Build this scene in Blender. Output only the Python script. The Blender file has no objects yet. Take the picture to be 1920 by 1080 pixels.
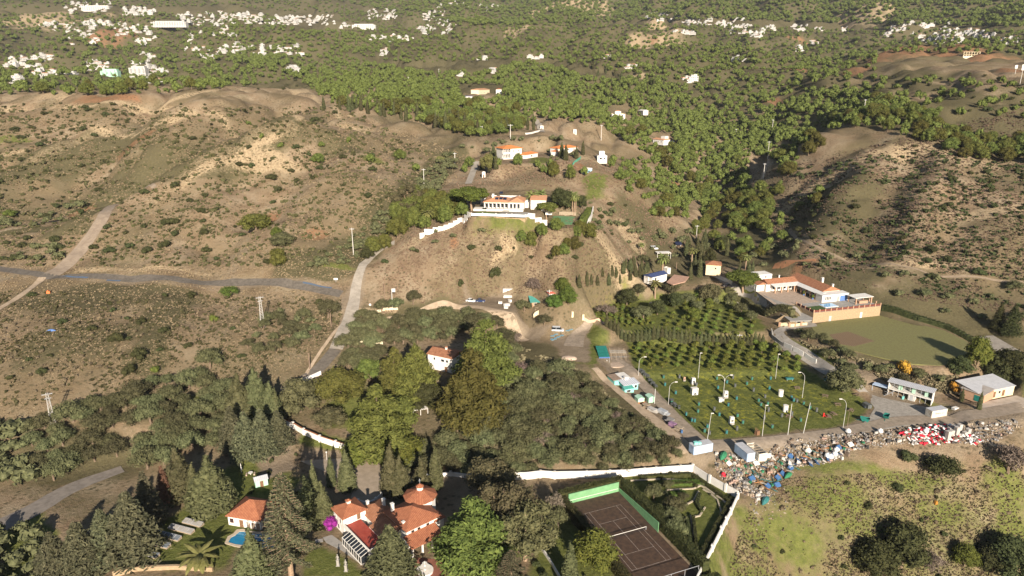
import bpy, math, random
import numpy as np
S=bpy.context.scene
COL=S.collection
PI=math.pi
# ---------------------------------------------------------------- camera, sky, sun, exposure
CAMZ=111.0; PITCH=math.radians(17.0); FPX=1280.0
cd=bpy.data.cameras.new('camera'); cam=bpy.data.objects.new('camera',cd); COL.objects.link(cam)
cam.location=(0,0,CAMZ); cam.rotation_euler=(PI/2-PITCH,0,0)
cd.sensor_width=36; cd.lens=24.0; cd.clip_start=1; cd.clip_end=20000
S.camera=cam
SUN_EL=math.radians(21.0); SUN_AZ=math.radians(12.5)      # sun behind the camera, 12.5 deg to its right
W=bpy.data.worlds.new("World"); S.world=W; W.use_nodes=True
wn=W.node_tree; sky=wn.nodes.new('ShaderNodeTexSky'); sky.sky_type='NISHITA'; sky.sun_disc=False
sky.sun_elevation=SUN_EL; sky.sun_rotation=math.radians(180.0)-SUN_AZ
sky.air_density=1.0; sky.dust_density=0.5; sky.ozone_density=1.2
wn.links.new(sky.outputs[0],wn.nodes['Background'].inputs[0]); wn.nodes['Background'].inputs[1].default_value=0.05
sl=bpy.data.lights.new('sun','SUN'); sl.energy=5.0; sl.angle=math.radians(0.5); sl.color=(1.0,0.89,0.755)
so=bpy.data.objects.new('sun',sl); COL.objects.link(so); so.rotation_euler=(PI/2-SUN_EL,0,SUN_AZ)
S.view_settings.view_transform='Standard'; S.view_settings.look='None'; S.view_settings.gamma=1.0
S.view_settings.exposure=1.0
S.cycles.max_bounces=4; S.cycles.diffuse_bounces=2; S.cycles.glossy_bounces=2; S.cycles.transmission_bounces=4; S.cycles.volume_bounces=0
# ---------------------------------------------------------------- noise (numpy)
def _hash(ix,iy,seed):
    n=(ix.astype(np.int64)*374761393+iy.astype(np.int64)*668265263+seed*1442695041)&0xffffffff
    n=((n^(n>>13))*1274126177)&0xffffffff
    return ((n^(n>>16))&0xffff)/65535.0
def vnoise(x,y,seed=0):
    ix=np.floor(x);iy=np.floor(y);fx=x-ix;fy=y-iy
    fx=fx*fx*(3-2*fx);fy=fy*fy*(3-2*fy)
    a=_hash(ix,iy,seed);b=_hash(ix+1,iy,seed);c=_hash(ix,iy+1,seed);d=_hash(ix+1,iy+1,seed)
    return (a*(1-fx)+b*fx)*(1-fy)+(c*(1-fx)+d*fx)*fy
def fbm(x,y,seed=0,o=4):
    s=0;a=1;t=0
    for i in range(o):
        s=s+a*vnoise(x*2**i+17.3*i,y*2**i-9.1*i,seed+i);t+=a;a*=.5
    return s/t
# ---------------------------------------------------------------- pixel (1920x1080) -> ray
cP,sP=math.cos(PITCH),math.sin(PITCH)
def rays(px,py):
    x=(np.asarray(px,float)-960)/FPX;y=(np.asarray(py,float)-540)/FPX
    dy=cP-y*sP; dz=-sP-y*cP
    return x/dy,dz/dy          # dX/dY, dZ/dY
def atz(px,py,z):
    a,b=rays(px,py);Y=(z-CAMZ)/b
    return a*Y,Y
def aty(px,py,Y):
    a,b=rays(px,py); return a*Y,CAMZ+b*Y
# ---------------------------------------------------------------- terrain control points
CZ=[(0,1080,-2),(300,1080,-2),(700,1080,0),(1000,1080,-1),(1200,1080,-1),(1330,1080,-8),(1500,1080,-17),(1700,1080,-21),(1919,1080,-23),
(0,1300,-6),(600,1300,-4),(1200,1300,-6),(1900,1300,-30),
(0,960,-2),(200,960,-1),(450,980,0),(700,980,0),(950,980,0),(1420,960,-3),(1600,960,-7),(1900,960,-11),
(1400,890,0),(1600,880,2),(1900,870,1),(0,850,3),(200,850,2),(400,850,2),(650,870,2),(850,880,1),(1050,860,3),(1250,850,4),
(1340,835,5),(1600,810,5),(1900,790,5),(0,740,12),(200,740,12),(400,740,8),(550,780,4),(700,760,5),(850,760,6),(1000,760,9),(1120,780,6),
(1300,760,5),(1500,760,5),(1700,760,5.5),(0,620,20),(200,620,22),(400,620,20),(560,620,17),(640,620,16),(760,620,12),(900,650,13),(1000,650,11),(1100,660,8),
(1250,620,9),(1400,620,9),(1560,560,18),(1700,640,13),(1880,680,5),(1850,580,14),
(0,520,26),(200,522,26),(450,530,25),(600,545,24),(680,520,27),(780,560,20),(900,560,18),(1000,570,16),(1100,550,18),(1200,520,17),(1300,510,18),(1400,500,20),(1700,540,21),(1919,590,15),
(1000,350,56),(-200,500,24),(-300,800,8),(2200,500,24),(2200,800,-5)]
CY=[(100,430,350),(300,430,330),(500,430,325),(600,480,302),(680,470,316),(760,470,304),(850,470,290),(950,450,296),(1050,445,289),(1120,450,308),(1160,490,312),(1250,450,385),(1350,450,399),(1450,440,400),(1600,440,345),(1800,440,325),(2050,440,330),
(900,402,312),(1000,398,312),(1090,403,318),(0,400,385),(200,350,415),(100,330,440),(300,330,395),(450,330,385),(600,330,372),(700,350,365),(760,400,342),(800,340,393),(850,300,445),(960,300,420),(1060,280,430),(1130,300,415),(1200,350,410),(1220,400,385),(1290,400,455),(1350,380,510),(1430,380,470),(1550,350,400),(1700,340,385),(1850,350,378),(2050,350,380),
(0,260,500),(150,250,505),(330,250,455),(450,250,435),(560,240,430),(-200,300,480),
(150,178,560),(300,192,540),(450,168,610),(620,198,540),(700,218,530),(0,190,600),(-300,190,600),
(150,152,850),(300,125,1000),(100,120,980),(500,112,1150),(480,38,1500),(600,62,1500),(250,60,1500),(100,40,1750),(400,25,2000),(700,50,2000),(650,100,1350),(750,120,1150),
(-600,-40,2500),(0,-40,2600),(500,-40,2800),(1000,-40,3000),(1500,-40,2600),(1900,-40,2400),(2600,-40,2400),(0,0,2100),(300,0,2300),(700,0,2600),(1050,15,2000),(1300,0,2300),(1600,0,1900),(1900,0,1750),
(880,62,1350),(1000,80,1250),(1100,100,1100),(1240,80,1300),(1400,60,1600),(1450,120,950),(1600,100,900),(1780,75,950),(1700,100,800),(1850,110,770),(1900,140,590),(1750,150,620),(1550,170,700),
(1620,205,590),(1700,262,450),(1640,250,475),(1500,262,500),(1850,285,440),(2200,250,450),(1400,260,700),(1300,200,830),(1200,170,880),(1150,220,690),(1250,262,650),(1000,200,640),(850,230,560),(950,242,500),(850,180,720),(1000,150,880),(1050,252,470),(1350,300,640),(1420,320,590)]
_cx=[];_cy=[];_cz=[]
for px,py,z in CZ:
    X,Y=atz(px,py,z);_cx.append(X);_cy.append(Y);_cz.append(z)
for px,py,Y in CY:
    X,z=aty(px,py,Y);_cx.append(X);_cy.append(Y);_cz.append(z)
_cx=np.array(_cx);_cy=np.array(_cy);_cz=np.array(_cz)
# warp far distances so that spline is balanced
def warp(X,Y):
    k=1/np.maximum(Y,60)
    return X*k*1.6,np.log(np.maximum(Y,60))*1.6
def _U(r2): return np.where(r2>1e-12,r2*np.log(r2+1e-12),0)
_u,_v=warp(_cx,_cy);n=len(_u)
K=_U((_u[:,None]-_u)**2+(_v[:,None]-_v)**2)+np.eye(n)*6e-3
Pm=np.stack([np.ones(n),_u,_v],1)
A=np.zeros((n+3,n+3));A[:n,:n]=K;A[:n,n:]=Pm;A[n:,:n]=Pm.T
Wt=np.linalg.solve(A,np.concatenate([_cz,[0,0,0]]))
def tps(X,Y):
    sh=X.shape;u,v=warp(X.ravel(),Y.ravel());out=np.empty(u.shape)
    for s in range(0,len(u),20000):
        a=u[s:s+20000];b=v[s:s+20000]
        out[s:s+20000]=_U((a[:,None]-_u)**2+(b[:,None]-_v)**2)@Wt[:n]+Wt[n]+Wt[n+1]*a+Wt[n+2]*b
    return out.reshape(sh)
def axis_y():
    ys=[95.0]
    while ys[-1]<4300:
        y=ys[-1]; ys.append(y+max(1.5,(y-330)*0.012+1.5 if y>330 else 1.5))
    return np.array(ys)
def axis_x():
    xs=[0.0]
    while xs[-1]<3600:
        x=xs[-1]; xs.append(x+max(1.5,1.5+(x-210)*0.016))
    xs=np.array(xs); return np.concatenate([-xs[:0:-1],xs])
GX=axis_x();GY=axis_y()
XX,YY=np.meshgrid(GX,GY)
def seg_dist(X,Y,pts):
    d=np.full(X.shape,1e9)
    for (x0,y0),(x1,y1) in zip(pts[:-1],pts[1:]):
        dx,dy=x1-x0,y1-y0;L=dx*dx+dy*dy+1e-9
        t=np.clip(((X-x0)*dx+(Y-y0)*dy)/L,0,1)
        d=np.minimum(d,np.hypot(X-x0-t*dx,Y-y0-t*dy))
    return d
def inpoly(X,Y,P):
    r=np.zeros(X.shape,bool);m=len(P)
    for i in range(m):
        x0,y0=P[i];x1,y1=P[(i+1)%m]
        if y0==y1: continue
        c=((y0>Y)!=(y1>Y))&(X<(x1-x0)*(Y-y0)/(y1-y0)+x0)
        r^=c
    return r
def sdf(X,Y,P):
    d=seg_dist(X,Y,list(P)+[P[0]])
    return np.where(inpoly(X,Y,P),-d,d)
def sstep(a,b,x):
    t=np.clip((x-a)/(b-a),0,1);return t*t*(3-2*t)
H=tps(XX,YY)
# flat places: (pixel polygon, height, blend width)
FLATS=[([(-50,930),(240,880),(240,960),(-50,1010)],-1.5,14),
([(395,905),(560,870),(700,860),(860,880),(985,900),(1010,1000),(1100,1090),(380,1090),(250,1090),(270,960)],0.0,12),
([(1042,900),(1165,892),(1310,888),(1382,932),(1340,1010),(1318,1080),(1180,1095),(1120,1095)],0.0,5),
([(1178,690),(1500,690),(1560,745),(1650,770),(1790,790),(1600,800),(1330,832),(1280,815)],5.0,10),
([(1125,655),(1175,640),(1430,640),(1520,690),(1190,698)],6.2,5),
([(1100,585),(1170,565),(1400,570),(1440,618),(1240,628),(1140,612)],9.5,6),
([(1405,538),(1440,503),(1560,540),(1655,566),(1651,573),(1530,584),(1478,583)],17.0,3.5),
([(1520,602),(1640,590),(1820,645),(1830,668),(1760,688),(1600,655),(1540,632)],12.5,8),
([(885,402),(1040,405),(1045,380),(1000,362),(900,372)],53.0,5),
([(1020,430),(1070,428),(1090,408),(1035,404)],48.0,4),
([(935,308),(1030,303),(1030,285),(940,288)],64.0,8),
([(870,570),(900,556),(960,560),(960,585),(900,580)],18.0,8),
([(1040,640),(1100,620),(1110,690),(1060,680)],9.0,8),
([(790,705),(860,705),(860,680),(790,680)],10.0,6),
([(1640,735),(1770,775),(1800,790),(1640,800)],5.0,6),
([(1800,765),(1905,745),(1919,780),(1830,790)],6.5,5),
([(1830,632),(1870,630),(1930,680),(1930,715)],9.0,5),
]
FW=[]
for P,z,w in FLATS:
    FW.append(([tuple(map(float,atz(px,py,z))) for px,py in P],z,w))
flatmask=np.zeros(H.shape)
# noise relief first, flats over it
amp=np.clip((YY-240)*0.012,0.15,8)
rel=(fbm(XX/70,YY/70,3,4)-.5)*amp*2.2
gul=1-np.abs(2*fbm(XX/38+3,YY/60,11,3)-1)
rel-= (gul**4)*np.clip((YY-235)*0.022,0,9)
rel+=(fbm(XX/9,YY/9,21,3)-.5)*1.1*np.clip((YY-150)/100,.3,1.6)
def carve(P,depth,width):
    Q=[tuple(map(float,aty(px,py,Yv)[:1]))+(float(Yv),) for px,py,Yv in P]
    return depth*np.exp(-(seg_dist(XX,YY,Q)/width)**2)
rel+=carve([(150,0,395),(240,0,425),(330,0,450),(430,0,500),(540,0,560)],-17,24)+carve([(60,0,340),(140,0,370),(250,0,380),(360,0,400),(460,0,420),(560,0,440)],7,18)
rel+=carve([(0,0,410),(90,0,450),(180,0,500),(260,0,540)],-12,26)+carve([(20,0,480),(150,0,510),(300,0,515),(420,0,520)],5,14)+carve([(300,0,330),(330,0,300)],-3,10)+carve([(470,0,350),(520,0,390),(590,0,420)],-8,15)+carve([(380,0,320),(400,0,360),(430,0,400)],-5,12)
rel+=carve([(230,0,215),(270,0,245),(330,0,280)],-2.5,10)+carve([(60,0,210),(120,0,250)],-2,12)
rel+=carve([(1480,0,350),(1560,0,400),(1600,0,430)],-5,12)+carve([(1680,0,330),(1720,0,380),(1760,0,430)],-6,14)+carve([(1850,0,310),(1880,0,360)],-5,13)+carve([(1800,0,350),(1820,0,400)],3,14)
rel+=carve([(1500,0,620),(1560,0,680),(1640,0,740)],-12,26)+carve([(1750,0,560),(1800,0,640)],-7,20)
rel+=(fbm(XX/240+5,YY/300+2,41,4)-.5)*np.clip((YY-740)*.13,0,110)
rel-=((1-np.abs(2*fbm(XX/150,YY/230+4,47,3)-1))**3)*np.clip((YY-680)*.06,0,45)
H=H+rel
for P,z,w in FW:
    xs=[p[0] for p in P];ys=[p[1] for p in P];m=w*2.5
    jx=np.where((GX>min(xs)-m)&(GX<max(xs)+m))[0];jy=np.where((GY>min(ys)-m)&(GY<max(ys)+m))[0]
    if len(jx)==0 or len(jy)==0: continue
    sl_=np.s_[jy[0]:jy[-1]+1,jx[0]:jx[-1]+1]
    d=sdf(XX[sl_],YY[sl_],P);k=1-sstep(0.5,w,d)
    H[sl_]=H[sl_]*(1-k)+z*k
    flatmask[sl_]=np.maximum(flatmask[sl_],k)
def hz(x,y):
    x=np.asarray(x,float);y=np.asarray(y,float)
    i=np.clip(np.searchsorted(GX,x)-1,0,len(GX)-2);j=np.clip(np.searchsorted(GY,y)-1,0,len(GY)-2)
    u=(x-GX[i])/(GX[i+1]-GX[i]);v=(y-GY[j])/(GY[j+1]-GY[j])
    u=np.clip(u,0,1);v=np.clip(v,0,1)
    return (H[j,i]*(1-u)+H[j,i+1]*u)*(1-v)+(H[j+1,i]*(1-u)+H[j+1,i+1]*u)*v
_YS=[96.0]
while _YS[-1]<4200: _YS.append(_YS[-1]*1.0045+0.35)
_YS=np.array(_YS)
def hit(px,py):
    "pixel(s) of the photo -> world x,y,z on the terrain"
    px=np.atleast_1d(np.asarray(px,float));py=np.atleast_1d(np.asarray(py,float))
    a,b=rays(px,py);OX=np.empty(len(px));OY=np.empty(len(px))
    for s in range(0,len(px),4000):
        aa=a[s:s+4000,None];bb=b[s:s+4000,None]
        f=CAMZ+bb*_YS-hz(aa*_YS,np.broadcast_to(_YS,(aa.shape[0],len(_YS))))
        neg=f<0;k=np.argmax(neg,1);k=np.where(neg.any(1),np.maximum(k,1),len(_YS)-1)
        r=np.arange(len(k));f0=f[r,k-1];f1=f[r,k];t=np.clip(f0/(f0-f1+1e-9),0,1)
        Yh=_YS[k-1]+(_YS[k]-_YS[k-1])*t
        OY[s:s+4000]=Yh;OX[s:s+4000]=a[s:s+4000]*Yh
    return OX,OY,hz(OX,OY)
def at(px,py):
    x,y,z=hit(px,py);return float(x[0]),float(y[0]),float(z[0])
def pts(L):
    x,y,z=hit([p[0] for p in L],[p[1] for p in L]);return list(zip(x.tolist(),y.tolist()))
def ptsz(L,z): return [tuple(float(c) for c in atz(p[0],p[1],z)) for p in L]
# ---------------------------------------------------------------- material helpers
MATS={}
def srgb(r,g,b): return tuple(((c/255)/12.92 if c<=10 else ((c/255+.055)/1.055)**2.4) for c in (r,g,b))+(1,)
class NT:
    def __init__(s,name):
        s.m=bpy.data.materials.new(name);s.m.use_nodes=True;s.t=s.m.node_tree;s.b=s.t.nodes['Principled BSDF']
        s.b.inputs['Specular IOR Level'].default_value=0.2
    def n(s,t,**k):
        x=s.t.nodes.new(t)
        for a,b in k.items():
            if a in x.inputs.keys() if isinstance(a,str) else False: x.inputs[a].default_value=b
            else: setattr(x,a,b)
        return x
    def l(s,a,b): s.t.links.new(a,b)
    def noise(s,vec,scale,detail=3,rough=.6):
        x=s.t.nodes.new('ShaderNodeTexNoise');x.inputs['Scale'].default_value=scale;x.inputs['Detail'].default_value=detail;x.inputs['Roughness'].default_value=rough
        s.l(vec,x.inputs['Vector']);return x.outputs['Fac']
    def ramp(s,f,stops):
        x=s.t.nodes.new('ShaderNodeValToRGB');e=x.color_ramp.elements
        e[0].position=stops[0][0];e[0].color=stops[0][1];e[1].position=stops[1][0];e[1].color=stops[1][1]
        for p,c in stops[2:]:
            q=e.new(p);q.color=c
        s.l(f,x.inputs[0]);return x.outputs[0]
    def mix(s,f,a,b,mode='MIX'):
        x=s.t.nodes.new('ShaderNodeMix');x.data_type='RGBA';x.blend_type=mode
        for i,v in ((0,f),(6,a),(7,b)):
            if isinstance(v,(int,float)): x.inputs[i].default_value=v
            elif isinstance(v,tuple): x.inputs[i].default_value=v
            else: s.l(v,x.inputs[i])
        return x.outputs[2]
    def math(s,op,a,b=None):
        x=s.t.nodes.new('ShaderNodeMath');x.operation=op
        for i,v in ((0,a),(1,b)):
            if v is None: continue
            if isinstance(v,(int,float)): x.inputs[i].default_value=v
            else: s.l(v,x.inputs[i])
        return x.outputs[0]
    def bump(s,h,strength=.5,dist=.1):
        x=s.t.nodes.new('ShaderNodeBump');x.inputs['Strength'].default_value=strength;x.inputs['Distance'].default_value=dist
        s.l(h,x.inputs['Height']);s.l(x.outputs[0],s.b.inputs['Normal'])
def c4(c): return tuple(c)+(1,) if len(c)==3 else c
def mat(name,c1,c2=None,scale=1.5,rough=.8,bump=0,metal=0,spec=.2,pat=None,pitch=.25,pc=None,rnd=0.0,uvpat='x'):
    "plain procedural material: two noisy tones, optional ribs ('wave') or blocks ('brick') in face-plane metres"
    if name in MATS: return MATS[name]
    t=NT(name);c1=c4(c1);c2=c4(c2) if c2 else tuple(x*.75 for x in c1[:3])+(1,)
    tc=t.n('ShaderNodeTexCoord');V=tc.outputs['Object']
    f=t.noise(V,scale,5,.65);col=t.ramp(f,[(.35,c2),(.62,c1)])
    h=f
    if pat=='wave':
        uv=t.n('ShaderNodeUVMap');w=t.n('ShaderNodeTexWave');w.wave_type='BANDS';w.bands_direction='X' if uvpat=='x' else 'Y'
        w.inputs['Scale'].default_value=2*PI/(20*pitch)*1.0;w.inputs['Distortion'].default_value=.15;t.l(uv.outputs[0],w.inputs['Vector'])
        pcc=c4(pc) if pc else tuple(x*.5 for x in c2[:3])+(1,)
        col=t.mix(t.ramp(w.outputs['Fac'],[(.15,(.75,.75,.75,1)),(.5,(0,0,0,1))]),col,pcc);h=w.outputs['Fac']
    if pat=='brick':
        uv=t.n('ShaderNodeUVMap');w=t.n('ShaderNodeTexBrick');w.inputs['Scale'].default_value=1/pitch*.5
        w.inputs['Mortar Size'].default_value=.03;w.inputs['Color1'].default_value=(0,0,0,1);w.inputs['Color2'].default_value=(.5,.5,.5,1);w.inputs['Mortar'].default_value=(1,1,1,1)
        t.l(uv.outputs[0],w.inputs['Vector']);pcc=c4(pc) if pc else c2
        col=t.mix(w.outputs['Color'],col,pcc);h=t.math('MULTIPLY',w.outputs['Fac'],-1)
    if rnd>0:
        oi=t.n('ShaderNodeObjectInfo');hs=t.n('ShaderNodeHueSaturation')
        a=t.math('MULTIPLY_ADD',oi.outputs['Random'],rnd);t.t.nodes[-1].inputs[2].default_value=1-rnd/2
        t.l(a,hs.inputs['Value']);t.l(col,hs.inputs['Color']);col=hs.outputs[0]
    t.l(col,t.b.inputs['Base Color']);t.b.inputs['Roughness'].default_value=rough;t.b.inputs['Metallic'].default_value=metal
    t.b.inputs['Specular IOR Level'].default_value=spec
    if bump: t.bump(h,bump,.05)
    MATS[name]=t.m;return t.m
# ---------------------------------------------------------------- mesh helper
class MB:
    def __init__(s): s.V=[];s.n=0;s.F=[];s.MI=[]
    def add(s,V,F,mi=0):
        V=np.asarray(V,float).reshape(-1,3)
        if isinstance(F,np.ndarray): s.F.append(F+s.n);s.MI.append(np.full(len(F),mi))
        else:
            by={}
            for f in F: by.setdefault(len(f),[]).append(f)
            for k,g in by.items(): s.F.append(np.array(g)+s.n);s.MI.append(np.full(len(g),mi))
        s.V.append(V);s.n+=len(V);return s
    def box(s,cx,cy,cz,sx,sy,sz,rz=0,mi=0,taper=1.0):
        x=np.array([-1,1,1,-1,-1,1,1,-1])*sx/2.;y=np.array([-1,-1,1,1,-1,-1,1,1])*sy/2.;z=np.array([-1]*4+[1]*4)*sz/2.
        k=np.array([1]*4+[taper]*4);x=x*k;y=y*k
        c,q=math.cos(rz),math.sin(rz)
        return s.add(np.stack([cx+x*c-y*q,cy+x*q+y*c,cz+z],1),[(0,3,2,1),(4,5,6,7),(0,1,5,4),(1,2,6,5),(2,3,7,6),(3,0,4,7)],mi)
    def b6(s,x0,x1,y0,y1,z0,z1,mi=0): return s.box((x0+x1)/2,(y0+y1)/2,(z0+z1)/2,x1-x0,y1-y0,z1-z0,0,mi)
    def prism(s,P,z0,z1,mi=0):
        m=len(P);a=sum(P[i][0]*P[(i+1)%m][1]-P[(i+1)%m][0]*P[i][1] for i in range(m))
        if a<0: P=P[::-1]
        z0=z0 if hasattr(z0,'__len__') else [z0]*m; z1=z1 if hasattr(z1,'__len__') else [z1]*m
        V=[(p[0],p[1],z0[i]) for i,p in enumerate(P)]+[(p[0],p[1],z1[i]) for i,p in enumerate(P)]
        return s.add(V,[tuple(range(m-1,-1,-1)),tuple(range(m,2*m))]+[(i,(i+1)%m,m+(i+1)%m,m+i) for i in range(m)],mi)
    def cyl(s,x,y,z0,z1,r0,r1=None,n=10,mi=0,x1=None,y1=None):
        r1=r0 if r1 is None else r1;x1=x if x1 is None else x1;y1=y if y1 is None else y1
        a=np.arange(n)*2*PI/n
        V=np.concatenate([np.stack([x+r0*np.cos(a),y+r0*np.sin(a),np.full(n,z0)],1),np.stack([x1+r1*np.cos(a),y1+r1*np.sin(a),np.full(n,z1)],1)])
        return s.add(V,[tuple(range(n-1,-1,-1)),tuple(range(n,2*n))]+[(i,(i+1)%n,n+(i+1)%n,n+i) for i in range(n)],mi)
    def tube(s,P,R,n=6,mi=0):
        P=np.array(P,float);R=np.broadcast_to(np.array(R,float),(len(P),))
        V=[];a=np.arange(n)*2*PI/n
        for i,p in enumerate(P):
            d=P[min(i+1,len(P)-1)]-P[max(i-1,0)];d/=np.linalg.norm(d)+1e-9
            u=np.cross(d,(0,0,1) if abs(d[2])<.9 else (1,0,0));u/=np.linalg.norm(u);v=np.cross(d,u)
            V.append(p+R[i]*(np.cos(a)[:,None]*u+np.sin(a)[:,None]*v))
        F=[(i*n+j,i*n+(j+1)%n,(i+1)*n+(j+1)%n,(i+1)*n+j) for i in range(len(P)-1) for j in range(n)]
        F+= [tuple(range(n-1,-1,-1)),tuple((len(P)-1)*n+j for j in range(n))]
        return s.add(np.concatenate(V),F,mi)
    def hip(s,x0,x1,y0,y1,z,h,oh=.4,t=.18,hipk=1.0,mi=0,pyr=False):
        "hip or gable roof; ridge along the longer side; hipk 0 = gable"
        x0-=oh;x1+=oh;y0-=oh;y1+=oh
        lx,ly=x1-x0,y1-y0
        if lx>=ly: k=ly/2*hipk if not pyr else lx/2;R=[(x0+k,(y0+y1)/2),(x1-k,(y0+y1)/2)]
        else: k=lx/2*hipk if not pyr else ly/2;R=[((x0+x1)/2,y0+k),((x0+x1)/2,y1-k)]
        V=[(x0,y0,z),(x1,y0,z),(x1,y1,z),(x0,y1,z),(x0,y0,z+t),(x1,y0,z+t),(x1,y1,z+t),(x0,y1,z+t),(R[0][0],R[0][1],z+h),(R[1][0],R[1][1],z+h)]
        F=[(3,2,1,0),(0,1,5,4),(1,2,6,5),(2,3,7,6),(3,0,4,7)]
        if lx>=ly: F+=[(4,5,9,8),(6,7,8,9),(7,4,8),(5,6,9)]
        else: F+=[(5,6,9,8),(7,4,8,9),(4,5,8),(6,7,9)]
        return s.add(V,F,mi)
    def shed(s,x0,x1,y0,y1,zf,zb,t=.15,mi=0):
        V=[(x0,y0,zf),(x1,y0,zf),(x1,y1,zb),(x0,y1,zb),(x0,y0,zf+t),(x1,y0,zf+t),(x1,y1,zb+t),(x0,y1,zb+t)]
        return s.add(V,[(0,3,2,1),(4,5,6,7),(0,1,5,4),(1,2,6,5),(2,3,7,6),(3,0,4,7)],mi)
    def shedx(s,x0,x1,y0,y1,zl,zr,t=.15,mi=0):
        V=[(x0,y0,zl),(x1,y0,zr),(x1,y1,zr),(x0,y1,zl),(x0,y0,zl+t),(x1,y0,zr+t),(x1,y1,zr+t),(x0,y1,zl+t)]
        return s.add(V,[(0,3,2,1),(4,5,6,7),(0,1,5,4),(1,2,6,5),(2,3,7,6),(3,0,4,7)],mi)
    def ico(s,c,r,sub=1,jit=0,mi=0,seed=0,squ=(1,1,1)):
        V,F=ICO[sub];rg=np.random.RandomState(seed)
        return s.add(V*(1+jit*(rg.rand(len(V),1)-.5))*r*np.array(squ)+np.array(c),F,mi)
    def build(s,name,mats,parent=None,loc=None,rz=0,smooth=False,uv=True):
        me=bpy.data.meshes.new(name)
        if s.n:
            V=np.concatenate(s.V);me.vertices.add(len(V));me.vertices.foreach_set('co',V.astype(np.float32).ravel())
            idx=np.concatenate([f.ravel() for f in s.F]);tot=np.concatenate([np.full(len(f),f.shape[1]) for f in s.F])
            me.loops.add(len(idx));me.loops.foreach_set('vertex_index',idx.astype(np.int32))
            st=np.concatenate([[0],np.cumsum(tot)[:-1]]);me.polygons.add(len(tot))
            me.polygons.foreach_set('loop_start',st.astype(np.int32))
            me.polygons.foreach_set('material_index',np.concatenate(s.MI).astype(np.int32))
            me.polygons.foreach_set('use_smooth',np.full(len(tot),bool(smooth)))
            if uv:
                L=[]
                for f in s.F:
                    if not len(f): continue
                    p=V[f];nn=np.cross(p[:,1]-p[:,0],p[:,2]-p[:,0]);nn/=np.linalg.norm(nn,axis=1,keepdims=True)+1e-12
                    t=np.cross(np.array([0,0,1.]),nn);l=np.linalg.norm(t,axis=1,keepdims=True);flat=l[:,0]<.05
                    t=np.where(flat[:,None],np.array([1.,0,0]),t/(l+1e-9));b=np.cross(nn,t)
                    L.append(np.stack([(p*t[:,None]).sum(2),(p*b[:,None]).sum(2)],2).reshape(-1,2))
                ul=me.uv_layers.new(name='UVMap');ul.data.foreach_set('uv',np.concatenate(L).astype(np.float32).ravel())
        for m in (mats if isinstance(mats,(list,tuple)) else [mats]): me.materials.append(m)
        me.update(calc_edges=True);me.validate()
        o=bpy.data.objects.new(name,me);COL.objects.link(o)
        if parent: o.parent=parent
        if loc is not None: o.location=loc
        o.rotation_euler=(0,0,rz)
        return o
def _mkico():
    t=(1+5**.5)/2;V=np.array([(-1,t,0),(1,t,0),(-1,-t,0),(1,-t,0),(0,-1,t),(0,1,t),(0,-1,-t),(0,1,-t),(t,0,-1),(t,0,1),(-t,0,-1),(-t,0,1)],float);V/=np.linalg.norm(V[0])
    F=[(0,11,5),(0,5,1),(0,1,7),(0,7,10),(0,10,11),(1,5,9),(5,11,4),(11,10,2),(10,7,6),(7,1,8),(3,9,4),(3,4,2),(3,2,6),(3,6,8),(3,8,9),(4,9,5),(2,4,11),(6,2,10),(8,6,7),(9,8,1)]
    R={0:(V,np.array(F))}
    for k in (1,2):
        V=list(map(tuple,V));c={};N=[]
        def mid(a,b):
            q=(min(a,b),max(a,b))
            if q not in c:
                m=(np.array(V[a])+np.array(V[b]))/2;m/=np.linalg.norm(m);V.append(tuple(m));c[q]=len(V)-1
            return c[q]
        for a,b,d in F:
            x,y,z=mid(a,b),mid(b,d),mid(d,a);N+=[(a,x,z),(b,y,x),(d,z,y),(x,y,z)]
        F=N;V=np.array(V);R[k]=(V,np.array(F))
    return R
ICO=_mkico()
def tag(o,label=None,cat=None,group=None,kind=None):
    if label: o['label']=label
    if cat: o['category']=cat
    if group: o['group']=group
    if kind: o['kind']=kind
    return o
def empty(name,loc,rz=0,label=None,cat=None,group=None):
    o=bpy.data.objects.new(name,None);COL.objects.link(o);o.location=loc;o.rotation_euler=(0,0,rz);o.empty_display_size=.5
    return tag(o,label,cat,group)
def copy_tree(o,parent=None):
    c=o.copy();COL.objects.link(c)
    if parent: c.parent=parent
    for ch in KIDS.get(o.name,[ ]) or list(o.children): copy_tree(ch,c)
    return c
KIDS={}
# ---------------------------------------------------------------- ground
# masks of what the ground is made of (grass, red earth, pale rock, scrub litter, dirt)
def mask_poly(P,soft=3.0,z=None):
    soft=soft*1.4
    Q=ptsz(P,z) if z is not None else pts(P)
    return 1-sstep(-soft,soft,sdf_local(Q,soft*2)+WN2*soft*1.5)
def sdf_local(Q,m=10):
    xs=[p[0] for p in Q];ys=[p[1] for p in Q]
    out=np.full(XX.shape,1e3);jx=np.where((GX>min(xs)-m)&(GX<max(xs)+m))[0];jy=np.where((GY>min(ys)-m)&(GY<max(ys)+m))[0]
    if len(jx) and len(jy):
        q=np.s_[jy[0]:jy[-1]+1,jx[0]:jx[-1]+1];out[q]=sdf(XX[q],YY[q],Q)
    return out
WN=(fbm(XX/14,YY/14,5,3)-.5)
WN2=fbm(XX/5,YY/5,8,3)-.5
def blob(M,L,k=1.0):
    for px,py,rx,ry in L:
        x,y,z=hit([px,px,px],[py,py-ry,py+ry]);a,b=rays(px+rx,py)
        mx=abs(a-rays(px,py)[0])*y[0];my=max(min(abs(y[1]-y[2])/2,mx*1.6),1.5)
        d=np.hypot((XX-x[0])/mx,(YY-y[0])/my)+WN*1.0
        np.maximum(M,k*(1-sstep(.6,1.2,d)),out=M)
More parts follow.
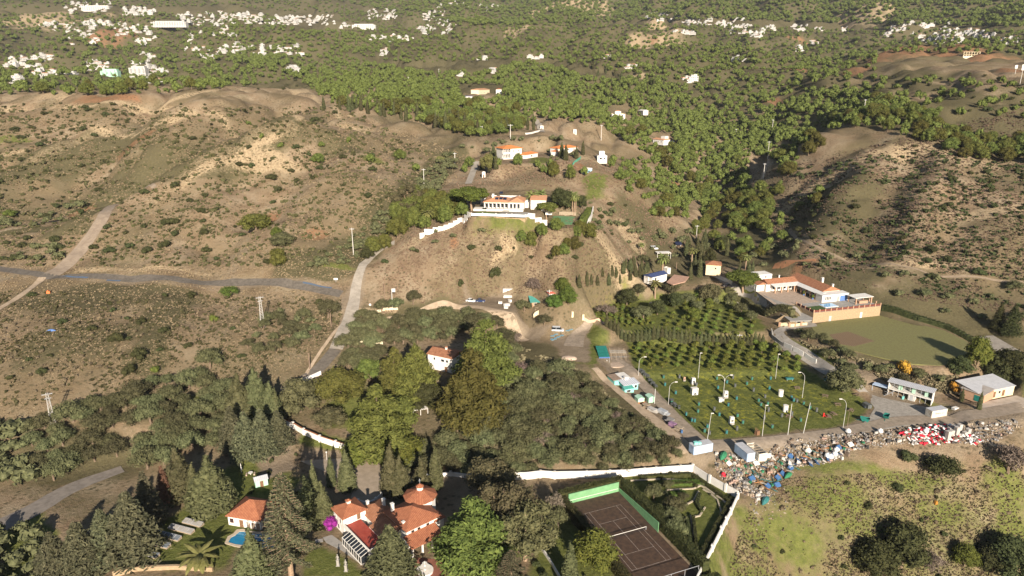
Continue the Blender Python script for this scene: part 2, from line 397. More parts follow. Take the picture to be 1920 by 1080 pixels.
def streak(M,L,k=1.0):
    for P,w in L:
        d=seg_dist(XX,YY,pts(P))/w+WN*.8
        np.maximum(M,k*(1-sstep(.55,1.2,d)),out=M)
Z0=np.zeros(H.shape)
green=Z0.copy();red=Z0.copy();pale=Z0.copy();scrub=Z0.copy();dirt=Z0.copy()
for P,z,s in [([(1180,692),(1500,692),(1640,760),(1600,795),(1590,800),(1330,826),(1290,800)],5,2),
  ([(1170,632),(1430,640),(1520,690),(1185,698)],6.2,2),([(1095,590),(1170,562),(1400,560),(1440,618),(1240,632),(1130,612)],9.5,3),
  ([(1170,895),(1300,885),(1385,932),(1320,1080),(1300,1060)],0,1.5),([(560,1080),(590,1020),(640,1040),(700,1090)],0,2),
  ([(1000,1000),(1045,920),(1060,960),(1180,1090),(1000,1090)],0,2.5),([(600,760),(680,690),(690,800),(620,800)],None,4),
  ([(560,800),(720,850),(700,870),(560,830)],None,2),([(905,400),(1000,408),(1000,430),(890,418)],None,3),([(700,450),(700,451),(701,451)],None,1),
  ([(1100,330),(1140,330),(1130,375),(1090,375)],None,4),([(1240,335),(1275,350),(1290,372),(1240,370)],None,5),
  ([(1060,640),(1100,600),(1140,620),(1120,690),(1170,720),(1150,720),(1080,680)],None,3),
  ([(1480,640),(1560,660),(1640,730),(1620,735),(1540,680)],None,3),([(1720,740),(1800,770),(1790,780),(1740,760)],None,3),
  ([(1830,640),(1930,730),(1930,745),(1860,690)],None,3),
  ([(0,1000),(60,960),(110,990),(60,1080),(0,1080)],None,3),([(440,870),(540,850),(560,900),(420,1060),(230,1060),(300,980)],0,3),
  ([(350,740),(420,735),(420,760),(360,770)],None,3)]:
    np.maximum(green,mask_poly(P,s,z),out=green)
blob(green,[(1340,1050,40,50),(1400,990,40,40),(1560,930,90,40),(1620,990,70,30),(1480,1000,60,50),(1700,900,100,20),(1880,900,60,60),(1600,870,150,12),(1900,1000,50,40),(1400,1080,160,30),(550,1000,40,20),(1780,960,70,20),
  (930,416,55,7),(1000,425,30,5),(20,260,60,8),(700,300,30,8),(1500,560,40,6),(830,300,14,8),(1010,300,30,6),(640,500,40,6)],.7)
blob(red,[(850,455,12,20),(510,408,20,10),(1700,95,80,14),(1780,100,70,10),(1640,110,40,10),(1850,105,60,10),(590,440,26,14),(1520,490,50,6),(1500,72,40,8),(1900,130,20,6),(1080,310,16,10),(1220,75,40,8),(150,400,30,10),(1450,192,24,6),(1490,130,24,5),(1270,350,14,10),(1610,130,40,6),(210,60,40,5),(200,185,60,4),(250,270,40,6),(230,290,10,20)],.66)
blob(pale,[(1150,470,60,16),(1180,440,30,20),(1040,18,60,7),(980,50,40,9),(1240,50,30,8),(1250,75,30,14),(1190,88,30,9),(310,228,45,4),(240,205,40,4),(330,505,110,4),(200,505,60,5),(1700,495,120,5),(1290,365,30,22),(1310,400,14,18),(1060,320,18,8),(780,450,30,8),(940,470,30,10),(30,285,40,6),(560,170,60,4),(60,30,80,8),(120,45,60,5),(670,245,30,6),(1110,25,60,5),(1200,140,20,8),(1620,10,60,5),(130,180,60,4),(1560,335,200,14),(1800,300,100,12),(1850,400,80,14),(500,300,70,20)],.85)
streak(scrub,[([(150,395),(200,365),(260,335),(330,312),(400,292),(470,262),(540,225)],20),([(0,330),(90,300),(180,275),(260,255)],22)],.8)
streak(pale,[([(290,370),(350,335),(420,290),(480,255),(540,238)],8),([(60,300),(140,270),(240,243)],6)],.42)
streak(pale,[([(0,200),(160,200),(300,205),(400,170),(540,165),(640,225)],3.0),([(140,237),(280,238),(420,222),(560,222),(660,218)],2.5),([(0,130),(90,128)],3),([(290,210),(420,180)],3),([(1480,430),(1530,470),(1600,490)],1.2),([(330,350),(420,300),(520,255)],3),
 ([(640,585),(690,580),(740,583)],1.5),([(1340,370),(1440,330),(1450,270)],1.5),([(0,30),(180,38),(420,30)],3),([(1290,330),(1330,400)],2.5)],.85)
np.maximum(green,.47*mask_poly([(1320,1080),(1390,900),(1440,905),(1600,868),(1919,855),(2300,840),(2300,1180),(1320,1180)],6,None),out=green)
np.maximum(scrub,.35*mask_poly([(1320,1080),(1400,880),(1919,860),(1919,1080)],6,None),out=scrub)
streak(scrub,[([(560,500),(640,490),(700,440),(760,400),(800,340),(850,290)],13),([(700,400),(740,370)],10),([(0,440),(60,430),(160,410),(240,350)],5),([(280,600),(330,560),(270,680)],8)],.95)
blob(scrub,[(200,560,160,40),(120,640,130,40),(340,760,200,40),(100,860,160,70),(330,330,100,12),(250,360,70,14),(430,285,60,8),(480,300,40,14),(120,430,90,12),(250,620,90,30),(900,820,320,60),(1100,780,160,90),(1000,680,100,50),(780,600,160,30),(1500,420,160,90),(1400,480,120,50),(1750,560,200,50),(1600,520,100,30),(1850,620,80,40),(1500,130,100,30),(1480,180,150,30),(1650,640,60,14),(1600,680,120,14),(1800,200,200,50),(1600,180,200,40),(1250,480,120,50),(1150,520,80,20),(1600,960,60,30),(1800,1000,150,40),(1700,1050,150,30),(1540,1010,100,20),(960,440,60,30),(1200,420,60,60),(350,280,120,14),(300,320,120,16),(60,290,80,16),(640,270,60,20)],.75)
far_scrub=sstep(640,900,YY)*.9*(.6+.8*fbm(XX/120,YY/120,9,3));scrub=np.maximum(scrub,np.clip(far_scrub,0,.9))
scrub=np.maximum(scrub,.5*sstep(.5,.66,fbm(XX/45,YY/45,77,4)))
for P,z,s in [([(1155,680),(1180,690),(1330,835),(1300,860),(1240,790),(1165,735),(1120,690)],5,1.2),([(1320,832),(1580,802),(1650,765),(1620,735),(1560,700),(1600,700),(1680,740),(1760,775),(1930,770),(1930,800),(1600,820),(1380,845),(1300,862)],5,1.5),
  ([(1035,640),(1100,610),(1100,680),(1060,670)],None,2),([(1010,640),(940,590),(960,580),(1030,610)],None,2),([(870,575),(870,560),(960,555),(975,590)],18,2),([(1125,655),(1170,650),(1185,690),(1130,690)],6.2,1.5),
  ([(560,850),(640,850),(720,870),(730,930),(640,930)],0,1.5),([(475,860),(545,840),(550,880),(500,895)],0,2),([(640,630),(640,560),(690,490),(660,640)],None,1)]:
    np.maximum(dirt,mask_poly(P,s,z),out=dirt)
streak(dirt,[([(0,505),(60,515),(300,525),(560,530),(650,550)],4),([(430,480),(330,470),(280,440)],1)],.5)
cut=(1-np.clip(dirt,0,1));green*=cut;scrub*=cut*(1-green*.8)
def attr(me,name,M):
    a=me.attributes.new(name,'FLOAT','POINT');a.data.foreach_set('value',np.clip(M,0,1).astype(np.float32).ravel())
b=MB();nx,ny=len(GX),len(GY)
ii=np.arange((ny-1)*(nx-1));r_=ii//(nx-1);q_=ii%(nx-1);k0=r_*nx+q_
b.add(np.stack([XX.ravel(),YY.ravel(),H.ravel()],1),np.stack([k0,k0+1,k0+nx+1,k0+nx],1))
g=NT('ground_earth_and_grass')
tc=g.n('ShaderNodeTexCoord');V=tc.outputs['Object']
def A(n):
    x=g.n('ShaderNodeAttribute');x.attribute_name=n;return x.outputs['Fac']
n1=g.noise(V,.018,4);n2=g.noise(V,.09,5,.65);n3=g.noise(V,.9,5,.7);n4=g.noise(V,3.2,3,.7)
dry=g.ramp(n2,[(.30,(.185,.125,.078,1)),(.46,(.275,.200,.128,1)),(.68,(.350,.280,.190,1))])
dry=g.mix(g.ramp(n1,[(.42,(0,0,0,1)),(.62,(.8,.8,.8,1))]),dry,(.180,.140,.080,1))
def contrast(mask,noise,w=.35):
    # ragged border: mask + (noise-.5) pushed through a threshold
    s=g.math('ADD',mask,g.math('MULTIPLY',g.math('SUBTRACT',noise,.5),1.1));return g.ramp(s,[(.5-w/2,(0,0,0,1)),(.5+w/2,(1,1,1,1))])
col=g.mix(contrast(A('scrub'),n3,.5),dry,g.ramp(n3,[(.35,(.064,.063,.031,1)),(.62,(.138,.120,.064,1))]))
col=g.mix(contrast(A('red'),n2,.5),col,g.ramp(n3,[(.3,(.24,.115,.06,1)),(.7,(.36,.20,.11,1))]))
col=g.mix(contrast(A('pale'),n3,.6),col,g.ramp(n3,[(.3,(.27,.19,.11,1)),(.6,(.46,.36,.23,1))]))
gr=g.ramp(g.noise(V,.5,6,.7),[(.3,(.075,.095,.024,1)),(.5,(.128,.150,.036,1)),(.7,(.185,.195,.058,1))])
col=g.mix(contrast(A('green'),g.noise(V,.22,7,.75),.45),col,gr)
yl=g.math('MULTIPLY',A('yellow'),g.ramp(g.noise(V,.5,6,.75),[(.52,(0,0,0,1)),(.66,(1,1,1,1))]))
col=g.mix(yl,col,(.34,.33,.03,1))
col=g.mix(contrast(A('dirt'),n3,.4),col,g.ramp(n2,[(.3,(.20,.155,.110,1)),(.66,(.34,.27,.19,1))]))
# small plants and stones, clumped
vo=g.n('ShaderNodeTexVoronoi');vo.inputs['Scale'].default_value=.55;g.l(V,vo.inputs['Vector'])
sp=g.math('MULTIPLY',g.ramp(vo.outputs['Distance'],[(.18,(1,1,1,1)),(.42,(0,0,0,1))]),g.ramp(g.noise(V,.06,3),[(.42,(.15,.15,.15,1)),(.6,(.95,.95,.95,1))]))
sp=g.math('MULTIPLY',sp,g.math('SUBTRACT',1,g.math('MAXIMUM',A('dirt'),A('green'))))
col=g.mix(sp,col,(.072,.066,.036,1))
col=g.mix(g.ramp(n4,[(.3,(0,0,0,1)),(.7,(.42,.42,.42,1))]),col,(.10,.075,.048,1))
g.l(col,g.b.inputs['Base Color']);g.b.inputs['Roughness'].default_value=1.0;g.b.inputs['Specular IOR Level'].default_value=0.0
g.bump(g.math('ADD',n3,g.math('MULTIPLY',n4,.5)),.9,.55)
ground=tag(b.build('ground',g.m,smooth=True,uv=False),kind='structure')
yellow=mask_poly([(1250,700),(1500,700),(1590,780),(1340,815)],3,5)
yellow=np.maximum(yellow,mask_poly([(1170,640),(1430,640),(1520,690),(1185,698)],2,6.2)*.8);yellow=np.maximum(yellow,mask_poly([(1095,585),(1170,562),(1250,600),(1130,612)],3,9.5)*.6)
for nm,M in (('green',green),('red',red),('pale',pale),('scrub',scrub),('dirt',dirt),('yellow',yellow)): attr(ground.data,nm,M)
# ---------------------------------------------------------------- roads and other laid surfaces
def densify(P,step):
    out=[]
    for (x0,y0),(x1,y1) in zip(P[:-1],P[1:]):
        m=max(1,int(math.hypot(x1-x0,y1-y0)/step))
        for i in range(m): out.append((x0+(x1-x0)*i/m,y0+(y1-y0)*i/m))
    out.append(P[-1]);return out
def smoothp(P,it=2):
    for _ in range(it):
        Q=[P[0]]
        for a,b in zip(P[:-1],P[1:]): Q+=[(a[0]*.75+b[0]*.25,a[1]*.75+b[1]*.25),(a[0]*.25+b[0]*.75,a[1]*.25+b[1]*.75)]
        Q.append(P[-1]);P=Q
    return P
ROADS=[]
def strip(name,P,w,m,lift=.12,px=True,nw=4,step=1.2,world=None,off=0):
    Q=world or pts(P);Q=densify(smoothp(Q),step);Q=np.array(Q)
    ROADS.append((Q[::3],(max(w) if hasattr(w,'__len__') else w)))
    # cross sections sit level with centre so that the road does not crumple
    T=np.gradient(Q,axis=0);T/=np.linalg.norm(T,axis=1,keepdims=True)+1e-9;N=np.stack([T[:,1],-T[:,0]],1)
    ws=np.interp(np.linspace(0,1,len(Q)),np.linspace(0,1,len(w)),w) if hasattr(w,'__len__') else np.full(len(Q),w)
    u=np.linspace(-.5,.5,nw+1);X=Q[:,None,0]+N[:,None,0]*(ws[:,None]*u+off);Y=Q[:,None,1]+N[:,None,1]*(ws[:,None]*u+off)
    Z=hz(X,Y)+lift;b=MB();k=nw+1
    F=np.array([(i*k+j,i*k+j+1,(i+1)*k+j+1,(i+1)*k+j) for i in range(len(Q)-1) for j in range(nw)])
    b.add(np.stack([X,Y,Z],2).reshape(-1,3),F);return tag(b.build(name,m,smooth=True),kind='structure')
asph=mat('worn_asphalt',(.145,.125,.102),(.09,.077,.063),.8,.8)
conc=mat('pale_concrete_road',(.34,.30,.25),(.25,.22,.18),.5,.9)
gravel=mat('gravel_track',(.31,.25,.19),(.21,.17,.125),.6,.95,.4)
earth=mat('earth_track',(.40,.31,.22),(.29,.22,.15),.5,.95,.4)
strip('road',[(-60,500),(0,505),(60,514),(200,519),(320,523),(450,527),(560,535),(640,552)],4.8,asph)
strip('road',[(630,655),(650,612),(664,570),(668,530),(682,495)],[5,5,5,4.2,3.6],conc,.16)
strip('road',[(682,495),(705,470),(740,455)],3.6,conc,.14)
strip('road',[(530,735),(590,702),(630,655)],4.6,asph)
strip('road',[(878,345),(886,325),(893,303)],4.0,conc,.2)
strip('road',[(1016,248),(1012,236),(1006,224)],4.5,conc,.5)
strip('track',[(95,516),(140,480),(180,430),(200,400),(240,370),(290,352)],[7,6.5,5.5,4,3,2.4],mat('pale_earth_track',(.27,.215,.16),(.20,.155,.115),.4,.95,.3))
strip('track',[(-20,590),(40,555),(80,520)],3,earth)
strip('track',[(-40,1005),(60,960),(130,915),(230,880)],[8,7,6,4],mat('dark_gravel',(.22,.19,.16),(.15,.13,.11),.6,.95),.14)
strip('track',[(560,725),(600,660),(640,610)],1.2,earth)
strip('track',[(1075,650),(1080,630),(1100,612),(1110,604)],[8,7,4,2],gravel,.14)
strip('track',[(985,640),(965,610),(940,588),(880,572),(750,590),(690,600)],[4,4,3.2,2.2,1.2,1],earth,.14)
strip('track',[(1115,690),(1150,725),(1200,765),(1240,800),(1275,830),(1290,850)],[3,3,3.5,4,5,5],earth,.14)
strip('track',[(1150,672),(1190,700),(1230,745),(1270,790),(1310,828)],[5,4.5,4.5,5,6],gravel,.13)
strip('track',[(1300,838),(1400,832),(1500,822),(1600,806),(1700,785),(1800,790),(1960,770)],[6,5,4.5,5,6,6,6],gravel,.16)
strip('road',[(1620,735),(1560,700),(1520,672),(1470,645),(1455,622),(1480,612),(1530,612),(1510,600),(1440,565),(1380,540),(1330,512)],[4.5,4.5,4.5,4.5,4,4,4,4,4,4,3.5],mat('grey_lane',(.33,.30,.26),(.24,.215,.185),.5,.9),.15)
strip('track',[(1480,432),(1500,455),(1540,470),(1580,485),(1640,500),(1780,520),(1919,530)],1.5,mat('dull_track',(.26,.20,.14),(.19,.145,.10),.6,.95),.15)
strip('track',[(1430,335),(1436,315),(1440,300),(1450,270)],2.5,earth,.25)
strip('track',[(1450,500),(1490,492),(1530,488)],2.5,mat('red_track',(.33,.17,.09),(.25,.12,.06),.5,.95),.2)
# standing water on the road
water=mat('puddle_water',(.10,.13,.18),(.09,.12,.16),1,.05,spec=.8)
for L_,w_ in (([(115,518),(135,520),(165,521)],1.2),([(200,526),(214,527),(226,527)],1.1),([(568,530),(590,535),(622,540)],.9)):
    o=strip('puddle',L_,w_,water,.17,nw=2)
# sheets on level places
def offroad(X,Y,m=.8):
    k=np.ones(len(X),bool)
    for Q,w in ROADS:
        q=np.asarray(Q)
        near=(X>q[:,0].min()-8)&(X<q[:,0].max()+8)&(Y>q[:,1].min()-8)&(Y<q[:,1].max()+8)
        if near.any():
            idx=np.where(near)[0];d=seg_dist(X[idx],Y[idx],[tuple(p) for p in q]);k[idx[d<w/2+m]]=False
    return k
def sheet(name,P,z,m,t=.03,world=False):
    Q=P if world else ptsz(P,z);b=MB();b.prism(Q,z-.3,z+t);return tag(b.build(name,m),kind='structure')
# ---------------------------------------------------------------- foliage
def leafmat(name,c1,c2,c3=None,rnd=.45,hr=.03):
    t=NT(name);tc=t.n('ShaderNodeTexCoord');V=tc.outputs['Object']
    ge=t.n('ShaderNodeNewGeometry');P=ge.outputs['Position']
    f=t.noise(P,.9,3,.7);f2=t.noise(P,.07,2)
    st=[(.33,c4(c2)),(.6,c4(c1))]
    if c3: st.append((.8,c4(c3)))
    col=t.ramp(f,st)
    oi=t.n('ShaderNodeObjectInfo');hs=t.n('ShaderNodeHueSaturation')
    a=t.math('ADD',t.math('MULTIPLY',oi.outputs['Random'],rnd),t.math('MULTIPLY',f2,.5));a=t.math('ADD',a,.75-rnd/2)
    t.l(a,hs.inputs['Value'])
    h=t.math('ADD',t.math('MULTIPLY',oi.outputs['Random'],hr*2),.5-hr);t.l(h,hs.inputs['Hue'])
    t.l(col,hs.inputs['Color']);t.l(hs.outputs[0],t.b.inputs['Base Color']);t.b.inputs['Roughness'].default_value=.85;t.b.inputs['Specular IOR Level'].default_value=.08
    return t.m
LM=dict(
 pine=leafmat('pine_needles',(.115,.120,.030),(.048,.056,.015),(.172,.165,.045),.6,.04),
 olive=leafmat('olive_leaves',(.110,.110,.052),(.050,.054,.025),(.165,.155,.08),.6),
 shrub=leafmat('shrub_leaves',(.055,.060,.024),(.028,.034,.013),(.085,.085,.035)),
 greyshrub=leafmat('dry_scrub_twigs',(.165,.135,.082),(.095,.078,.046),(.22,.185,.12)),
 cypress=leafmat('cypress_leaves',(.100,.100,.046),(.048,.052,.022),(.14,.132,.062),.3),
 conifer=leafmat('conifer_needles',(.115,.112,.060),(.048,.053,.030),(.16,.152,.09),.3),
 gum=leafmat('gum_leaves',(.100,.086,.045),(.046,.044,.022),(.145,.122,.07),.3),
 citrus=leafmat('citrus_leaves',(.115,.130,.028),(.050,.068,.014),(.165,.165,.04)),
 bright=leafmat('bright_green_leaves',(.085,.110,.024),(.045,.065,.014),None,.3),
 gold=leafmat('autumn_leaves',(.40,.24,.03),(.22,.13,.03),None,.2),
 tuft=leafmat('dry_grass_tufts',(.235,.180,.112),(.165,.125,.078),(.30,.245,.16)),
 tuftd=leafmat('dull_scrub_tufts',(.185,.145,.095),(.12,.092,.06),(.25,.20,.14)),
 bushlet=leafmat('bushlet_leaves',(.090,.088,.038),(.052,.054,.024),(.13,.125,.055)),
 bare=leafmat('bare_twigs',(.17,.13,.105),(.10,.075,.06),None,.3),
 palm=leafmat('palm_fronds',(.17,.175,.06),(.09,.10,.03),(.25,.22,.09),.3),
 flower=leafmat('bougainvillea_flowers',(.30,.035,.22),(.18,.02,.13),None,.1),
 hedge=leafmat('hedge_leaves',(.060,.060,.022),(.03,.034,.013),(.09,.078,.03),.2),
 rust=leafmat('dead_needles',(.16,.09,.055),(.09,.05,.03),None,.2))
bark=mat('tree_bark',(.20,.145,.10),(.11,.08,.055),3,.95)
barkp=mat('pale_tree_bark',(.34,.24,.16),(.2,.14,.09),3,.95)
def cards(rg,C,Nn,size,el=1.6,jit=.7,up=0):
    n=len(C);s=size*(.6+.8*rg.rand(n,1))
    N=Nn+jit*rg.randn(n,3);N[:,2]+=up;N/=np.linalg.norm(N,axis=1,keepdims=True)+1e-9
    T=np.cross(N,rg.randn(n,3));T/=np.linalg.norm(T,axis=1,keepdims=True)+1e-9;B=np.cross(N,T)
    V=np.stack([C-T*s*el*.5,C-B*s*.42+N*s*.12,C+T*s*el*.5,C+B*s*.42+N*s*.12],1).reshape(-1,3)
    return V,np.arange(n*4).reshape(n,4)
def lobes_to(mb,rg,L,n,size,mi=0,core=.8,el=1.6,up=.3,shell=(.72,1.08),csub=1,jit=.7,under=.45):
    L=np.array(L,float);ar=(L[:,3]*L[:,4]+L[:,3]*L[:,5]);k=rg.choice(len(L),n*2,p=ar/ar.sum())
    d=rg.randn(n*2,3);d/=np.linalg.norm(d,axis=1,keepdims=True);keep=(d[:,2]>-.35)|(rg.rand(n*2)<under);d=d[keep][:n];k=k[keep][:n]
    r=shell[0]+(shell[1]-shell[0])*rg.rand(len(d),1)
    C=L[k,:3]+d*L[k,3:6]*r;V,F=cards(rg,C,d,size,el,jit,up);mb.add(V,F,mi)
    if core:
        Vi,Fi=ICO[csub]
        for l in L: mb.add(Vi*(1+.25*(rg.rand(len(Vi),1)-.5))*l[3:6]*core+l[:3],Fi,mi)
def dome(rg,n,w,z0,h,lr,flat=.75):
    L=[]
    for i in range(n):
        a=i*2.4+rg.rand()*.8;q=math.sqrt((i+.5)/n);r=q*w*.5*(.78+.25*rg.rand())
        z=z0+h*(math.sqrt(max(0,1-q*q))*.75+.12*rg.rand());R=lr*(.75+.5*rg.rand())
        L.append((r*math.cos(a),r*math.sin(a),z,R,R,R*flat))
    return L
PROTO={}   # kind -> list of (size H, size W, [(partname, mesh, mats)])
LOW={}     # kind -> list of (H,W,V,F list) for merged woods
def addproto(kind,H_,W_,parts):
    lst=[]
    for nm,mb,m in parts:
        o=mb.build(nm,m,uv=False);lst.append((nm,o.data));bpy.data.objects.remove(o)
    PROTO.setdefault(kind,[]).append((H_,W_,lst))
def limbs(rg,mb,h0,L,r0,rb=.16,n=6):
    for l in L[:n]:
        mb.tube([(0,0,h0),(l[0]*.45,l[1]*.45,h0+(l[2]-h0)*.55),(l[0]*.85,l[1]*.85,l[2])],[rb,rb*.7,rb*.35],5)
for v in range(4):
    rg=np.random.RandomState(10+v)
    # pine, rounded
    L=dome(rg,13,7.8,1.7,6.6,1.8,.85)+[(rg.randn()*.5,rg.randn()*.5,4.2+v*.3,2.6,2.6,3.2)]+[(3.0*math.cos(k*1.26+v),3.0*math.sin(k*1.26+v),2.4+rg.rand(),1.5,1.5,1.4) for k in range(5)]
    t=MB();t.tube([(0,0,-.4),(.15,.1,2),(0,.1,5.5)],[.32,.24,.12],8);limbs(rg,t,2.6,L,.3)
    c=MB();lobes_to(c,rg,L,3600,.36,up=.35,core=.66,shell=(.6,1.15))
    addproto('pine',9.5,10,[('trunk',t,bark),('crown',c,LM['pine'])])
    # tall pine, several tiers
    L=[]
    for k in range(7):
        f=k/6;R=(4.9*(1-f)**.7+.9);z=2.6+f*11
        for j in range(max(1,int(7*(1-f*.7)))):
            a=j*2*PI/max(1,int(7*(1-f*.7)))+k*1.1+rg.rand()*.5;rr=R*(.62+.25*rg.rand())
            L.append((rr*math.cos(a),rr*math.sin(a),z+rg.rand()*1.2,1.9*(1.1-.45*f),1.9*(1.1-.45*f),1.25))
    L.append((0,0,8,2.6,2.6,5))
    t=MB();t.tube([(0,0,-.5),(.1,0,6),(0,.1,14)],[.42,.3,.08],8);limbs(rg,t,3,L,.3)
    c=MB();lobes_to(c,rg,L,7500,.38,up=.45,core=.55,el=2.0,shell=(.6,1.18))
    addproto('tallpine',15.5,12,[('trunk',t,bark),('crown',c,LM['pine'])])
    # olive / evergreen scrub tree
    L=dome(rg,9,5.2,1.5,2.6,1.25,.8)
    t=MB();t.tube([(0,0,-.3),(.1,.15,1),(-.1,.1,2.4)],[.3,.22,.12],7);limbs(rg,t,1,L,.2,.11)
    c=MB();lobes_to(c,rg,L,2200,.24,up=.2,core=.62,shell=(.6,1.25))
    addproto('olive',5.4,6.2,[('trunk',t,bark),('crown',c,LM['olive'])])
    # shrub
    L=dome(rg,5,2.4,.35,1.1,.8,.8);c=MB();lobes_to(c,rg,L,420,.2,up=.2,core=.75)
    addproto('shrub',2.0,3.2,[('shrub',c,LM['shrub'])]);
    c=MB();lobes_to(c,rg,L,420,.17,up=.1,core=.5,shell=(.5,1.25),el=2.4)
    addproto('greyshrub',2.0,3.2,[('shrub',c,LM['greyshrub'])])
    # cypress narrow
    L=[(rg.randn()*.08,rg.randn()*.08,.8+k*1.05,1.15*(1-(k/10.)**2.2)+.12,1.15*(1-(k/10.)**2.2)+.12,.95) for k in range(11)]
    t=MB();t.tube([(0,0,-.4),(0,0,2)],[.2,.14],6)
    c=MB();lobes_to(c,rg,L,2300,.3,up=.9,core=.8,el=1.8,shell=(.85,1.08),under=1)
    addproto('cypress',12,2.6,[('trunk',t,bark),('crown',c,LM['cypress'])])
    # broad cypress (conical, dense)
    L=[]
    for k in range(9):
        f=k/8;R=2.6*(1-f**1.6)+.25
        for j in range(4 if k<6 else 2):
            a=j*1.6+k*.7+rg.rand();L.append((R*.45*math.cos(a),R*.45*math.sin(a),1.1+f*8.6,R*.62+.2,R*.62+.2,1.25))
    t=MB();t.tube([(0,0,-.4),(0,0,2)],[.28,.2],6)
    c=MB();lobes_to(c,rg,L,4200,.32,up=.9,core=.78,el=1.9,shell=(.85,1.12),under=1)
    addproto('broadcypress',11.2,5.6,[('trunk',t,bark),('crown',c,LM['cypress'])])
    # layered conifer
    t=MB();t.tube([(0,0,-.4),(.05,0,7),(0,0,14.5)],[.32,.2,.04],8);c=MB()
    Cc=[];Nn=[]
    for k in range(24):
        f=k/23;z=1.2+f*12.8;R=4.6*(1-f)**.85*(.85+.3*rg.rand())+.25;nb=7 if f<.8 else 4
        for j in range(nb):
            a=j*2*PI/nb+k*1.9+rg.rand()*.5;m=int(26*(1-f)+8)
            r=R*np.sqrt(rg.rand(m));w=(rg.rand(m)-.5)*(.5+.55*r)
            Cc.append(np.stack([r*math.cos(a)-w*math.sin(a),r*math.sin(a)+w*math.cos(a),z+.12*r-.035*r*r+rg.randn(m)*.1],1));Nn.append(np.tile([math.cos(a)*.3,math.sin(a)*.3,1.],(m,1)))
        
    V_,F_=cards(rg,np.concatenate(Cc),np.concatenate(Nn),.42,2.1,.4);c.add(V_,F_)
    for k in range(6): c.ico((0,0,2.5+k*1.9),(1.75*(1-k/6.5)+.15),1,.3,0,k,(1,1,1.1))
    addproto('conifer',14.8,9.4,[('trunk',t,bark),('crown',c,LM['conifer'])])
    # citrus
    L=dome(rg,5,2.0,.9,1.2,.8,.9);t=MB();t.tube([(0,0,-.2),(0,.05,1)],[.1,.07],5)
    c=MB();lobes_to(c,rg,L,420,.22,core=.8)
    addproto('citrus',2.7,3.0,[('trunk',t,bark),('crown',c,LM['citrus'])])
    # bare / wintry tree
    L=dome(rg,8,5,1.6,3,1.3,.85);t=MB();t.tube([(0,0,-.3),(.1,.1,1.2),(0,0,3)],[.25,.2,.08],6);limbs(rg,t,1.1,L,.2,.1,8)
    c=MB();lobes_to(c,rg,L,1100,.2,core=0,shell=(.3,1.2),el=3.5,up=0)
    addproto('bare',6,6.2,[('trunk',t,bark),('crown',c,LM['bare'])])
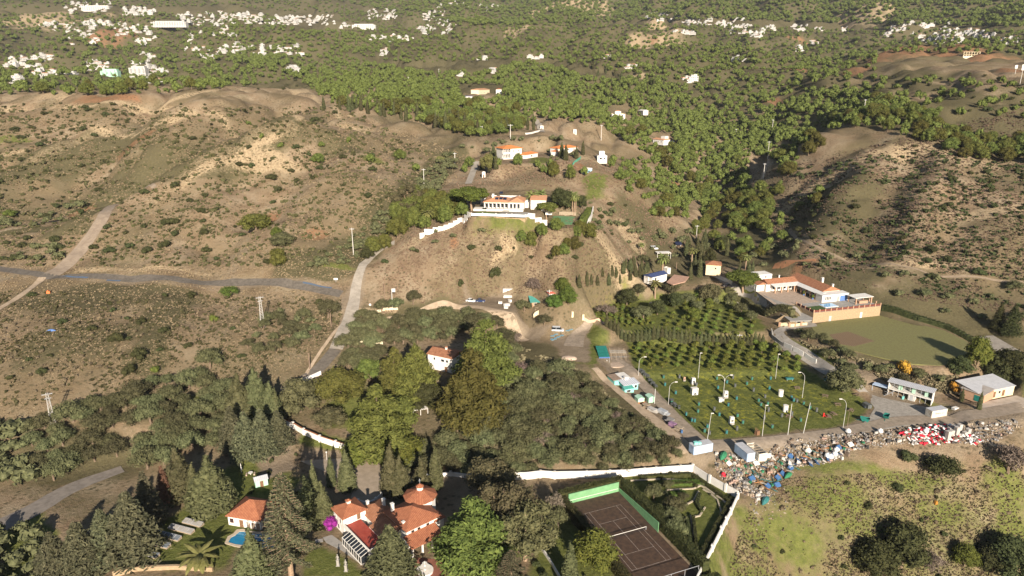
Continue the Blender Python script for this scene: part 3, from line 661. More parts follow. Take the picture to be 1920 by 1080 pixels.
for v in range(2):
    rg=np.random.RandomState(50+v)
    L=dome(rg,16,9.5,4.5,4.5,2.2,.5)                       # umbrella pine
    t=MB();t.tube([(0,0,-.4),(.3,.2,3),(0,0,6.2)],[.38,.28,.2],8);limbs(rg,t,3.6,L,.3,.17,9)
    c=MB();lobes_to(c,rg,L,4200,.4,up=.5,core=.8,csub=1);addproto('umbrella',10,11.5,[('trunk',t,barkp),('crown',c,LM['bright'])])
    L=[]                                                   # gum
    for k in range(20):
        a=rg.rand()*6.28;r=5.6*math.sqrt(rg.rand());z=5+rg.rand()*9.5*(1-(r/8)**2);R=1.5+rg.rand()*1.1;L.append((r*math.cos(a),r*math.sin(a),z,R,R,R*.85))
    t=MB();t.tube([(0,0,-.5),(.4,.2,4),(0,0,12)],[.5,.38,.15],8);limbs(rg,t,4,L,.3,.22,12)
    c=MB();lobes_to(c,rg,L,5200,.42,up=.1,core=.7,shell=(.6,1.25));addproto('gum',16,14,[('trunk',t,barkp),('crown',c,LM['gum'])])
    t=MB();t.tube([(0,0,-.5),(0,0,10),(.2,0,22),(.2,0,25.5)],[.55,.4,.18,.04],9);c=MB();Cc=[];Nn=[]   # Norfolk pine, thin whorls
    for k in range(26):
        f=k/25;z=5+f*20;R=5.6*(1-f)**.75+.4
        for j in range(6):
            a=j*PI/3+k*.9;t.tube([(0,0,z),(R*.5*math.cos(a),R*.5*math.sin(a),z+.25),(R*math.cos(a),R*math.sin(a),z+.55)],[.1*(1-f)+.03,.06,.03],4)
            m=int(40*(1-f)+12);r=R*(.15+.85*rg.rand(m));w=(rg.rand(m)-.5)*1.1
            Cc.append(np.stack([r*math.cos(a)-w*math.sin(a),r*math.sin(a)+w*math.cos(a),z+.05+.1*r+rg.randn(m)*.12],1));Nn.append(np.tile([0,0,1.],(m,1)))
    V_,F_=cards(rg,np.concatenate(Cc),np.concatenate(Nn),.34,2.4,.6);c.add(V_,F_);addproto('norfolk',25.5,11.5,[('trunk',t,barkp),('crown',c,LM['conifer'])])
    for kind,hh,rr,fl in (('palm',9,.28,3.0),('shortpalm',3.5,.4,3.4)):
        t=MB();t.tube([(0,0,-.3),(.1,0,hh*.5),(0,0,hh-.2)],[rr*1.25,rr,rr*.95],8);c=MB()
        if kind=='palm': t.ico((0,0,hh-.9),.75,1,.4,0,v,(1,1,1.5))
        for j in range(30):
            a=j*2.4;el=1.25-1.7*(j/30);P=[];ln=fl*(.85+.3*rg.rand())
            for q in range(6):
                u=q/5;ang=el-u*1.25;P.append((0 if q==0 else P[-1][0]+ln/5*math.cos(ang),0 if q==0 else P[-1][1]+ln/5*math.sin(ang)))
            Vv=[]
            for q,(rd,zz) in enumerate(P):
                w=(.42 if kind=='palm' else .5)*math.sin(PI*(.15+.8*q/5))
                for sgn in (-1,0,1): Vv.append((rd*math.cos(a)-sgn*w*math.sin(a),rd*math.sin(a)+sgn*w*math.cos(a),hh+zz-abs(sgn)*w*.45))
            Ff=[]
            for q in range(5):
                Ff+=[(q*3,q*3+1,q*3+4,q*3+3),(q*3+1,q*3+2,q*3+5,q*3+4)]
            c.add(Vv,Ff)
        addproto(kind,hh+1.5,fl*2,[('trunk',t,barkp),('fronds',c,LM['palm'])])
# low versions
def lowproto(kind,H_,W_,fn,nv=5):
    for v in range(nv):
        rg=np.random.RandomState(100+v);mb=MB();fn(rg,mb);V=np.concatenate(mb.V);LOW.setdefault(kind,[]).append((H_,W_,V,mb.F))
def _lp(rg,mb): lobes_to(mb,rg,dome(rg,6,6.2,1.6,5.6,2.3,1.0),100,1.15,core=.85,csub=0,up=.3,shell=(.85,1.1))
def _lo(rg,mb): lobes_to(mb,rg,dome(rg,4,4.4,1.2,2.6,1.6,.85),60,.75,core=.85,csub=0,shell=(.85,1.15))
def _ls(rg,mb): lobes_to(mb,rg,dome(rg,2,1.6,.3,1,.95,.8),24,.5,core=.8,csub=0,shell=(.8,1.15))
def _lc(rg,mb): lobes_to(mb,rg,[(0,0,2.5,1.1,1.1,2.6),(0,0,6,.95,.95,3),(0,0,9.2,.5,.5,2.6)],60,.7,core=.9,csub=0,up=.8,under=1)
lowproto('pine',9.5,10,_lp);lowproto('olive',5.4,6.2,_lo);lowproto('shrub',2.0,3.2,_ls);lowproto('greyshrub',2.0,3.2,_ls);lowproto('cypress',12,2.6,_lc);lowproto('citrus',2.7,3.0,_ls)
NAMES=dict(pine=('pine_tree','pine tree'),tallpine=('pine_tree','pine tree'),umbrella=('pine_tree','pine tree'),olive=('olive_tree','olive tree'),shrub=('shrub','shrub'),greyshrub=('shrub','shrub'),
 cypress=('cypress_tree','cypress tree'),broadcypress=('cypress_tree','cypress tree'),conifer=('conifer_tree','conifer tree'),norfolk=('conifer_tree','conifer tree'),gum=('gum_tree','gum tree'),
 citrus=('citrus_tree','citrus tree'),bare=('bare_tree','bare tree'),palm=('palm_tree','palm tree'),shortpalm=('palm_tree','palm tree'),
 )
rgT=np.random.RandomState(4)
def plant(kind,x,y,z,h,w,label,group=None,leaf=None,v=None,rz=None):
    P=PROTO[kind];H_,W_,parts=P[(v if v is not None else rgT.randint(100))%len(P)]
    nm,cat=NAMES[kind];rz=rgT.rand()*6.28 if rz is None else rz;sc=(w/W_,w/W_,h/H_)
    if len(parts)==1:
        o=bpy.data.objects.new(nm,parts[0][1]);COL.objects.link(o);o.location=(x,y,z-.1);o.rotation_euler=(0,0,rz);o.scale=sc
        top=o
    else:
        top=bpy.data.objects.new(nm,None);COL.objects.link(top);top.location=(x,y,z-.1);top.rotation_euler=(0,0,rz);top.scale=sc
        for pn,me in parts:
            c=bpy.data.objects.new(pn,me);COL.objects.link(c);c.parent=top
            if leaf and pn!='trunk':
                c.material_slots[0].link='OBJECT';c.material_slots[0].material=LM[leaf]
    if leaf and len(parts)==1: top.material_slots[0].link='OBJECT';top.material_slots[0].material=LM[leaf]
    return tag(top,label,cat,group)
# ---- single trees that the photograph shows one by one: kind, base px, height, width, label, leaf
ONE=[
('tallpine',912,722,19,18,'big rounded yellow-green pine with a broad head, behind and right of the white wooded house',None),
('tallpine',888,800,21,19,'largest pine of the garden, its wide crown hiding the right end of the wooded house',None),
('tallpine',782,755,17,13,'tall olive-green pine directly left of the white house in the wood',None),
('tallpine',742,742,14,11,'rounded pine second to the left of the white house in the wood',None),
('tallpine',712,858,19,17,'tall conical pine with layered boughs standing over the long white garden wall',None),
('pine',640,752,12,16,'yellowish spreading pine with a crooked trunk beside the green lawn',None),
('pine',690,712,8,9,'small olive-green pine behind the spreading one at the top of the lawn',None),
('pine',748,800,10,13,'low yellow-green tree between the tall conical pine and the pale shed',None),
('pine',690,868,9,14,'low golden-green tree behind the middle of the long garden wall','citrus'),
('pine',762,868,8,12,'low golden-green tree behind the right end of the long garden wall','citrus'),
('pine',800,770,10,12,'dark green pine below the terrace of the wooded house','shrub'),
('pine',620,800,7,10,'mixed green and russet tree behind the left end of the long garden wall','gum'),
('pine',563,772,12,14,'thin-crowned tree with several pale bare stems above the garden wall','gum'),
('tallpine',893,1062,15,16,'large yellow-green pine with pale trunk beside the terracotta villa',None),
('gum',945,1010,17,16,'tall brown-green gum tree right of the terracotta villa',None),
('gum',985,1050,16,15,'wide brown-green gum tree next to the tennis court hedge',None),
('gum',925,930,12,13,'gum tree with pale limbs against the white wall behind the villa',None),
('norfolk',547,1085,25,12.5,'tall thin conifer with bare pale trunk and whorled branches in front of the pool house',None),
('norfolk',958,1110,10,8,'young conifer with stepped branches below the gum trees',None),
('conifer',735,1098,15,12,'dark bushy conifer in front of the terracotta villa','olive'),
('conifer',255,1045,17,13,'broad conifer with layered grey-green boughs above the cold frames',None),
('conifer',205,1055,14,10,'layered conifer left of the broad one by the cold frames',None),
('conifer',160,1080,14,11,'layered conifer at the lower left with upswept tips',None),
('conifer',110,1085,12,10,'leftmost layered conifer at the bottom edge beside the grass',None),
('conifer',283,985,15,8,'slim pale-tipped conifer at the head of the left row',None),
('conifer',440,845,14,9,'pale conifer at the lower left of the group above the small lawn',None),
('conifer',466,862,15,10,'pale conifer in the middle front of the group above the small lawn',None),
('conifer',496,856,15,10,'pale conifer second from the right in the group above the small lawn',None),
('conifer',525,840,12,9,'rightmost conifer of the group above the small lawn',None),
('broadcypress',455,790,16,9,'tall dark cypress at the upper left of the conifer group',None),
('broadcypress',485,785,17,9,'tall cypress at the top of the conifer group by the lane',None),
('broadcypress',512,795,14,7,'tall cypress at the upper right of the conifer group',None),
('broadcypress',340,932,14,8.5,'broad dense cypress, left of the pair above the allotment lawn',None),
('broadcypress',398,955,15,10.5,'widest dense cypress, right of the pair above the allotment lawn',None),
('broadcypress',368,938,11,4.5,'narrow cypress squeezed between the two broad ones',None),
('conifer',312,945,11,5,'dead reddish-brown conifer in the row beside the broad cypresses','rust'),
('cypress',522,798,12,2.6,'slender cypress standing by the top of the garden wall',None),
('broadcypress',652,918,12,4.4,'lone cypress on the paved turning circle',None),
('broadcypress',735,925,15,5.2,'taller of the twin cypresses behind the terracotta villa',None),
('broadcypress',752,928,12,5.2,'shorter of the twin cypresses behind the terracotta villa',None),
('broadcypress',790,927,11,4.6,'pointed cypress left of the turret roof',None),
('cypress',818,915,12,3.6,'slim cypress right of the turret roof',None),
('cypress',622,912,9,2.4,'thin cypress at the left of the turning circle',None),
('broadcypress',608,985,12,5,'cypress next to the corner tower of the villa',None),
('broadcypress',578,978,13,5.5,'cypress between the pool house and the villa',None),
('cypress',592,955,13,3,'dark thin cypress behind the pair near the villa',None),
('broadcypress',478,1105,15,8,'big cypress standing in front of the kidney-shaped pool',None),
('shortpalm',378,1066,5,9.5,'low palm with long arching fronds beside the cold frames',None),
('umbrella',1393,548,10,15,'round flat-topped umbrella pine beside the finca entrance',None),
('pine',1055,548,6.5,6.5,'green round tree behind the green-roofed cabin','bright'),
('pine',1065,572,8,8,'bright green round tree right of the green-roofed cabin','bright'),
('pine',1040,578,6.5,7,'bushy green tree next to the cabin deck','bright'),
('olive',983,584,5.5,6.5,'olive tree leaning on the left side of the green-roofed cabin',None),
('olive',1020,610,5,5.5,'grey olive tree below the cabin deck',None),
('bare',1000,548,7,6,'bare grey tree beside the small white kiosk',None),
('palm',1297,0,1,1,'',None),
('palm',1240,532,14,7,'tallest fan palm, shaggy trunk, by the blue-roofed shed',None),
('palm',1228,558,8,7,'fan palm in the shrubbery below the blue-roofed shed',None),
('palm',1297,495,8,6.5,'fan palm near the small yellow house',None),
('palm',1202,478,6,4.5,'little palm left of the parked white jeep',None),
('palm',1398,505,7,6,'fan palm behind the umbrella pine',None),
('palm',1073,402,9,4.6,'left of the three slim palms behind the padel court',None),
('palm',1076,403,10.5,4.6,'middle of the three slim palms behind the padel court',None),
('palm',1079,402,9,4.6,'right of the three slim palms behind the padel court',None),
('shortpalm',996,388,7,7,'feathery palm in front of the hilltop villa terrace',None),
('shortpalm',1013,385,7,7,'feathery palm at the right of the hilltop villa terrace',None),
('palm',803,428,8,7,'fan palm below the stepped white wall of the hilltop villa',None),
('umbrella',885,395,11,16,'massive round green pine left of the hilltop villa','bright'),
('umbrella',1025,412,8,10,'single-stemmed pine in front of the hilltop villa','pine'),
('pine',1048,388,9,9,'dark green tree behind the slim palms','shrub'),
('pine',1062,395,10,9,'dark tree right of the slim palms','shrub'),
('pine',1090,392,7,6,'dark bush-like tree behind the padel court','shrub'),
('pine',1580,735,9,11.5,'dark rounded tree between the picnic lawn and the yard','olive'),
('pine',1830,690,12,9,'yellow-green broad tree left of the old farm shed','citrus'),
('pine',1868,715,11,13,'dark green tree overhanging the old farm shed roof','shrub'),
('pine',1895,700,9,14,'dark tree behind the right end of the farm shed','shrub'),
('pine',1797,703,7,8,'dark round tree at the lower edge of the brown field','shrub'),
('conifer',1868,622,12,6,'dark spruce left of the pair beside the long concrete yard','shrub'),
('conifer',1893,630,13,8,'dark spruce right of the pair beside the long concrete yard','shrub'),
('shrub',1693,700,5,5,'bright golden autumn bush behind the two-storey container building','gold'),
('shrub',1788,735,4,4.5,'golden bush beside the old farm shed','gold'),
('cypress',1802,752,4.5,1.3,'small clipped cypress left in front of the farm shed',None),
('cypress',1835,768,6,1.4,'thin clipped cypress at the white retaining wall',None),
('pine',700,478,9,8,'rounded pine where the pale road bends over the saddle',None),
('pine',722,468,8,7,'pine on the upper side of the road bend',None),
('pine',690,486,6,7,'olive-green bush beside the road bend','shrub'),
('pine',745,445,10,10,'pine right above the road bend under the fan palm',None),
('pine',775,428,8,7,'rounded pine at the foot of the stepped white wall','bright'),
('gum',765,402,14,15,'tall feathery gum tree left of the hilltop villa grounds',None),
('gum',915,325,13,9,'pale wispy tree below the orange-roofed white house','palm'),
('pine',480,432,9,17,'widest dark pine clump on the left hillside near the red cut',None),
('pine',530,462,7,10,'round grey-green tree right of the wide pine clump','olive'),
('pine',522,500,9,8,'olive-green pine above the left end of the dark gully',None),
('pine',520,445,5,6,'small bright green bush between the clump and the gully','bright'),
('olive',394,690,8,8,'lone round grey-green tree on the bare lower slope',None),
('olive',433,557,5,7,'lone bright bush on the verge below the road','bright'),
('olive',615,595,8,9,'round pale olive tree beside the road junction',None),
('shrub',322,422,3.6,6,'dark round bush on the left slope above the road',None),
('shrub',20,405,4,7,'bright green bush at the left edge above the track','bright'),
('shrub',218,642,4,5,'isolated round bush, left of three casting black shadows',None),
('shrub',262,672,4,5,'isolated round bush, middle of three casting black shadows',None),
('shrub',245,700,3.4,4.5,'isolated round bush, right of three casting black shadows',None),
('shrub',292,698,2.4,3,'little yellow-green bush on the bare lower slope','citrus'),
('shrub',400,602,2.6,3,'small bright bush in the middle of the bare slope','citrus'),
('shrub',871,0,1,1,'',None),
('shrub',930,520,5,5.5,'dark bush above the white kiosk',None),
('shrub',864,536,3,3,'little dark bush on the bare slope above the parked cars',None),
('bare',1040,968,7,5,'pale leafless tree left of the tennis court hedge',None),
('olive',1047,990,6,4.8,'grey rounded tree beneath the leafless one by the court',None),
('pine',1115,1062,9,11,'green leafy tree between the lawn path and the court hedge','citrus'),
('cypress',1068,1110,12,3.6,'pale cypress at the bottom edge left of the court',None),
('olive',1226,938,5,4.5,'olive tree at the top of the terraced garden',None),
('olive',1262,958,4.5,4.8,'olive tree in the middle of the terraced garden',None),
('olive',1236,975,4.6,4.2,'dark olive tree beside the court hedge in the terraced garden','shrub'),
('olive',1258,982,4.8,4.8,'grey olive tree lower in the terraced garden',None),
('olive',1270,1005,5,5,'lowest olive tree of the terraced garden',None),
('pine',1690,1062,13,13,'large dark tree throwing a black shadow on the bottom slope','shrub'),
('pine',1640,1080,10,12,'dark tree at the bottom edge left of the large one','shrub'),
('olive',1765,895,7,9,'dark bush-like tree on the green slope under the rubble','shrub'),
('bare',1890,885,9,11,'bare greyish tree at the right edge under the rubble',None),
('pine',1808,1062,7,7,'bright green rounded tree in the lower right corner','bright'),
('pine',1885,1080,12,14,'dark leafy tree in the bottom right corner','shrub'),
('pine',1860,1072,8,9,'dark tree left of the one in the bottom right corner','shrub'),
('bare',1740,1066,5,8,'brown leafless thicket between the bottom trees',None),
('shrub',1700,862,3,5,'round dark bush just under the rubble bank',None),
('bare',1138,590,5,8,'purplish leafless tree above the small citrus terrace',None),
('pine',1330,565,9,10,'golden-brown autumn tree on the orchard edge by the yellow house','gum'),
('pine',1300,600,6,7,'yellowish tree at the upper end of the citrus orchard','citrus'),
('pine',1175,572,8,9,'dark green leafy tree above the citrus terrace','shrub'),
('olive',1206,598,6,8,'grey olive tree at the corner of the citrus terrace',None),
('pine',1232,590,7,8,'dark tree right of the grey olive at the terrace corner','shrub'),
('pine',1265,575,7,8,'dark tree in the garden under the blue-roofed shed','shrub'),
('pine',1330,500,10,6,'dark cypress-like tree left of the yellow house','shrub'),
('pine',1355,470,9,8,'dark tree behind the yellow house','shrub'),
('conifer',1320,470,12,5,'tall dark conifer behind the palm near the yellow house','cypress'),
]
for k,px,py,h,w,lab,lf in ONE:
    if not lab: continue
    x,y,z=at(px,min(py,1200));q_=1.24 if k=='tallpine' else 1.12;h*=q_;w*=q_;plant(k,x,y,z,h,w,lab,None,lf)
# ---- woods and scrub by region
REQ={}
def parea(P): return abs(sum(P[i][0]*P[(i+1)%len(P)][1]-P[(i+1)%len(P)][0]*P[i][1] for i in range(len(P))))/2+1
def widen(P,n):
    "woods and scrub go on past the edges of the view"
    Q=[(2260.0 if a>=1915 else -340.0 if a<=1 else float(a),1190.0 if b>=1080 else float(b)) for a,b in P]
    return Q,int(n*parea(Q)/parea(P))
def scatter(kind,poly,n,dmin,h,wr,label,group,excl=()):
    poly,n=widen(poly,n);xs=[p[0] for p in poly];ys=[p[1] for p in poly]
    px=rgT.uniform(min(xs),max(xs),n);py=rgT.uniform(min(ys),max(ys),n);k=inpoly(px,py,poly)
    for e in excl: k&=~inpoly(px,py,e)
    px=px[k];py=py[k];X,Y,Z=hit(px,py);k=offroad(X,Y,1.2)&((fbm(X/26,Y/26,71,3)+.22*rgT.rand(len(X))>.56) if kind=='shrub' else True);X,Y,Z=X[k],Y[k],Z[k];cell={};out=[]
    cs=dmin
    for i in range(len(X)):
        d=dmin*(.8+.5*rgT.rand());key=(int(X[i]//cs),int(Y[i]//cs));ok=True
        for a in (-1,0,1):
            for b in (-1,0,1):
                for q in cell.get((key[0]+a,key[1]+b),()):
                    if (X[i]-q[0])**2+(Y[i]-q[1])**2<d*d: ok=False;break
                if not ok: break
            if not ok: break
        if ok: cell.setdefault(key,[]).append((X[i],Y[i]));hh=h[0]+(h[1]-h[0])*rgT.rand()**1.4;out.append((X[i],Y[i],Z[i],hh,hh*wr*(.8+.4*rgT.rand()),label,group))
    REQ.setdefault(kind,[]).extend(out)
BLD=[[(780,645),(870,645),(870,730),(780,730)],[(900,350),(1060,350),(1060,432),(880,432)],[(1200,500),(1290,500),(1290,545),(1200,545)],[(1210,460),(1255,460),(1255,488),(1210,488)],[(1318,483),(1362,483),(1362,515),(1318,515)],
 [(940,272),(1030,272),(1030,312),(940,312)],[(1045,268),(1090,268),(1090,292),(1045,292)],[(1115,283),(1145,283),(1145,305),(1115,305)],[(1140,200),(1180,200),(1180,228),(1140,228)],[(1218,250),(1268,250),(1268,278),(1218,278)],[(860,160),(946,160),(946,192),(860,192)],[(1370,520),(1660,500),(1660,615),(1440,620)],
 [(990,550),(1045,550),(1045,600),(990,600)],[(1400,300),(1460,300),(1460,360),(1400,360)],[(1000,220),(1020,220),(1020,250),(1000,250)]]
scatter('pine',[(560,150),(640,105),(760,135),(880,140),(1000,118),(1120,150),(1250,150),(1320,210),(1420,240),(1560,270),(1500,300),(1470,340),(1440,420),(1380,440),(1310,380),(1230,300),(1120,235),(1020,225),(960,252),(880,258),(800,235),(700,212),(620,195)],34000,5.3,(4.5,11.5),1.0,'round green pine in the wood filling the valley behind the hilltop villas','pines of the valley wood',BLD)
scatter('pine',[(1420,215),(1560,168),(1700,205),(1760,235),(1850,262),(1919,280),(1919,315),(1800,300),(1720,262),(1640,240),(1540,245),(1450,300)],5000,7,(7,11),1.0,'round green pine in the belt of wood behind the bare right-hand hill','pines behind the right-hand hill')
scatter('pine',[(1230,300),(1310,370),(1370,440),(1440,420),(1560,350),(1480,440),(1400,500),(1330,470),(1280,430),(1240,380)],900,8.5,(6,9),.95,'pine on the shaded gully side between the citrus orchard and the wood','pines in the right-hand gully',BLD)
scatter('pine',[(990,445),(1030,436),(1100,432),(1112,455),(1070,478),(1040,492),(1010,480),(965,458)],900,4.0,(6,9.5),.8,'dense green pine of the clump below the padel court','pines below the padel court')
scatter('pine',[(740,420),(760,375),(830,385),(880,400),(860,412),(790,435)],420,4.8,(8,12),.85,'pine among the trees left of the hilltop villa','pines left of the hilltop villa',BLD)
scatter('pine',[(860,335),(905,310),(1000,325),(1080,345),(1100,330),(1060,318),(940,305),(880,310)],330,6,(6,9.5),.85,'pine on the rise between the hilltop villa and the orange-roofed house','pines above the hilltop villa',BLD)
scatter('pine',[(1150,300),(1250,300),(1300,380),(1240,420),(1170,360),(1130,290)],500,5.5,(4,8),1,'pine on the slope right of the hilltop villa','pines right of the hilltop villa',BLD)
scatter('pine',[(430,230),(640,240),(700,300),(820,290),(760,370),(640,330),(560,300)],60,14,(4,8),1,'scattered pine on the flank of the bare left hill','pines on the left hill')
scatter('pine',[(600,-5),(1919,-5),(1919,60),(1660,48),(1500,42),(1250,38),(1100,44),(900,50),(760,30)],24000,11,(7,15),1.25,'pine of the far mountain forest','pines of the far mountain forest')
scatter('pine',[(1270,160),(1460,180),(1430,250),(1320,225)],500,8,(6,9),1.0,'pine on the shaded bowl behind the valley wood','pines of the shaded bowl')
scatter('pine',[(0,-5),(600,-5),(700,30),(500,20),(430,12),(0,22)],3500,16,(7,12),1.3,'tree on the far hills above the white village','trees above the white village')
scatter('pine',[(440,95),(430,45),(500,28),(560,60),(640,60),(760,80),(640,105),(560,150),(480,130)],3500,9,(7,11),1.15,'pine on the wooded knoll beside the white village','pines of the village knoll')
scatter('pine',[(0,30),(440,25),(460,90),(560,150),(400,170),(200,180),(0,175)],9000,10,(4,12),1.05,'dark tree among the white houses of the left-hand village','trees among the left-hand village')
scatter('pine',[(640,20),(1000,45),(1240,45),(1640,60),(1640,110),(1450,190),(1300,160),(1000,110),(760,120),(640,100)],16000,8.5,(3.5,10.5),1.1,'tree on the far slope between the scattered white houses','trees on the far slope')
scatter('pine',[(1640,55),(1919,65),(1919,110),(1640,100)],900,11,(6,10),1.1,'tree among the white villas of the right-hand village','trees among the right-hand village')
scatter('pine',[(1500,110),(1640,95),(1640,140),(1919,180),(1919,270),(1700,205),(1500,170)],700,11,(5,9),1.05,'tree on the dark slope below the right-hand village','trees below the right-hand village')
scatter('cypress',[(600,205),(700,215),(830,245),(900,252),(1000,250),(1020,232),(900,235),(780,215),(620,190)],420,4.5,(9,13),.24,'slender cypress in the row along the near edge of the valley wood','cypresses edging the valley wood')
scatter('cypress',[(1100,120),(1300,180),(1250,220),(1150,200)],160,9,(9,12),.25,'slender cypress standing up among the valley pines','cypresses in the valley wood')
scatter('cypress',[(1015,270),(1050,270),(1120,300),(1050,305)],40,6,(8,11),.3,'cypress beside the low orange-roofed house','cypresses by the orange-roofed houses',BLD)
scatter('cypress',[(890,335),(915,320),(935,330),(930,290),(915,290)],30,5,(8,11),.3,'cypress below the two-storey orange-roofed house','cypresses below the two-storey house',BLD)
scatter('cypress',[(1075,545),(1200,525),(1225,510),(1180,495),(1090,535)],260,2.2,(4.5,7),.35,'small upright cypress in the ragged row under the cliff','cypresses under the cliff')
scatter('cypress',[(1280,520),(1310,530),(1320,480),(1360,490),(1380,480),(1300,450),(1280,480)],60,5,(8,12),.26,'dark cypress around the small yellow house','cypresses around the yellow house',BLD)
scatter('cypress',[(1380,530),(1415,510),(1400,500),(1385,508)],30,4,(5,7),.3,'cypress beside the lane to the finca','cypresses by the finca lane')
WH='grey-green evergreen tree in the dark wood left of the conifers'
scatter('olive',[(0,830),(60,800),(130,775),(220,745),(300,725),(380,715),(425,745),(425,800),(405,850),(350,850),(300,880),(250,880),(200,888),(100,905),(0,935)],1300,4.4,(5,8.5),1.1,WH,'trees of the lower left wood')
scatter('olive',[(640,640),(660,600),(760,570),(830,572),(880,590),(940,600),(965,650),(960,760),(1000,700),(1060,705),(1120,740),(1190,800),(1245,830),(1268,862),(1180,872),(1090,872),(980,868),(880,872),(840,875),(780,850),(840,830),(860,780),(960,760),(950,650),(880,620),(840,640),(760,650),(720,660),(690,700),(650,690)],3600,3.7,(4.5,8),1.15,'grey-green bushy tree on the wooded slope between the garden wall and the picnic lawn','trees of the middle slope',BLD)
scatter('olive',[(720,872),(860,862),(1000,868),(1150,868),(1270,858),(1285,872),(1160,886),(950,890),(840,892),(760,895)],420,3.4,(3,6),1.15,'dark bushy tree close behind the long white boundary wall','trees behind the white boundary wall')
scatter('olive',[(1185,912),(1245,905),(1290,935),(1285,1000),(1255,990)],60,3.6,(1.6,3.6),1.1,'rounded shrub in the terraced garden','shrubs of the terraced garden')
scatter('bare',[(960,640),(1060,705),(1190,800),(1240,840),(1100,865),(980,860),(900,860),(980,740)],150,6,(4,6),1.1,'brownish leafless tree scattered on the wooded middle slope','bare trees of the middle slope')
scatter('olive',[(0,1085),(0,1000),(45,990),(80,1020),(60,1085)],60,4.5,(4,6.5),1.1,'grey-green tree in the bottom left corner','trees of the bottom left corner')
scatter('olive',[(480,620),(520,590),(600,590),(590,640),(540,660),(470,680),(450,660)],160,4.5,(3.5,6.5),1.1,'bushy tree round the foot of the lattice pylon','trees round the lattice pylon')
scatter('olive',[(630,690),(700,640),(720,670),(680,700)],50,5,(3,5),1.1,'bushy tree beside the lane above the lawn','trees beside the lane')
scatter('olive',[(1400,480),(1480,440),(1600,470),(1700,520),(1919,560),(1919,640),(1800,600),(1660,555),(1560,520),(1420,500)],420,8,(3,6),1.15,'dark round tree dotted over the foot of the right-hand hill','trees at the foot of the right-hand hill',BLD)
scatter('olive',[(1540,650),(1650,690),(1800,700),(1800,735),(1700,720),(1600,700),(1520,670)],170,5,(2.6,5),1.15,'bushy tree on the bank under the brown field','trees on the bank under the field')
scatter('olive',[(1450,660),(1480,625),(1560,635),(1640,690),(1600,700),(1540,670)],120,5,(3.5,6),1.1,'leafy tree on the bank right of the concrete-panel wall','trees beside the panel wall')
scatter('olive',[(1230,430),(1300,440),(1380,500),(1320,520),(1270,560),(1230,500),(1190,500)],160,6,(3.5,6.5),1.1,'leafy tree in the gardens along the valley floor','trees of the valley gardens',BLD)
scatter('olive',[(1130,560),(1200,530),(1330,540),(1350,560),(1440,590),(1440,610),(1340,590),(1240,575)],130,6,(4,7),1.05,'dark leafy tree along the upper edge of the orchard','trees along the upper orchard',BLD)
scatter('olive',[(30,480),(90,455),(130,470),(120,490),(60,500)],60,4.5,(3,5),1.2,'grey bush-like tree in the hollow beside the dirt track','trees beside the dirt track')
scatter('olive',[(60,410),(170,380),(180,400),(100,425),(0,440),(0,420)],60,5,(3,6),1.2,'dark bush-like tree in the left fold of the hills','trees in the left fold')
scatter('olive',[(640,500),(560,505),(620,480),(690,425),(740,385),(790,335),(840,292),(860,310),(800,390),(720,450),(660,495)],2600,3.0,(2.5,5),1.3,'dark evergreen bush in the overgrown gully beside the bare hill','trees of the overgrown gully')
scatter('olive',[(830,300),(900,285),(960,305),(1080,300),(1060,262),(950,262),(860,280)],220,5,(2.5,5),1.1,'dark evergreen around the ridge houses','evergreens around the ridge houses',BLD)
scatter('olive',[(1100,380),(1250,440),(1240,480),(1150,450),(1110,430)],140,5,(2,4.5),1.2,'evergreen bush on the slope beyond the padel court wall','evergreens beyond the padel court')
scatter('olive',[(900,420),(1000,430),(960,480),(900,500),(880,460),(760,480),(750,450)],60,7,(2,4),1.2,'small evergreen on the slope under the hilltop villa','small trees under the hilltop villa')
scatter('shrub',[(0,190),(640,200),(850,290),(760,370),(640,480),(560,500),(0,500)],900,7,(1.3,3.6),1.7,'dark bush on the dry grass of the left-hand hills','bushes of the left-hand hills')
scatter('shrub',[(180,545),(640,560),(620,600),(420,700),(280,760),(0,760),(0,560)],260,6,(1.2,3),1.5,'bush on the dry slope below the road','bushes on the slope below the road')
scatter('shrub',[(700,480),(1100,490),(1160,430),(1250,440),(1180,380),(1100,380),(1110,440),(1000,470),(850,430),(720,500),(740,560)],500,5,(1.2,3.2),1.5,'bush on the dry slope of the central hill','bushes of the central hill',BLD)
scatter('shrub',[(1460,330),(1700,270),(1919,310),(1919,560),(1700,520),(1480,430)],900,7,(1.3,3.4),1.6,'bush on the dry grass of the right-hand hill','bushes of the right-hand hill')
scatter('shrub',[(1400,150),(1919,120),(1919,260),(1700,200),(1500,170)],500,9,(2,4),1.6,'bush on the burnt-looking slope under the right-hand village','bushes under the right-hand village')
scatter('shrub',[(0,180),(600,170),(560,150),(0,130)],300,12,(2,4),1.6,'bush on the crest in front of the left-hand village','bushes on the left crest')
scatter('greyshrub',[(1400,960),(1500,900),(1700,870),(1919,870),(1919,1080),(1400,1080)],260,3.2,(.6,1.6),1.5,'brownish scrub bush on the steep slope in the lower right','scrub bushes of the lower right slope')
scatter('shrub',[(1330,1080),(1450,900),(1919,860),(1919,1080)],200,5.5,(1,2.6),1.5,'green bush on the steep slope in the lower right','green bushes of the lower right slope')
scatter('greyshrub',[(100,570),(330,550),(320,600),(230,680),(100,740),(0,700),(0,620)],800,2.6,(.7,1.5),1.6,'dry grey-brown scrub bush below the left road','scrub bushes below the left road')
scatter('shrub',[(1120,700),(1200,740),(1290,850),(1260,860),(1180,780)],60,3.5,(1.2,2.5),1.4,'bush on the verge between the wood and the picnic track','bushes on the picnic track verge')
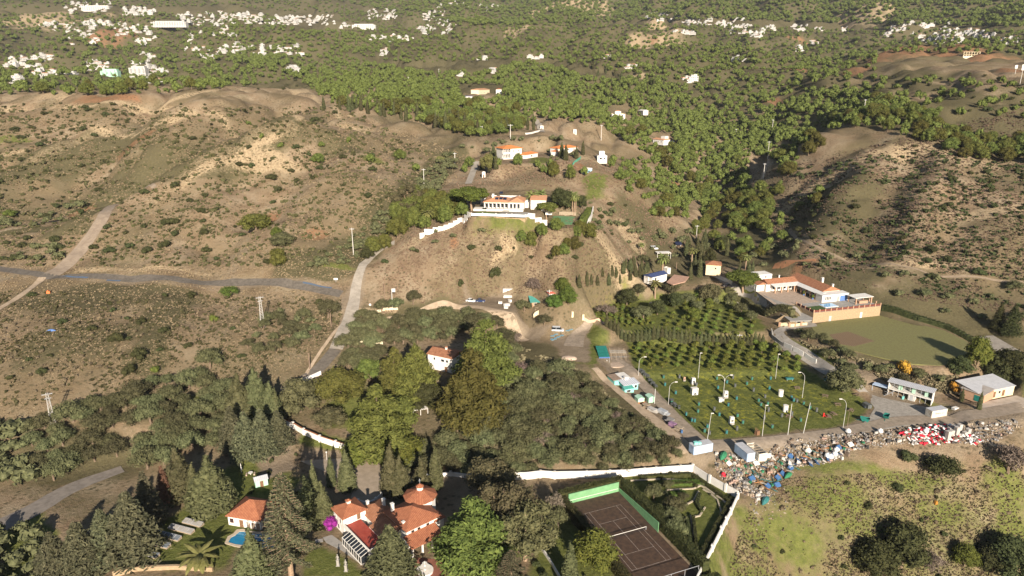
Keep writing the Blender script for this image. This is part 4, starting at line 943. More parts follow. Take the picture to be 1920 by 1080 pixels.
scatter('shrub',[(430,960),(560,930),(600,980),(640,1020),(700,1080),(420,1080)],60,4,(1,2.4),1.4,'garden shrub around the two terracotta-roofed buildings','garden shrubs',[[(420,920),(530,920),(530,1030),(420,1030)],[(600,920),(840,920),(840,1060),(600,1060)]])
scatter('shrub',[(840,1000),(1040,930),(1180,1080),(830,1080)],110,3.6,(1,2.6),1.4,'garden shrub between the villa and the tennis court','garden shrubs by the court',[[(1000,1000),(1030,950),(1060,960),(1160,1080),(1040,1080)]])
scatter('shrub',[(430,860),(560,850),(560,940),(430,930)],60,4,(1,2),1.3,'garden shrub around the little shed and stone circle','garden shrubs by the shed')
scatter('shrub',[(1190,890),(1300,880),(1375,930),(1350,960),(1290,900),(1200,905)],120,1.6,(.7,1.3),1.2,'clipped little bush along the inside of the white boundary wall','bushes along the white boundary wall')
# orchard rows on the terraces
def rows(P,z,dx,dy,ang,h,label,group):
    Q=ptsz(P,z);c,s=math.cos(ang),math.sin(ang);cx=sum(p[0] for p in Q)/len(Q);cy=sum(p[1] for p in Q)/len(Q)
    L=[]
    for i in range(-40,41):
        for j in range(-40,41):
            u=i*dx+(j%2)*dx*.5+rgT.randn()*.3;v=j*dy+rgT.randn()*.3;L.append((cx+u*c-v*s,cy+u*s+v*c))
    L=np.array(L);k=inpoly(L[:,0],L[:,1],Q)&(rgT.rand(len(L))>.05)
    for x,y in L[k]: hh=h*(.8+.45*rgT.rand());REQ.setdefault('citrus',[]).append((x,y,float(hz(x,y)),hh,hh*1.15,label,group))
rows([(1185,650),(1225,643),(1440,643),(1510,685),(1500,698),(1200,695),(1190,670)],6.2,4.9,4.3,.12,2.7,'leafy citrus tree in the lower orchard beside the picnic lawn','citrus trees of the lower orchard')
rows([(1100,592),(1160,568),(1190,572),(1235,612),(1150,615)],9.5,3.2,3.0,.3,1.5,'knee-high young citrus bush on the small grassy terrace','young citrus bushes on the small terrace')
rows([(1245,612),(1245,580),(1290,575),(1400,590),(1430,615),(1400,630),(1250,628)],9.5,5.5,5.0,.1,2.3,'small citrus tree scattered on the middle grass terrace','citrus trees of the middle terrace')
rows([(1250,578),(1300,560),(1350,570),(1330,585)],9.5,6,6,.2,3.5,'larger citrus tree at the top of the orchard','citrus trees at the top of the orchard')
def topy(r): dz=r[2]+r[3]-CAMZ;return 540-FPX*(r[1]*sP+dz*cP)/(r[1]*cP-dz*sP)
CAP=dict(pine=250,olive=290,shrub=250,greyshrub=0,cypress=250,citrus=285,bare=60)
STUFF={}
for kind,R in REQ.items():
    R.sort(key=lambda r:(abs(r[0])/r[1]>.80 or topy(r)>1105,-r[3]/r[1]));cap=CAP.get(kind,100)
    for r in R[:cap]: plant(kind,r[0],r[1],r[2],r[3],r[4],r[5],r[6])
    if len(R)>cap: STUFF[kind]=R[cap:]
print('trees',{k:len(v) for k,v in REQ.items()})
def merge(kind,R,name,label,m,cat):
    mb=MB();P=LOW[kind];Rr=np.array([r[:5] for r in R],float);which=rgT.randint(0,len(P),len(R));an=rgT.rand(len(R))*6.28
    for v,(H_,W_,V,Fs) in enumerate(P):
        q=np.where(which==v)[0]
        if not len(q): continue
        c=np.cos(an[q])[:,None];s=np.sin(an[q])[:,None];w=(Rr[q,4]/W_)[:,None];h=(Rr[q,3]/H_)[:,None]
        X=(V[None,:,0]*c-V[None,:,1]*s)*w+Rr[q,0][:,None];Y=(V[None,:,0]*s+V[None,:,1]*c)*w+Rr[q,1][:,None];Z=V[None,:,2]*h+Rr[q,2][:,None]-.15
        n=len(V);base=mb.n;mb.V.append(np.stack([X,Y,Z],2).reshape(-1,3))
        for F in Fs:
            f=(F[None]+(np.arange(len(q))*n)[:,None,None]+base).reshape(-1,F.shape[1]);mb.F.append(f);mb.MI.append(np.zeros(len(f),int))
        mb.n+=n*len(q)
    o=mb.build(name,m,uv=False);return tag(o,label,cat,None,'stuff')
ST=dict(pine=('pine_forest','far-off pines and trees covering the valley and mountain slopes','pine','forest'),olive=('evergreen_scrub','mass of smaller grey-green evergreen trees in the woods and on the hillsides','olive','scrub'),
 shrub=('hillside_bushes','countless small dark bushes dotted over the dry hills','shrub','bushes'),greyshrub=('dry_scrub','brown dry scrub covering the slopes','greyshrub','scrub'),cypress=('cypress_rows','far-off cypresses edging the valley wood','cypress','cypresses'),citrus=('citrus_bushes','smallest far rows of citrus in the orchard terraces','citrus','citrus'),bare=('leafless_scrub','leafless scrub on the slopes','bare','scrub'))
for kind,R in STUFF.items():
    nm,lab,lf,cat=ST[kind];merge(kind if kind in LOW else 'olive',R,nm,lab,LM[lf],cat)
# tussocks of dry grass and tiny scrub: texture of the open ground
def tussocks(poly,n,name,label,m,size,hh,excl=()):
    poly,n=widen(poly,n);xs=[p[0] for p in poly];ys=[p[1] for p in poly]
    px=rgT.uniform(min(xs),max(xs),n);py=rgT.uniform(min(ys),max(ys),n);k=inpoly(px,py,poly)
    for e in excl: k&=~inpoly(px,py,e)
    X,Y,Z=hit(px[k],py[k])
    i=np.clip(np.searchsorted(GX,X)-1,0,len(GX)-2);j=np.clip(np.searchsorted(GY,Y)-1,0,len(GY)-2)
    d=np.maximum(dirt[j,i],green[j,i]*.8);cl=fbm(X/9,Y/9,31,3)+.30*(fbm(X/34,Y/34,61,2)-.5);k=offroad(X,Y)&(rgT.rand(len(X))>d)&(cl+.25*rgT.rand(len(X))>.52);X,Y,Z=X[k],Y[k],Z[k]
    nn=len(X);s=size*(.5+1.1*rgT.rand(nn)**2)*np.clip(Y/250,.8,2.0);C=np.stack([X,Y,Z],1);mb=MB()
    for q in range(6):
        a=rgT.rand(nn)*6.28;T=np.stack([np.cos(a),np.sin(a),0*a],1);o=np.stack([np.cos(a+1.5),np.sin(a+1.5),0*a],1)*(s*.35)[:,None]
        up=np.stack([.4*rgT.randn(nn),.4*rgT.randn(nn),1+0*a],1)*(s*hh)[:,None]
        V=np.stack([C+o-T*(s*.5)[:,None]-(0,0,.1),C+o+T*(s*.5)[:,None]-(0,0,.1),C+o*1.6+T*(s*.25)[:,None]+up,C+o*1.6-T*(s*.3)[:,None]+up*.9],1).reshape(-1,3)
        mb.add(V,np.arange(nn*4).reshape(nn,4))
    return tag(mb.build(name,m,uv=False),label,'scrub',None,'stuff')
tussocks([(0,190),(640,200),(900,300),(700,480),(640,560),(700,620),(420,760),(0,830)],46000,'dry_tussocks','dry brown tufts and tiny scrub on the left-hand slopes',LM['tuft'],.42,.5)
tussocks([(700,500),(900,300),(1150,300),(1300,450),(1160,530),(900,560),(720,590)],22000,'dry_tussocks','dry brown tufts on the central hill',LM['tuft'],.40,.55,BLD)
tussocks([(1400,330),(1919,120),(1919,640),(1700,560),(1480,500)],34000,'dry_tussocks','dry brown tufts and tiny scrub on the right-hand hill',LM['tuftd'],.42,.5)
tussocks([(1320,1080),(1420,900),(1919,850),(1919,1080)],17000,'brown_tussocks','coarse brown tufts on the lower right slope',LM['tuftd'],.42,.55)
tussocks([(860,860),(960,640),(1100,700),(1260,860)],9000,'dry_tussocks','dry brown tufts under the trees of the middle slope',LM['tuftd'],.8,.55)
tussocks([(1200,700),(1640,690),(1600,790),(1330,820)],4000,'grass_tufts','tufts of grass in the picnic lawn',LM['bright'],.3,.3)
tussocks([(1500,640),(1700,700),(1830,710),(1800,740),(1600,720)],6000,'dry_tussocks','rough brown tufts on the bank under the field',LM['tuftd'],.9,.7)


tussocks([(0,190),(300,200),(640,200),(820,290),(740,390),(640,480),(560,500),(0,500)],5200,'green_bushlets','little green bushlets scattered over the left hills',LM['bushlet'],.85,.65)
tussocks([(1480,320),(1700,280),(1919,300),(1919,640),(1500,500)],3600,'green_bushlets','little dark bushlets on the right-hand hill',LM['shrub'],.85,.65)
tussocks([(0,540),(640,560),(640,640),(300,760),(0,760)],3200,'green_bushlets','little olive bushlets on the slopes below the road',LM['bushlet'],.75,.65)

tussocks([(1320,1080),(1420,900),(1919,850),(1919,1080)],12000,'green_tussocks','coarse green tufts on the lower right slope',LM['bushlet'],.38,.55)

# ---------------------------------------------------------------- building materials
white=mat('whitewash',(.70,.67,.62),(.58,.55,.50),.6,.9)
cream=mat('cream_render',(.70,.60,.42),(.6,.5,.34),.6,.9)
yell=mat('pale_yellow_render',(.66,.55,.36),(.58,.47,.3),.6,.9)
tile=mat('terracotta_tiles',(.40,.165,.085),(.27,.10,.055),1.2,.85,.6,pat='wave',pitch=.42,pc=(.19,.06,.03))
tileo=mat('old_terracotta_tiles',(.42,.20,.11),(.26,.11,.06),1.4,.9,.5,pat='wave',pitch=.42,pc=(.17,.075,.04))
tilel=mat('light_terracotta_tiles',(.60,.33,.19),(.48,.24,.13),1.2,.9,.5,pat='wave',pitch=.45,pc=(.33,.15,.08))
tileor=mat('orange_roof_tiles',(.68,.25,.08),(.58,.2,.06),1.2,.85,.3,pat='wave',pitch=.5,pc=(.42,.14,.05))
redfl=mat('red_terrace_floor',(.36,.07,.045),(.28,.05,.035),.8,.6)
glass=mat('dark_window_glass',(.025,.03,.035),(.015,.018,.02),1,.08,spec=.6)
wood=mat('brown_wood',(.20,.11,.06),(.13,.07,.04),3,.8)
woodl=mat('weathered_pale_wood',(.36,.29,.21),(.25,.19,.13),3,.9)
stone=mat('rubble_stone',(.50,.37,.22),(.36,.26,.16),2,.95,.6,pat='brick',pitch=.42,pc=(.26,.19,.12))
metal=mat('galvanised_metal',(.50,.51,.52),(.40,.41,.42),1,.5,metal=.3)
corr=mat('corrugated_roof_sheet',(.52,.52,.53),(.42,.42,.43),.6,.6,.3,pat='wave',pitch=.5,pc=(.36,.36,.38))
bluewall=mat('blue_paint',(.10,.19,.42),(.08,.15,.34),1,.7)
navy=mat('dark_blue_metal_roof',(.05,.07,.16),(.04,.055,.12),1,.5)
aqua=mat('aqua_painted_wall',(.25,.62,.56),(.20,.52,.48),1,.8)
mint=mat('mint_green_sheet',(.38,.58,.44),(.30,.48,.37),1,.7)
teal=mat('teal_green_roof',(.10,.36,.30),(.07,.28,.24),1,.7)
tarp=mat('dark_green_tarpaulin',(.02,.17,.14),(.015,.12,.10),1,.7)
poolw=mat('pool_water',(.02,.21,.36),(.015,.16,.30),.6,.06,spec=.6)
solar=mat('solar_panel',(.02,.025,.05),(.015,.018,.035),1,.2,spec=.5)
paving=mat('beige_paving',(.52,.41,.31),(.42,.32,.24),.6,.9,.2,pat='brick',pitch=.8,pc=(.28,.21,.16))
greypave=mat('grey_paving',(.33,.31,.28),(.25,.235,.21),.6,.9)
rail=mat('dark_red_railing',(.16,.05,.035),(.11,.035,.025),2,.8)
brickp=mat('brick_pier',(.44,.28,.18),(.34,.21,.14),2,.9)
def win(par,x,y,z,w,h,ang=0,frame=white,depth=.08,bars=0,pane=glass,name='window'):
    "window whose outside faces local -y turned by ang"
    f=MB();t=.07
    f.b6(-w/2-t,w/2+t,-depth,0.05,-h/2-t,-h/2,0);f.b6(-w/2-t,w/2+t,-depth,.05,h/2,h/2+t,0);f.b6(-w/2-t,-w/2,-depth,.05,-h/2,h/2,0);f.b6(w/2,w/2+t,-depth,.05,-h/2,h/2,0)
    for k in range(bars): f.b6(-w/2+w*(k+1)/(bars+1)-.03,-w/2+w*(k+1)/(bars+1)+.03,-.05,-.03,-h/2,h/2,0)
    o=f.build(name,frame,par,(x,y,z),ang);p=MB();p.b6(-w/2,w/2,-.025,.02,-h/2,h/2);p.build('pane',pane,o);return o
def door(par,x,y,z,w,h,ang=0,m=wood):
    b=MB();b.b6(-w/2,w/2,-.06,.03,0,h);o=b.build('door',m,par,(x,y,z),ang);k=MB();k.b6(w/2-.16,w/2-.08,-.12,-.06,h*.45,h*.5);k.build('handle',metal,o);return o
def chim(par,x,y,z0,z1,s=.7,m=None,cap=None,name='chimney'):
    b=MB();b.b6(x-s/2,x+s/2,y-s/2,y+s/2,z0,z1,0);b.b6(x-s/2-.1,x+s/2+.1,y-s/2-.1,y+s/2+.1,z1,z1+.12,0)
    o=b.build(name,m or white,par)
    if cap: c=MB();c.hip(x-s/2,x+s/2,y-s/2,y+s/2,z1+.13,.45,.2,.06,pyr=True);c.build('cap',cap,o)
    return o
def fr(p0,p1,z=None):
    if z is None: z=at(*p0)[2]
    a=atz(*p0,z);b=atz(*p1,z);return (float(a[0]),float(a[1]),z),math.atan2(b[1]-a[1],b[0]-a[0]),math.dist(a,b)
def wallbox(b,x0,x1,y0,y1,h,mi=0,foot=1.2): b.b6(x0,x1,y0,y1,-foot,h,mi)
ROOFN={'flat':'parapet'}
def house(name,label,cat,p0,p1,depth,h,roof='hip',rh=1.4,wm=white,rm=tile,wins=(),doors=(),z=None,L=None,group=None,oh=.4,chimneys=(),rz=None,ov=0):
    loc,r,l=fr(p0,p1,z);l=L or l;r=rz if rz is not None else r
    o=empty(name,loc,r,label,cat,group);b=MB();wallbox(b,0,l,0,depth,h);w=b.build('wall',wm,o)
    q=MB()
    if roof=='hip': q.hip(0,l,0,depth,h+.003,rh,oh,.14)
    elif roof=='gable': q.hip(0,l,0,depth,h+.003,rh,oh,.14,0)
    elif roof=='shed': q.shed(-oh,l+oh,-oh,depth+oh,h+.003,h+rh,.12)
    else:
        q.b6(-oh*.2,l+oh*.2,-oh*.2,depth+oh*.2,h+.003,h+.18)
        for a in ((0,l,0,.18),(0,l,depth-.18,depth),(0,.18,.19,depth-.19),(l-.18,l,.19,depth-.19)): q.b6(a[0],a[1],a[2],a[3],h+.18,h+.5)
    rf=q.build('roof',rm,o)
    for c in chimneys: chim(rf,c[0]*l,c[1]*depth,h,h+rh+.7,.6,None,c[2] if len(c)>2 else None)
    for s_,u,zc,ww,hh in wins:
        if s_=='f': win(o,u*l,-.005,zc,ww,hh,0)
        if s_=='l': win(o,-.005,u*depth,zc,ww,hh,-PI/2)
        if s_=='r': win(o,l+.005,u*depth,zc,ww,hh,PI/2)
    for s_,u,ww,hh,m in doors:
        if s_=='f': door(o,u*l,-.005,0,ww,hh,0,m)
        if s_=='l': door(o,-.005,u*depth,0,ww,hh,-PI/2,m)
        if s_=='r': door(o,l+.005,u*depth,0,ww,hh,PI/2,m)
    return o,l
def wall(name,label,cat,P,h,t,m,z=None,step=2.5,pillar=0,pm=None,cap=None,group=None,ph=.35,sink=.8,steps=False):
    W_=ptsz(P,z) if z is not None else pts(P);x0,y0=W_[0];o=empty(name,(x0,y0,float(hz(x0,y0)) if z is None else z),0,label,cat,group);zz=o.location.z
    b=MB();c=MB();pil=[];acc=0
    for (ax,ay),(bx,by) in zip(W_[:-1],W_[1:]):
        d=math.hypot(bx-ax,by-ay);n=max(1,int(round(d/step)));an=math.atan2(by-ay,bx-ax)
        for i in range(n):
            u0,u1=i/n,(i+1)/n;xs=[ax+(bx-ax)*u for u in (u0,u1)];ys=[ay+(by-ay)*u for u in (u0,u1)]
            g=[float(hz(xs[k],ys[k])) if z is None else z for k in (0,1)]
            g=[max(g)]*2 if steps else g
            nx,ny=-math.sin(an)*t/2,math.cos(an)*t/2
            Pq=[(xs[0]-nx-x0,ys[0]-ny-y0),(xs[1]-nx-x0,ys[1]-ny-y0),(xs[1]+nx-x0,ys[1]+ny-y0),(xs[0]+nx-x0,ys[0]+ny-y0)]
            lo=[g[0]-sink-zz,g[1]-sink-zz,g[1]-sink-zz,g[0]-sink-zz];hi=[g[0]+h-zz,g[1]+h-zz,g[1]+h-zz,g[0]+h-zz]
            b.prism(Pq,lo,hi)
            if cap:
                k=1.5;Pc=[((p[0]-(xs[0]+xs[1])/2+x0),(p[1]-(ys[0]+ys[1])/2+y0)) for p in Pq]
                nx*=k;ny*=k;Pc=[(xs[0]-nx-x0,ys[0]-ny-y0),(xs[1]-nx-x0,ys[1]-ny-y0),(xs[1]+nx-x0,ys[1]+ny-y0),(xs[0]+nx-x0,ys[0]+ny-y0)]
                c.prism(Pc,[v+.003 for v in hi],[v+.1 for v in hi])
            if pillar and (i%max(1,int(pillar/step))==0): pil.append((xs[0]-x0,ys[0]-y0,an,g[0]-zz))
    b.build('wall_panel' if pillar else 'wall',m,o)
    if cap: c.build('coping',cap,o)
    for x,y,an,g in pil[:60]:
        q=MB();q.box(0,0,(h+ph-sink)/2,t*2.2,t*2.2,h+ph+sink);q.build('pillar',pm or m,o,(x,y,g),an)
    return o
# ================================================================ pool house and pool
loc,r,L_=fr((429,984),(482,993),0.0)
o=empty('pool_house',loc,r,'white pool house with a red-brown hipped tile roof and arches beside the kidney pool','house')
b=MB();b.b6(0,5.0,0,8.2,-.6,2.8);b.b6(5.0,9.4,4.6,8.2,-.6,2.8);b.b6(5.0,9.4,0,4.6,2.35,2.8)
b.build('wall',white,o)
q=MB();q.hip(0,9.4,0,8.2,2.803,2.9,.45,.15);rf=q.build('roof',tile,o)
for k in range(4):    # arch piers with arched heads
    xx=5.15+k*1.4
    p=MB();p.b6(xx-.13,xx+.13,.05,.3,-.3,2.34)
    for j in range(5):
        a=j/4*PI/2
        if k<3: p.b6(xx+.13,xx+.13+.5*(1-math.sin(a))+.02,.08,.27,1.85+.12*j-.06,1.97+.12*j-.06)
        if k>0: p.b6(xx-.15-.5*(1-math.sin(a)),xx-.13,.08,.27,1.85+.12*j-.06,1.97+.12*j-.06)
    p.build('arch_pier',white,o)
for k in range(3):
    p=MB();p.b6(9.1,9.35,.9+k*1.3,1.12+k*1.3,-.3,2.34);p.build('arch_pier',white,o)
win(o,1.1,-.005,1.5,.9,1.1,0,rail,bars=2);win(o,-.005,3,1.5,.9,1.1,-PI/2,rail,bars=2);door(o,3.9,-.01,0,1.1,2.1,0,wood)
ap=MB();ap.b6(5.02,9.5,-.1,4.55,-.3,.06);ap.build('floor',paving,o)
# kidney pool
out=ptsz([(421,1019),(427,1006),(437,1001),(444,993),(456,992),(470,996),(488,998),(510,1002),(522,1008),(524,1030),(512,1034),(490,1031),(466,1029),(440,1025)],0.05)
inn=ptsz([(428,1017),(433,1008),(441,1004),(449,997),(457,997),(470,1000),(488,1002),(507,1006),(516,1011),(517,1026),(508,1029),(488,1026),(466,1024),(442,1021)],0.05)
x0,y0=out[0];o=empty('swimming_pool',(x0,y0,0),0,'kidney-shaped garden pool with deep blue water and a beige stone rim','pool')
b=MB();n=len(out);V=[(a-x0,c-y0,.14) for a,c in out]+[(a-x0,c-y0,.14) for a,c in inn]+[(a-x0,c-y0,-.3) for a,c in out]+[(a-x0,c-y0,-.3) for a,c in inn]
b.add(V,[(i,(i+1)%n,n+(i+1)%n,n+i) for i in range(n)]+[(i,(i+1)%n,2*n+(i+1)%n,2*n+i) for i in range(n)]+[(n+i,n+(i+1)%n,3*n+(i+1)%n,3*n+i) for i in range(n)])
b.build('rim',mat('pool_rim_stone',(.50,.42,.31),(.42,.34,.25),1,.9),o)
b=MB();b.add([(a-x0,c-y0,.05) for a,c in inn],[tuple(range(n))]);b.build('water',poolw,o)
# ================================================================ terracotta villa
O0=atz(645,1003,0);o=empty('villa',(float(O0[0]),float(O0[1]),0),math.radians(40),'large white villa with terracotta roofs, corner tower, glass conservatory and round turret','house')
def bx(nm,m,*B,par=None):
    b=MB()
    for q in B: b.b6(*q)
    return b.build(nm,m,par or o)
w=bx('wall',white,(0,6.2,-.4,5.8,-.5,5.0));                      # corner tower
q=MB();q.hip(0,6.2,-.4,5.8,5.003,1.9,.5,.14,pyr=True);rf=q.build('roof',tile,o);chim(rf,3.1,2.7,6.2,7.3,.9,None,tile)
win(o,-.005,1.4,3.4,.8,1.3,-PI/2);win(o,-.005,4.2,3.4,.6,.8,-PI/2);win(o,-.005,2.6,1.2,1.0,1.3,-PI/2);door(o,4.2,-.41,3.05,.95,1.6,0,wood)
b=MB();a=np.arange(16)*2*PI/16;V=[(2.0+1.0*math.cos(t),-.42,3.9+1.0*math.sin(t)) for t in a]+[(2.0+1.0*math.cos(t),-.55,3.9+1.0*math.sin(t)) for t in a]
b.add(V,[tuple(range(16,32))]+[(i,(i+1)%16,16+(i+1)%16,16+i) for i in range(16)]);b.build('round_sign',mat('clean_white_disc',(.82,.82,.82),(.8,.8,.8),1,.5),o)
bx('wall',white,(6.2,12.2,-5,3.2,-.5,3.3))
q=MB();q.hip(6.2,12.2,-5,3.2,3.303,1.9,.35,.14);rf=q.build('roof',tileo,o);chim(rf,11.4,-.6,3.6,5.9,.7);chim(rf,8.2,2.2,3.6,5.2,.6)
bx('wall',white,(.2,4.6,-13.2,-.4,-.5,2.75));bx('terrace_floor',redfl,(.2,4.6,-13.0,-.42,2.752,2.85))
bx('parapet',white,(.0,.2,-13.2,-.5,2.3,3.45),(.2,4.6,-13.4,-13.2,-.5,3.45))
bx('wall',white,(4.6,9.4,-12.6,-5.02,-.5,3.2));q=MB();q.shedx(4.5,9.38,-12.7,-5.1,3.2,4.4,.14);q.build('roof',tileo,o)
# conservatory, glass lean-to along the terrace
cs=empty('conservatory',(0,0,0));cs.parent=o
fm=MB();gl=MB()
for k in range(9):
    y=-13.0+k*1.2;fm.b6(-2.1,-2.0,y-.05,y+.05,0,2.1);V=[(-2.12,y-.04,2.1),(-.0,y-.04,2.85),(-.0,y+.04,2.85),(-2.12,y+.04,2.1),(-2.12,y-.04,2.2),(-.0,y-.04,2.95),(-.0,y+.04,2.95),(-2.12,y+.04,2.2)]
    fm.add(V,[(0,3,2,1),(4,5,6,7),(0,1,5,4),(1,2,6,5),(2,3,7,6),(3,0,4,7)])
fm.b6(-2.13,-1.98,-13.05,-3.35,2.08,2.2);fm.b6(-2.13,-1.98,-13.05,-3.35,-.3,.35)
for k in range(8):
    y=-12.95+k*1.2;V=[(-2.06,y,.3),(-2.06,y+1.1,.3),(-2.06,y+1.1,2.08),(-2.06,y,2.08),(-2.06,y,2.14),(-2.06,y+1.1,2.14),(-.02,y+1.1,2.88),(-.02,y,2.88)];gl.add(V,[(0,1,2,3),(4,5,6,7)])
gl.b6(-2.0,0,-13.03,-13.0,.3,2.1)
f=fm.build('window_frame',white,cs);gl.build('pane',glass,cs)
# long wing with the high roof
bx('wall',white,(9.5,19.2,-15.1,-5.0,-.5,5.2));q=MB();q.hip(9.5,19.2,-15.1,-5.0,5.203,2.4,.5,.15);rf=q.build('roof',tile,o);chim(rf,10.6,-6.6,5.4,8.0,.7);chim(rf,10.2,-12.5,5.2,6.1,.6)
for u in (11.2,13.0,15.6): win(o,u,-15.105,4.0,.7,1.2,0,wood)
q=MB();q.shed(8.4,17.6,-19.2,-15.12,2.7,3.9,.14);q.build('porch_roof',tile,o)
for u in (8.8,11.6,14.4,17.2): p=MB();p.b6(u-.2,u+.2,-18.9,-18.5,-.5,2.75);p.build('porch_pillar',white,o)
bx('wall',white,(17.62,20.6,-15.0,-12,-.5,4.2));q=MB();q.hip(17.7,20.6,-15.2,-12,4.203,.9,.3,.12);q.build('roof',tile,o)
# round turret
def ngon(cx,cy,r,n): return [(cx+r*math.cos(k*2*PI/n),cy+r*math.sin(k*2*PI/n)) for k in range(n)]
b=MB();b.prism(ngon(19.2,-6.2,3.9,10),-.5,6.6);tw=b.build('wall',white,o)
b=MB();b.cyl(19.2,-6.2,6.603,6.75,4.5,4.5,10);b.cyl(19.2,-6.2,6.75,8.4,4.5,.9,10);rf=b.build('turret_roof',tile,o)
b=MB();b.cyl(19.2,-6.2,8.0,9.3,.85,.85,12);cu=b.build('cupola',white,rf);
b=MB();b.cyl(19.2,-6.2,9.303,9.4,1.1,1.1,12);b.cyl(19.2,-6.2,9.4,10.1,1.1,.1,12);b.build('cap',tile,rf)
b=MB();b.cyl(19.2,-6.2,10.1,11.5,.04,.04,6);b.b6(18.8,19.6,-6.22,-6.18,10.95,11.0);b.b6(19.18,19.22,-6.6,-5.8,10.75,10.8);b.ico((19.2,-6.2,11.3),.14,0);b.build('weather_vane',metal,rf)
win(o,19.9,-10.0,4.6,.8,1.1,.2,wood)
# bougainvillea on the tower corner, balconied court walls, garden furniture
def bushobj(name,label,cat,px,py,r,h,leaf,n=500,sz=.22,z=None,lobes=4,lift=0):
    x,y,zz=at(px,py);rg=np.random.RandomState(int(px*7+py)%9999);L=dome(rg,lobes,r*1.5,h*.3+lift,h*.6,r*.55,h/r*.5 if h>r else .8);mb=MB();lobes_to(mb,rg,L,n,sz,core=.7)
    if lift: mb.tube([(0,0,-.2),(.1,0,lift+h*.3)],[.12,.08],6)
    return tag(mb.build(name,leaf,None,(x,y,zz),0,uv=False),label,cat)
bushobj('bougainvillea','magenta bougainvillea climbing the left corner of the villa tower','climbing plant',620,996,1.9,4.0,LM['flower'],900,.2,lobes=9)
x,y=atz(668,938,0);c=wall('court_wall','low white balustraded wall with steps in the shade behind the villa','wall',[(661,948),(672,944),(690,948),(705,941),(716,930),(718,915)],1.1,.25,white,z=0,pillar=2.5)
c=wall('court_wall','short white wall with a gate behind the turret','wall',[(765,905),(785,909),(800,906)],1.3,.25,white,z=0)
# swing frames on the lawn
for i,(px,py,lab) in enumerate([(634,1060,'white garden swing frame, left of two on the villa lawn'),(649,1070,'white garden swing frame, right of two on the villa lawn')]):
    x,y=atz(px,py,0);g_=empty('garden_statue',(float(x),float(y),0),0,lab.replace('white garden swing frame','pale stone statue on a tall plinth'),'statue','statues on the villa lawn')
    b=MB();b.b6(-.45,.45,-.45,.45,-.2,.12);b.b6(-.28,.28,-.28,.28,.12,1.5);b.b6(-.36,.36,-.36,.36,1.5,1.62);b.build('plinth',greypave,g_)
    b=MB();b.tube([(0,0,1.6),(0,0,2.0),(.03,0,2.35),(0,0,2.7),(0,0,2.85)],[.2,.16,.24,.12,.09],8);b.ico((0,0,3.0),.15,1);b.tube([(.2,0,2.6),(.32,-.1,2.25),(.15,-.2,2.1)],[.07,.06,.04],6);b.tube([(-.2,0,2.6),(-.34,0,2.3),(-.3,-.05,2.0)],[.07,.06,.04],6);b.build('figure',greypave,g_)
# fountain
x,y=atz(797,1072,0);g_=empty('fountain',(float(x),float(y),0),0,'ornate white tiered fountain on the red paved patio below the villa','fountain')
b=MB();b.cyl(0,0,-.2,.6,1.9,2.0,16);b.build('basin',white,g_);b=MB();b.cyl(0,0,.6,1.4,.22,.18,10);b.cyl(0,0,1.4,1.6,.4,1.1,14);b.cyl(0,0,1.6,2.3,.16,.12,8);b.cyl(0,0,2.3,2.45,.2,.6,12);b.cyl(0,0,2.45,3.0,.12,.03,8);b.build('bowls',white,g_)
sheet('patio',[(762,1050),(775,1045),(830,1050),(840,1085),(765,1085)],0,mat('red_patio_paving',(.30,.12,.08),(.22,.09,.06),1,.9,pat='brick',pitch=.6),.04)
sheet('patio',[(605,1008),(622,1003),(690,1052),(680,1060),(640,1032),(612,1018)],0,greypave,.04)
sheet('path',[(590,1012),(605,1010),(606,1016),(592,1018)],0,greypave,.05)
sheet('driveway',[(550,850),(556,862),(600,880),(640,900),(660,925),(655,945),(700,940),(722,925),(765,905),(770,880),(715,872),(640,858),(590,843)],0,mat('cobbled_drive',(.36,.29,.22),(.27,.22,.16),.5,.9,.2),.06)
# garden shed, cold frames
x,y=atz(490,908,0);g_=empty('garden_shed',(float(x),float(y),0),.5,'small pale green garden shed in a ring of hedge above the pool house','shed')
b=MB();b.b6(-1.7,1.7,-1.3,1.3,-.2,2.0);b.build('wall',mint,g_);b=MB();b.hip(-1.7,1.7,-1.3,1.3,2.003,.8,.2,.08,0);b.build('roof',corr,g_);door(g_,0,-1.31,0,.9,1.8,0,wood)
CFM=mat('cold_frame_glass',(.17,.19,.21),(.12,.14,.16),1,.15,spec=.5)
for i,(px,py,ln,lab,mm) in enumerate([(265,1018,8,'cold frame with bluish glass lids, lowest of the four long ones',CFM),(286,1004,8,'cold frame with bluish glass lids, second lowest of the four',CFM),(314,992,7.5,'long cold frame with brownish lids, second highest of the four',greypave),(341,981,6,'long cold frame with brownish lids, highest of the four',greypave),(272,1044,3.2,'little square cold frame below the long ones',CFM)]):
    loc,r,_=fr((px,py),(px+50,py+13),0.0);g_=empty('cold_frame',loc,r,lab,'cold frame','cold frames beside the allotment')
    b=MB();b.b6(0,ln,0,1.5,-.2,.35);b.b6(0,ln,1.35,1.5,.35,.7);b.build('box',woodl,g_)
    n=max(2,int(ln/1.5))
    for k in range(n):
        u0=k*ln/n+.04;u1=(k+1)*ln/n-.04;b=MB();b.shed(u0,u1,.02,1.5,.37,.74,.05);li=b.build('lid',metal,g_);b=MB();b.shed(u0+.09,u1-.09,.12,1.4,.405,.725,.06);b.build('pane',mm,li)
x,y=atz(395,905,0)
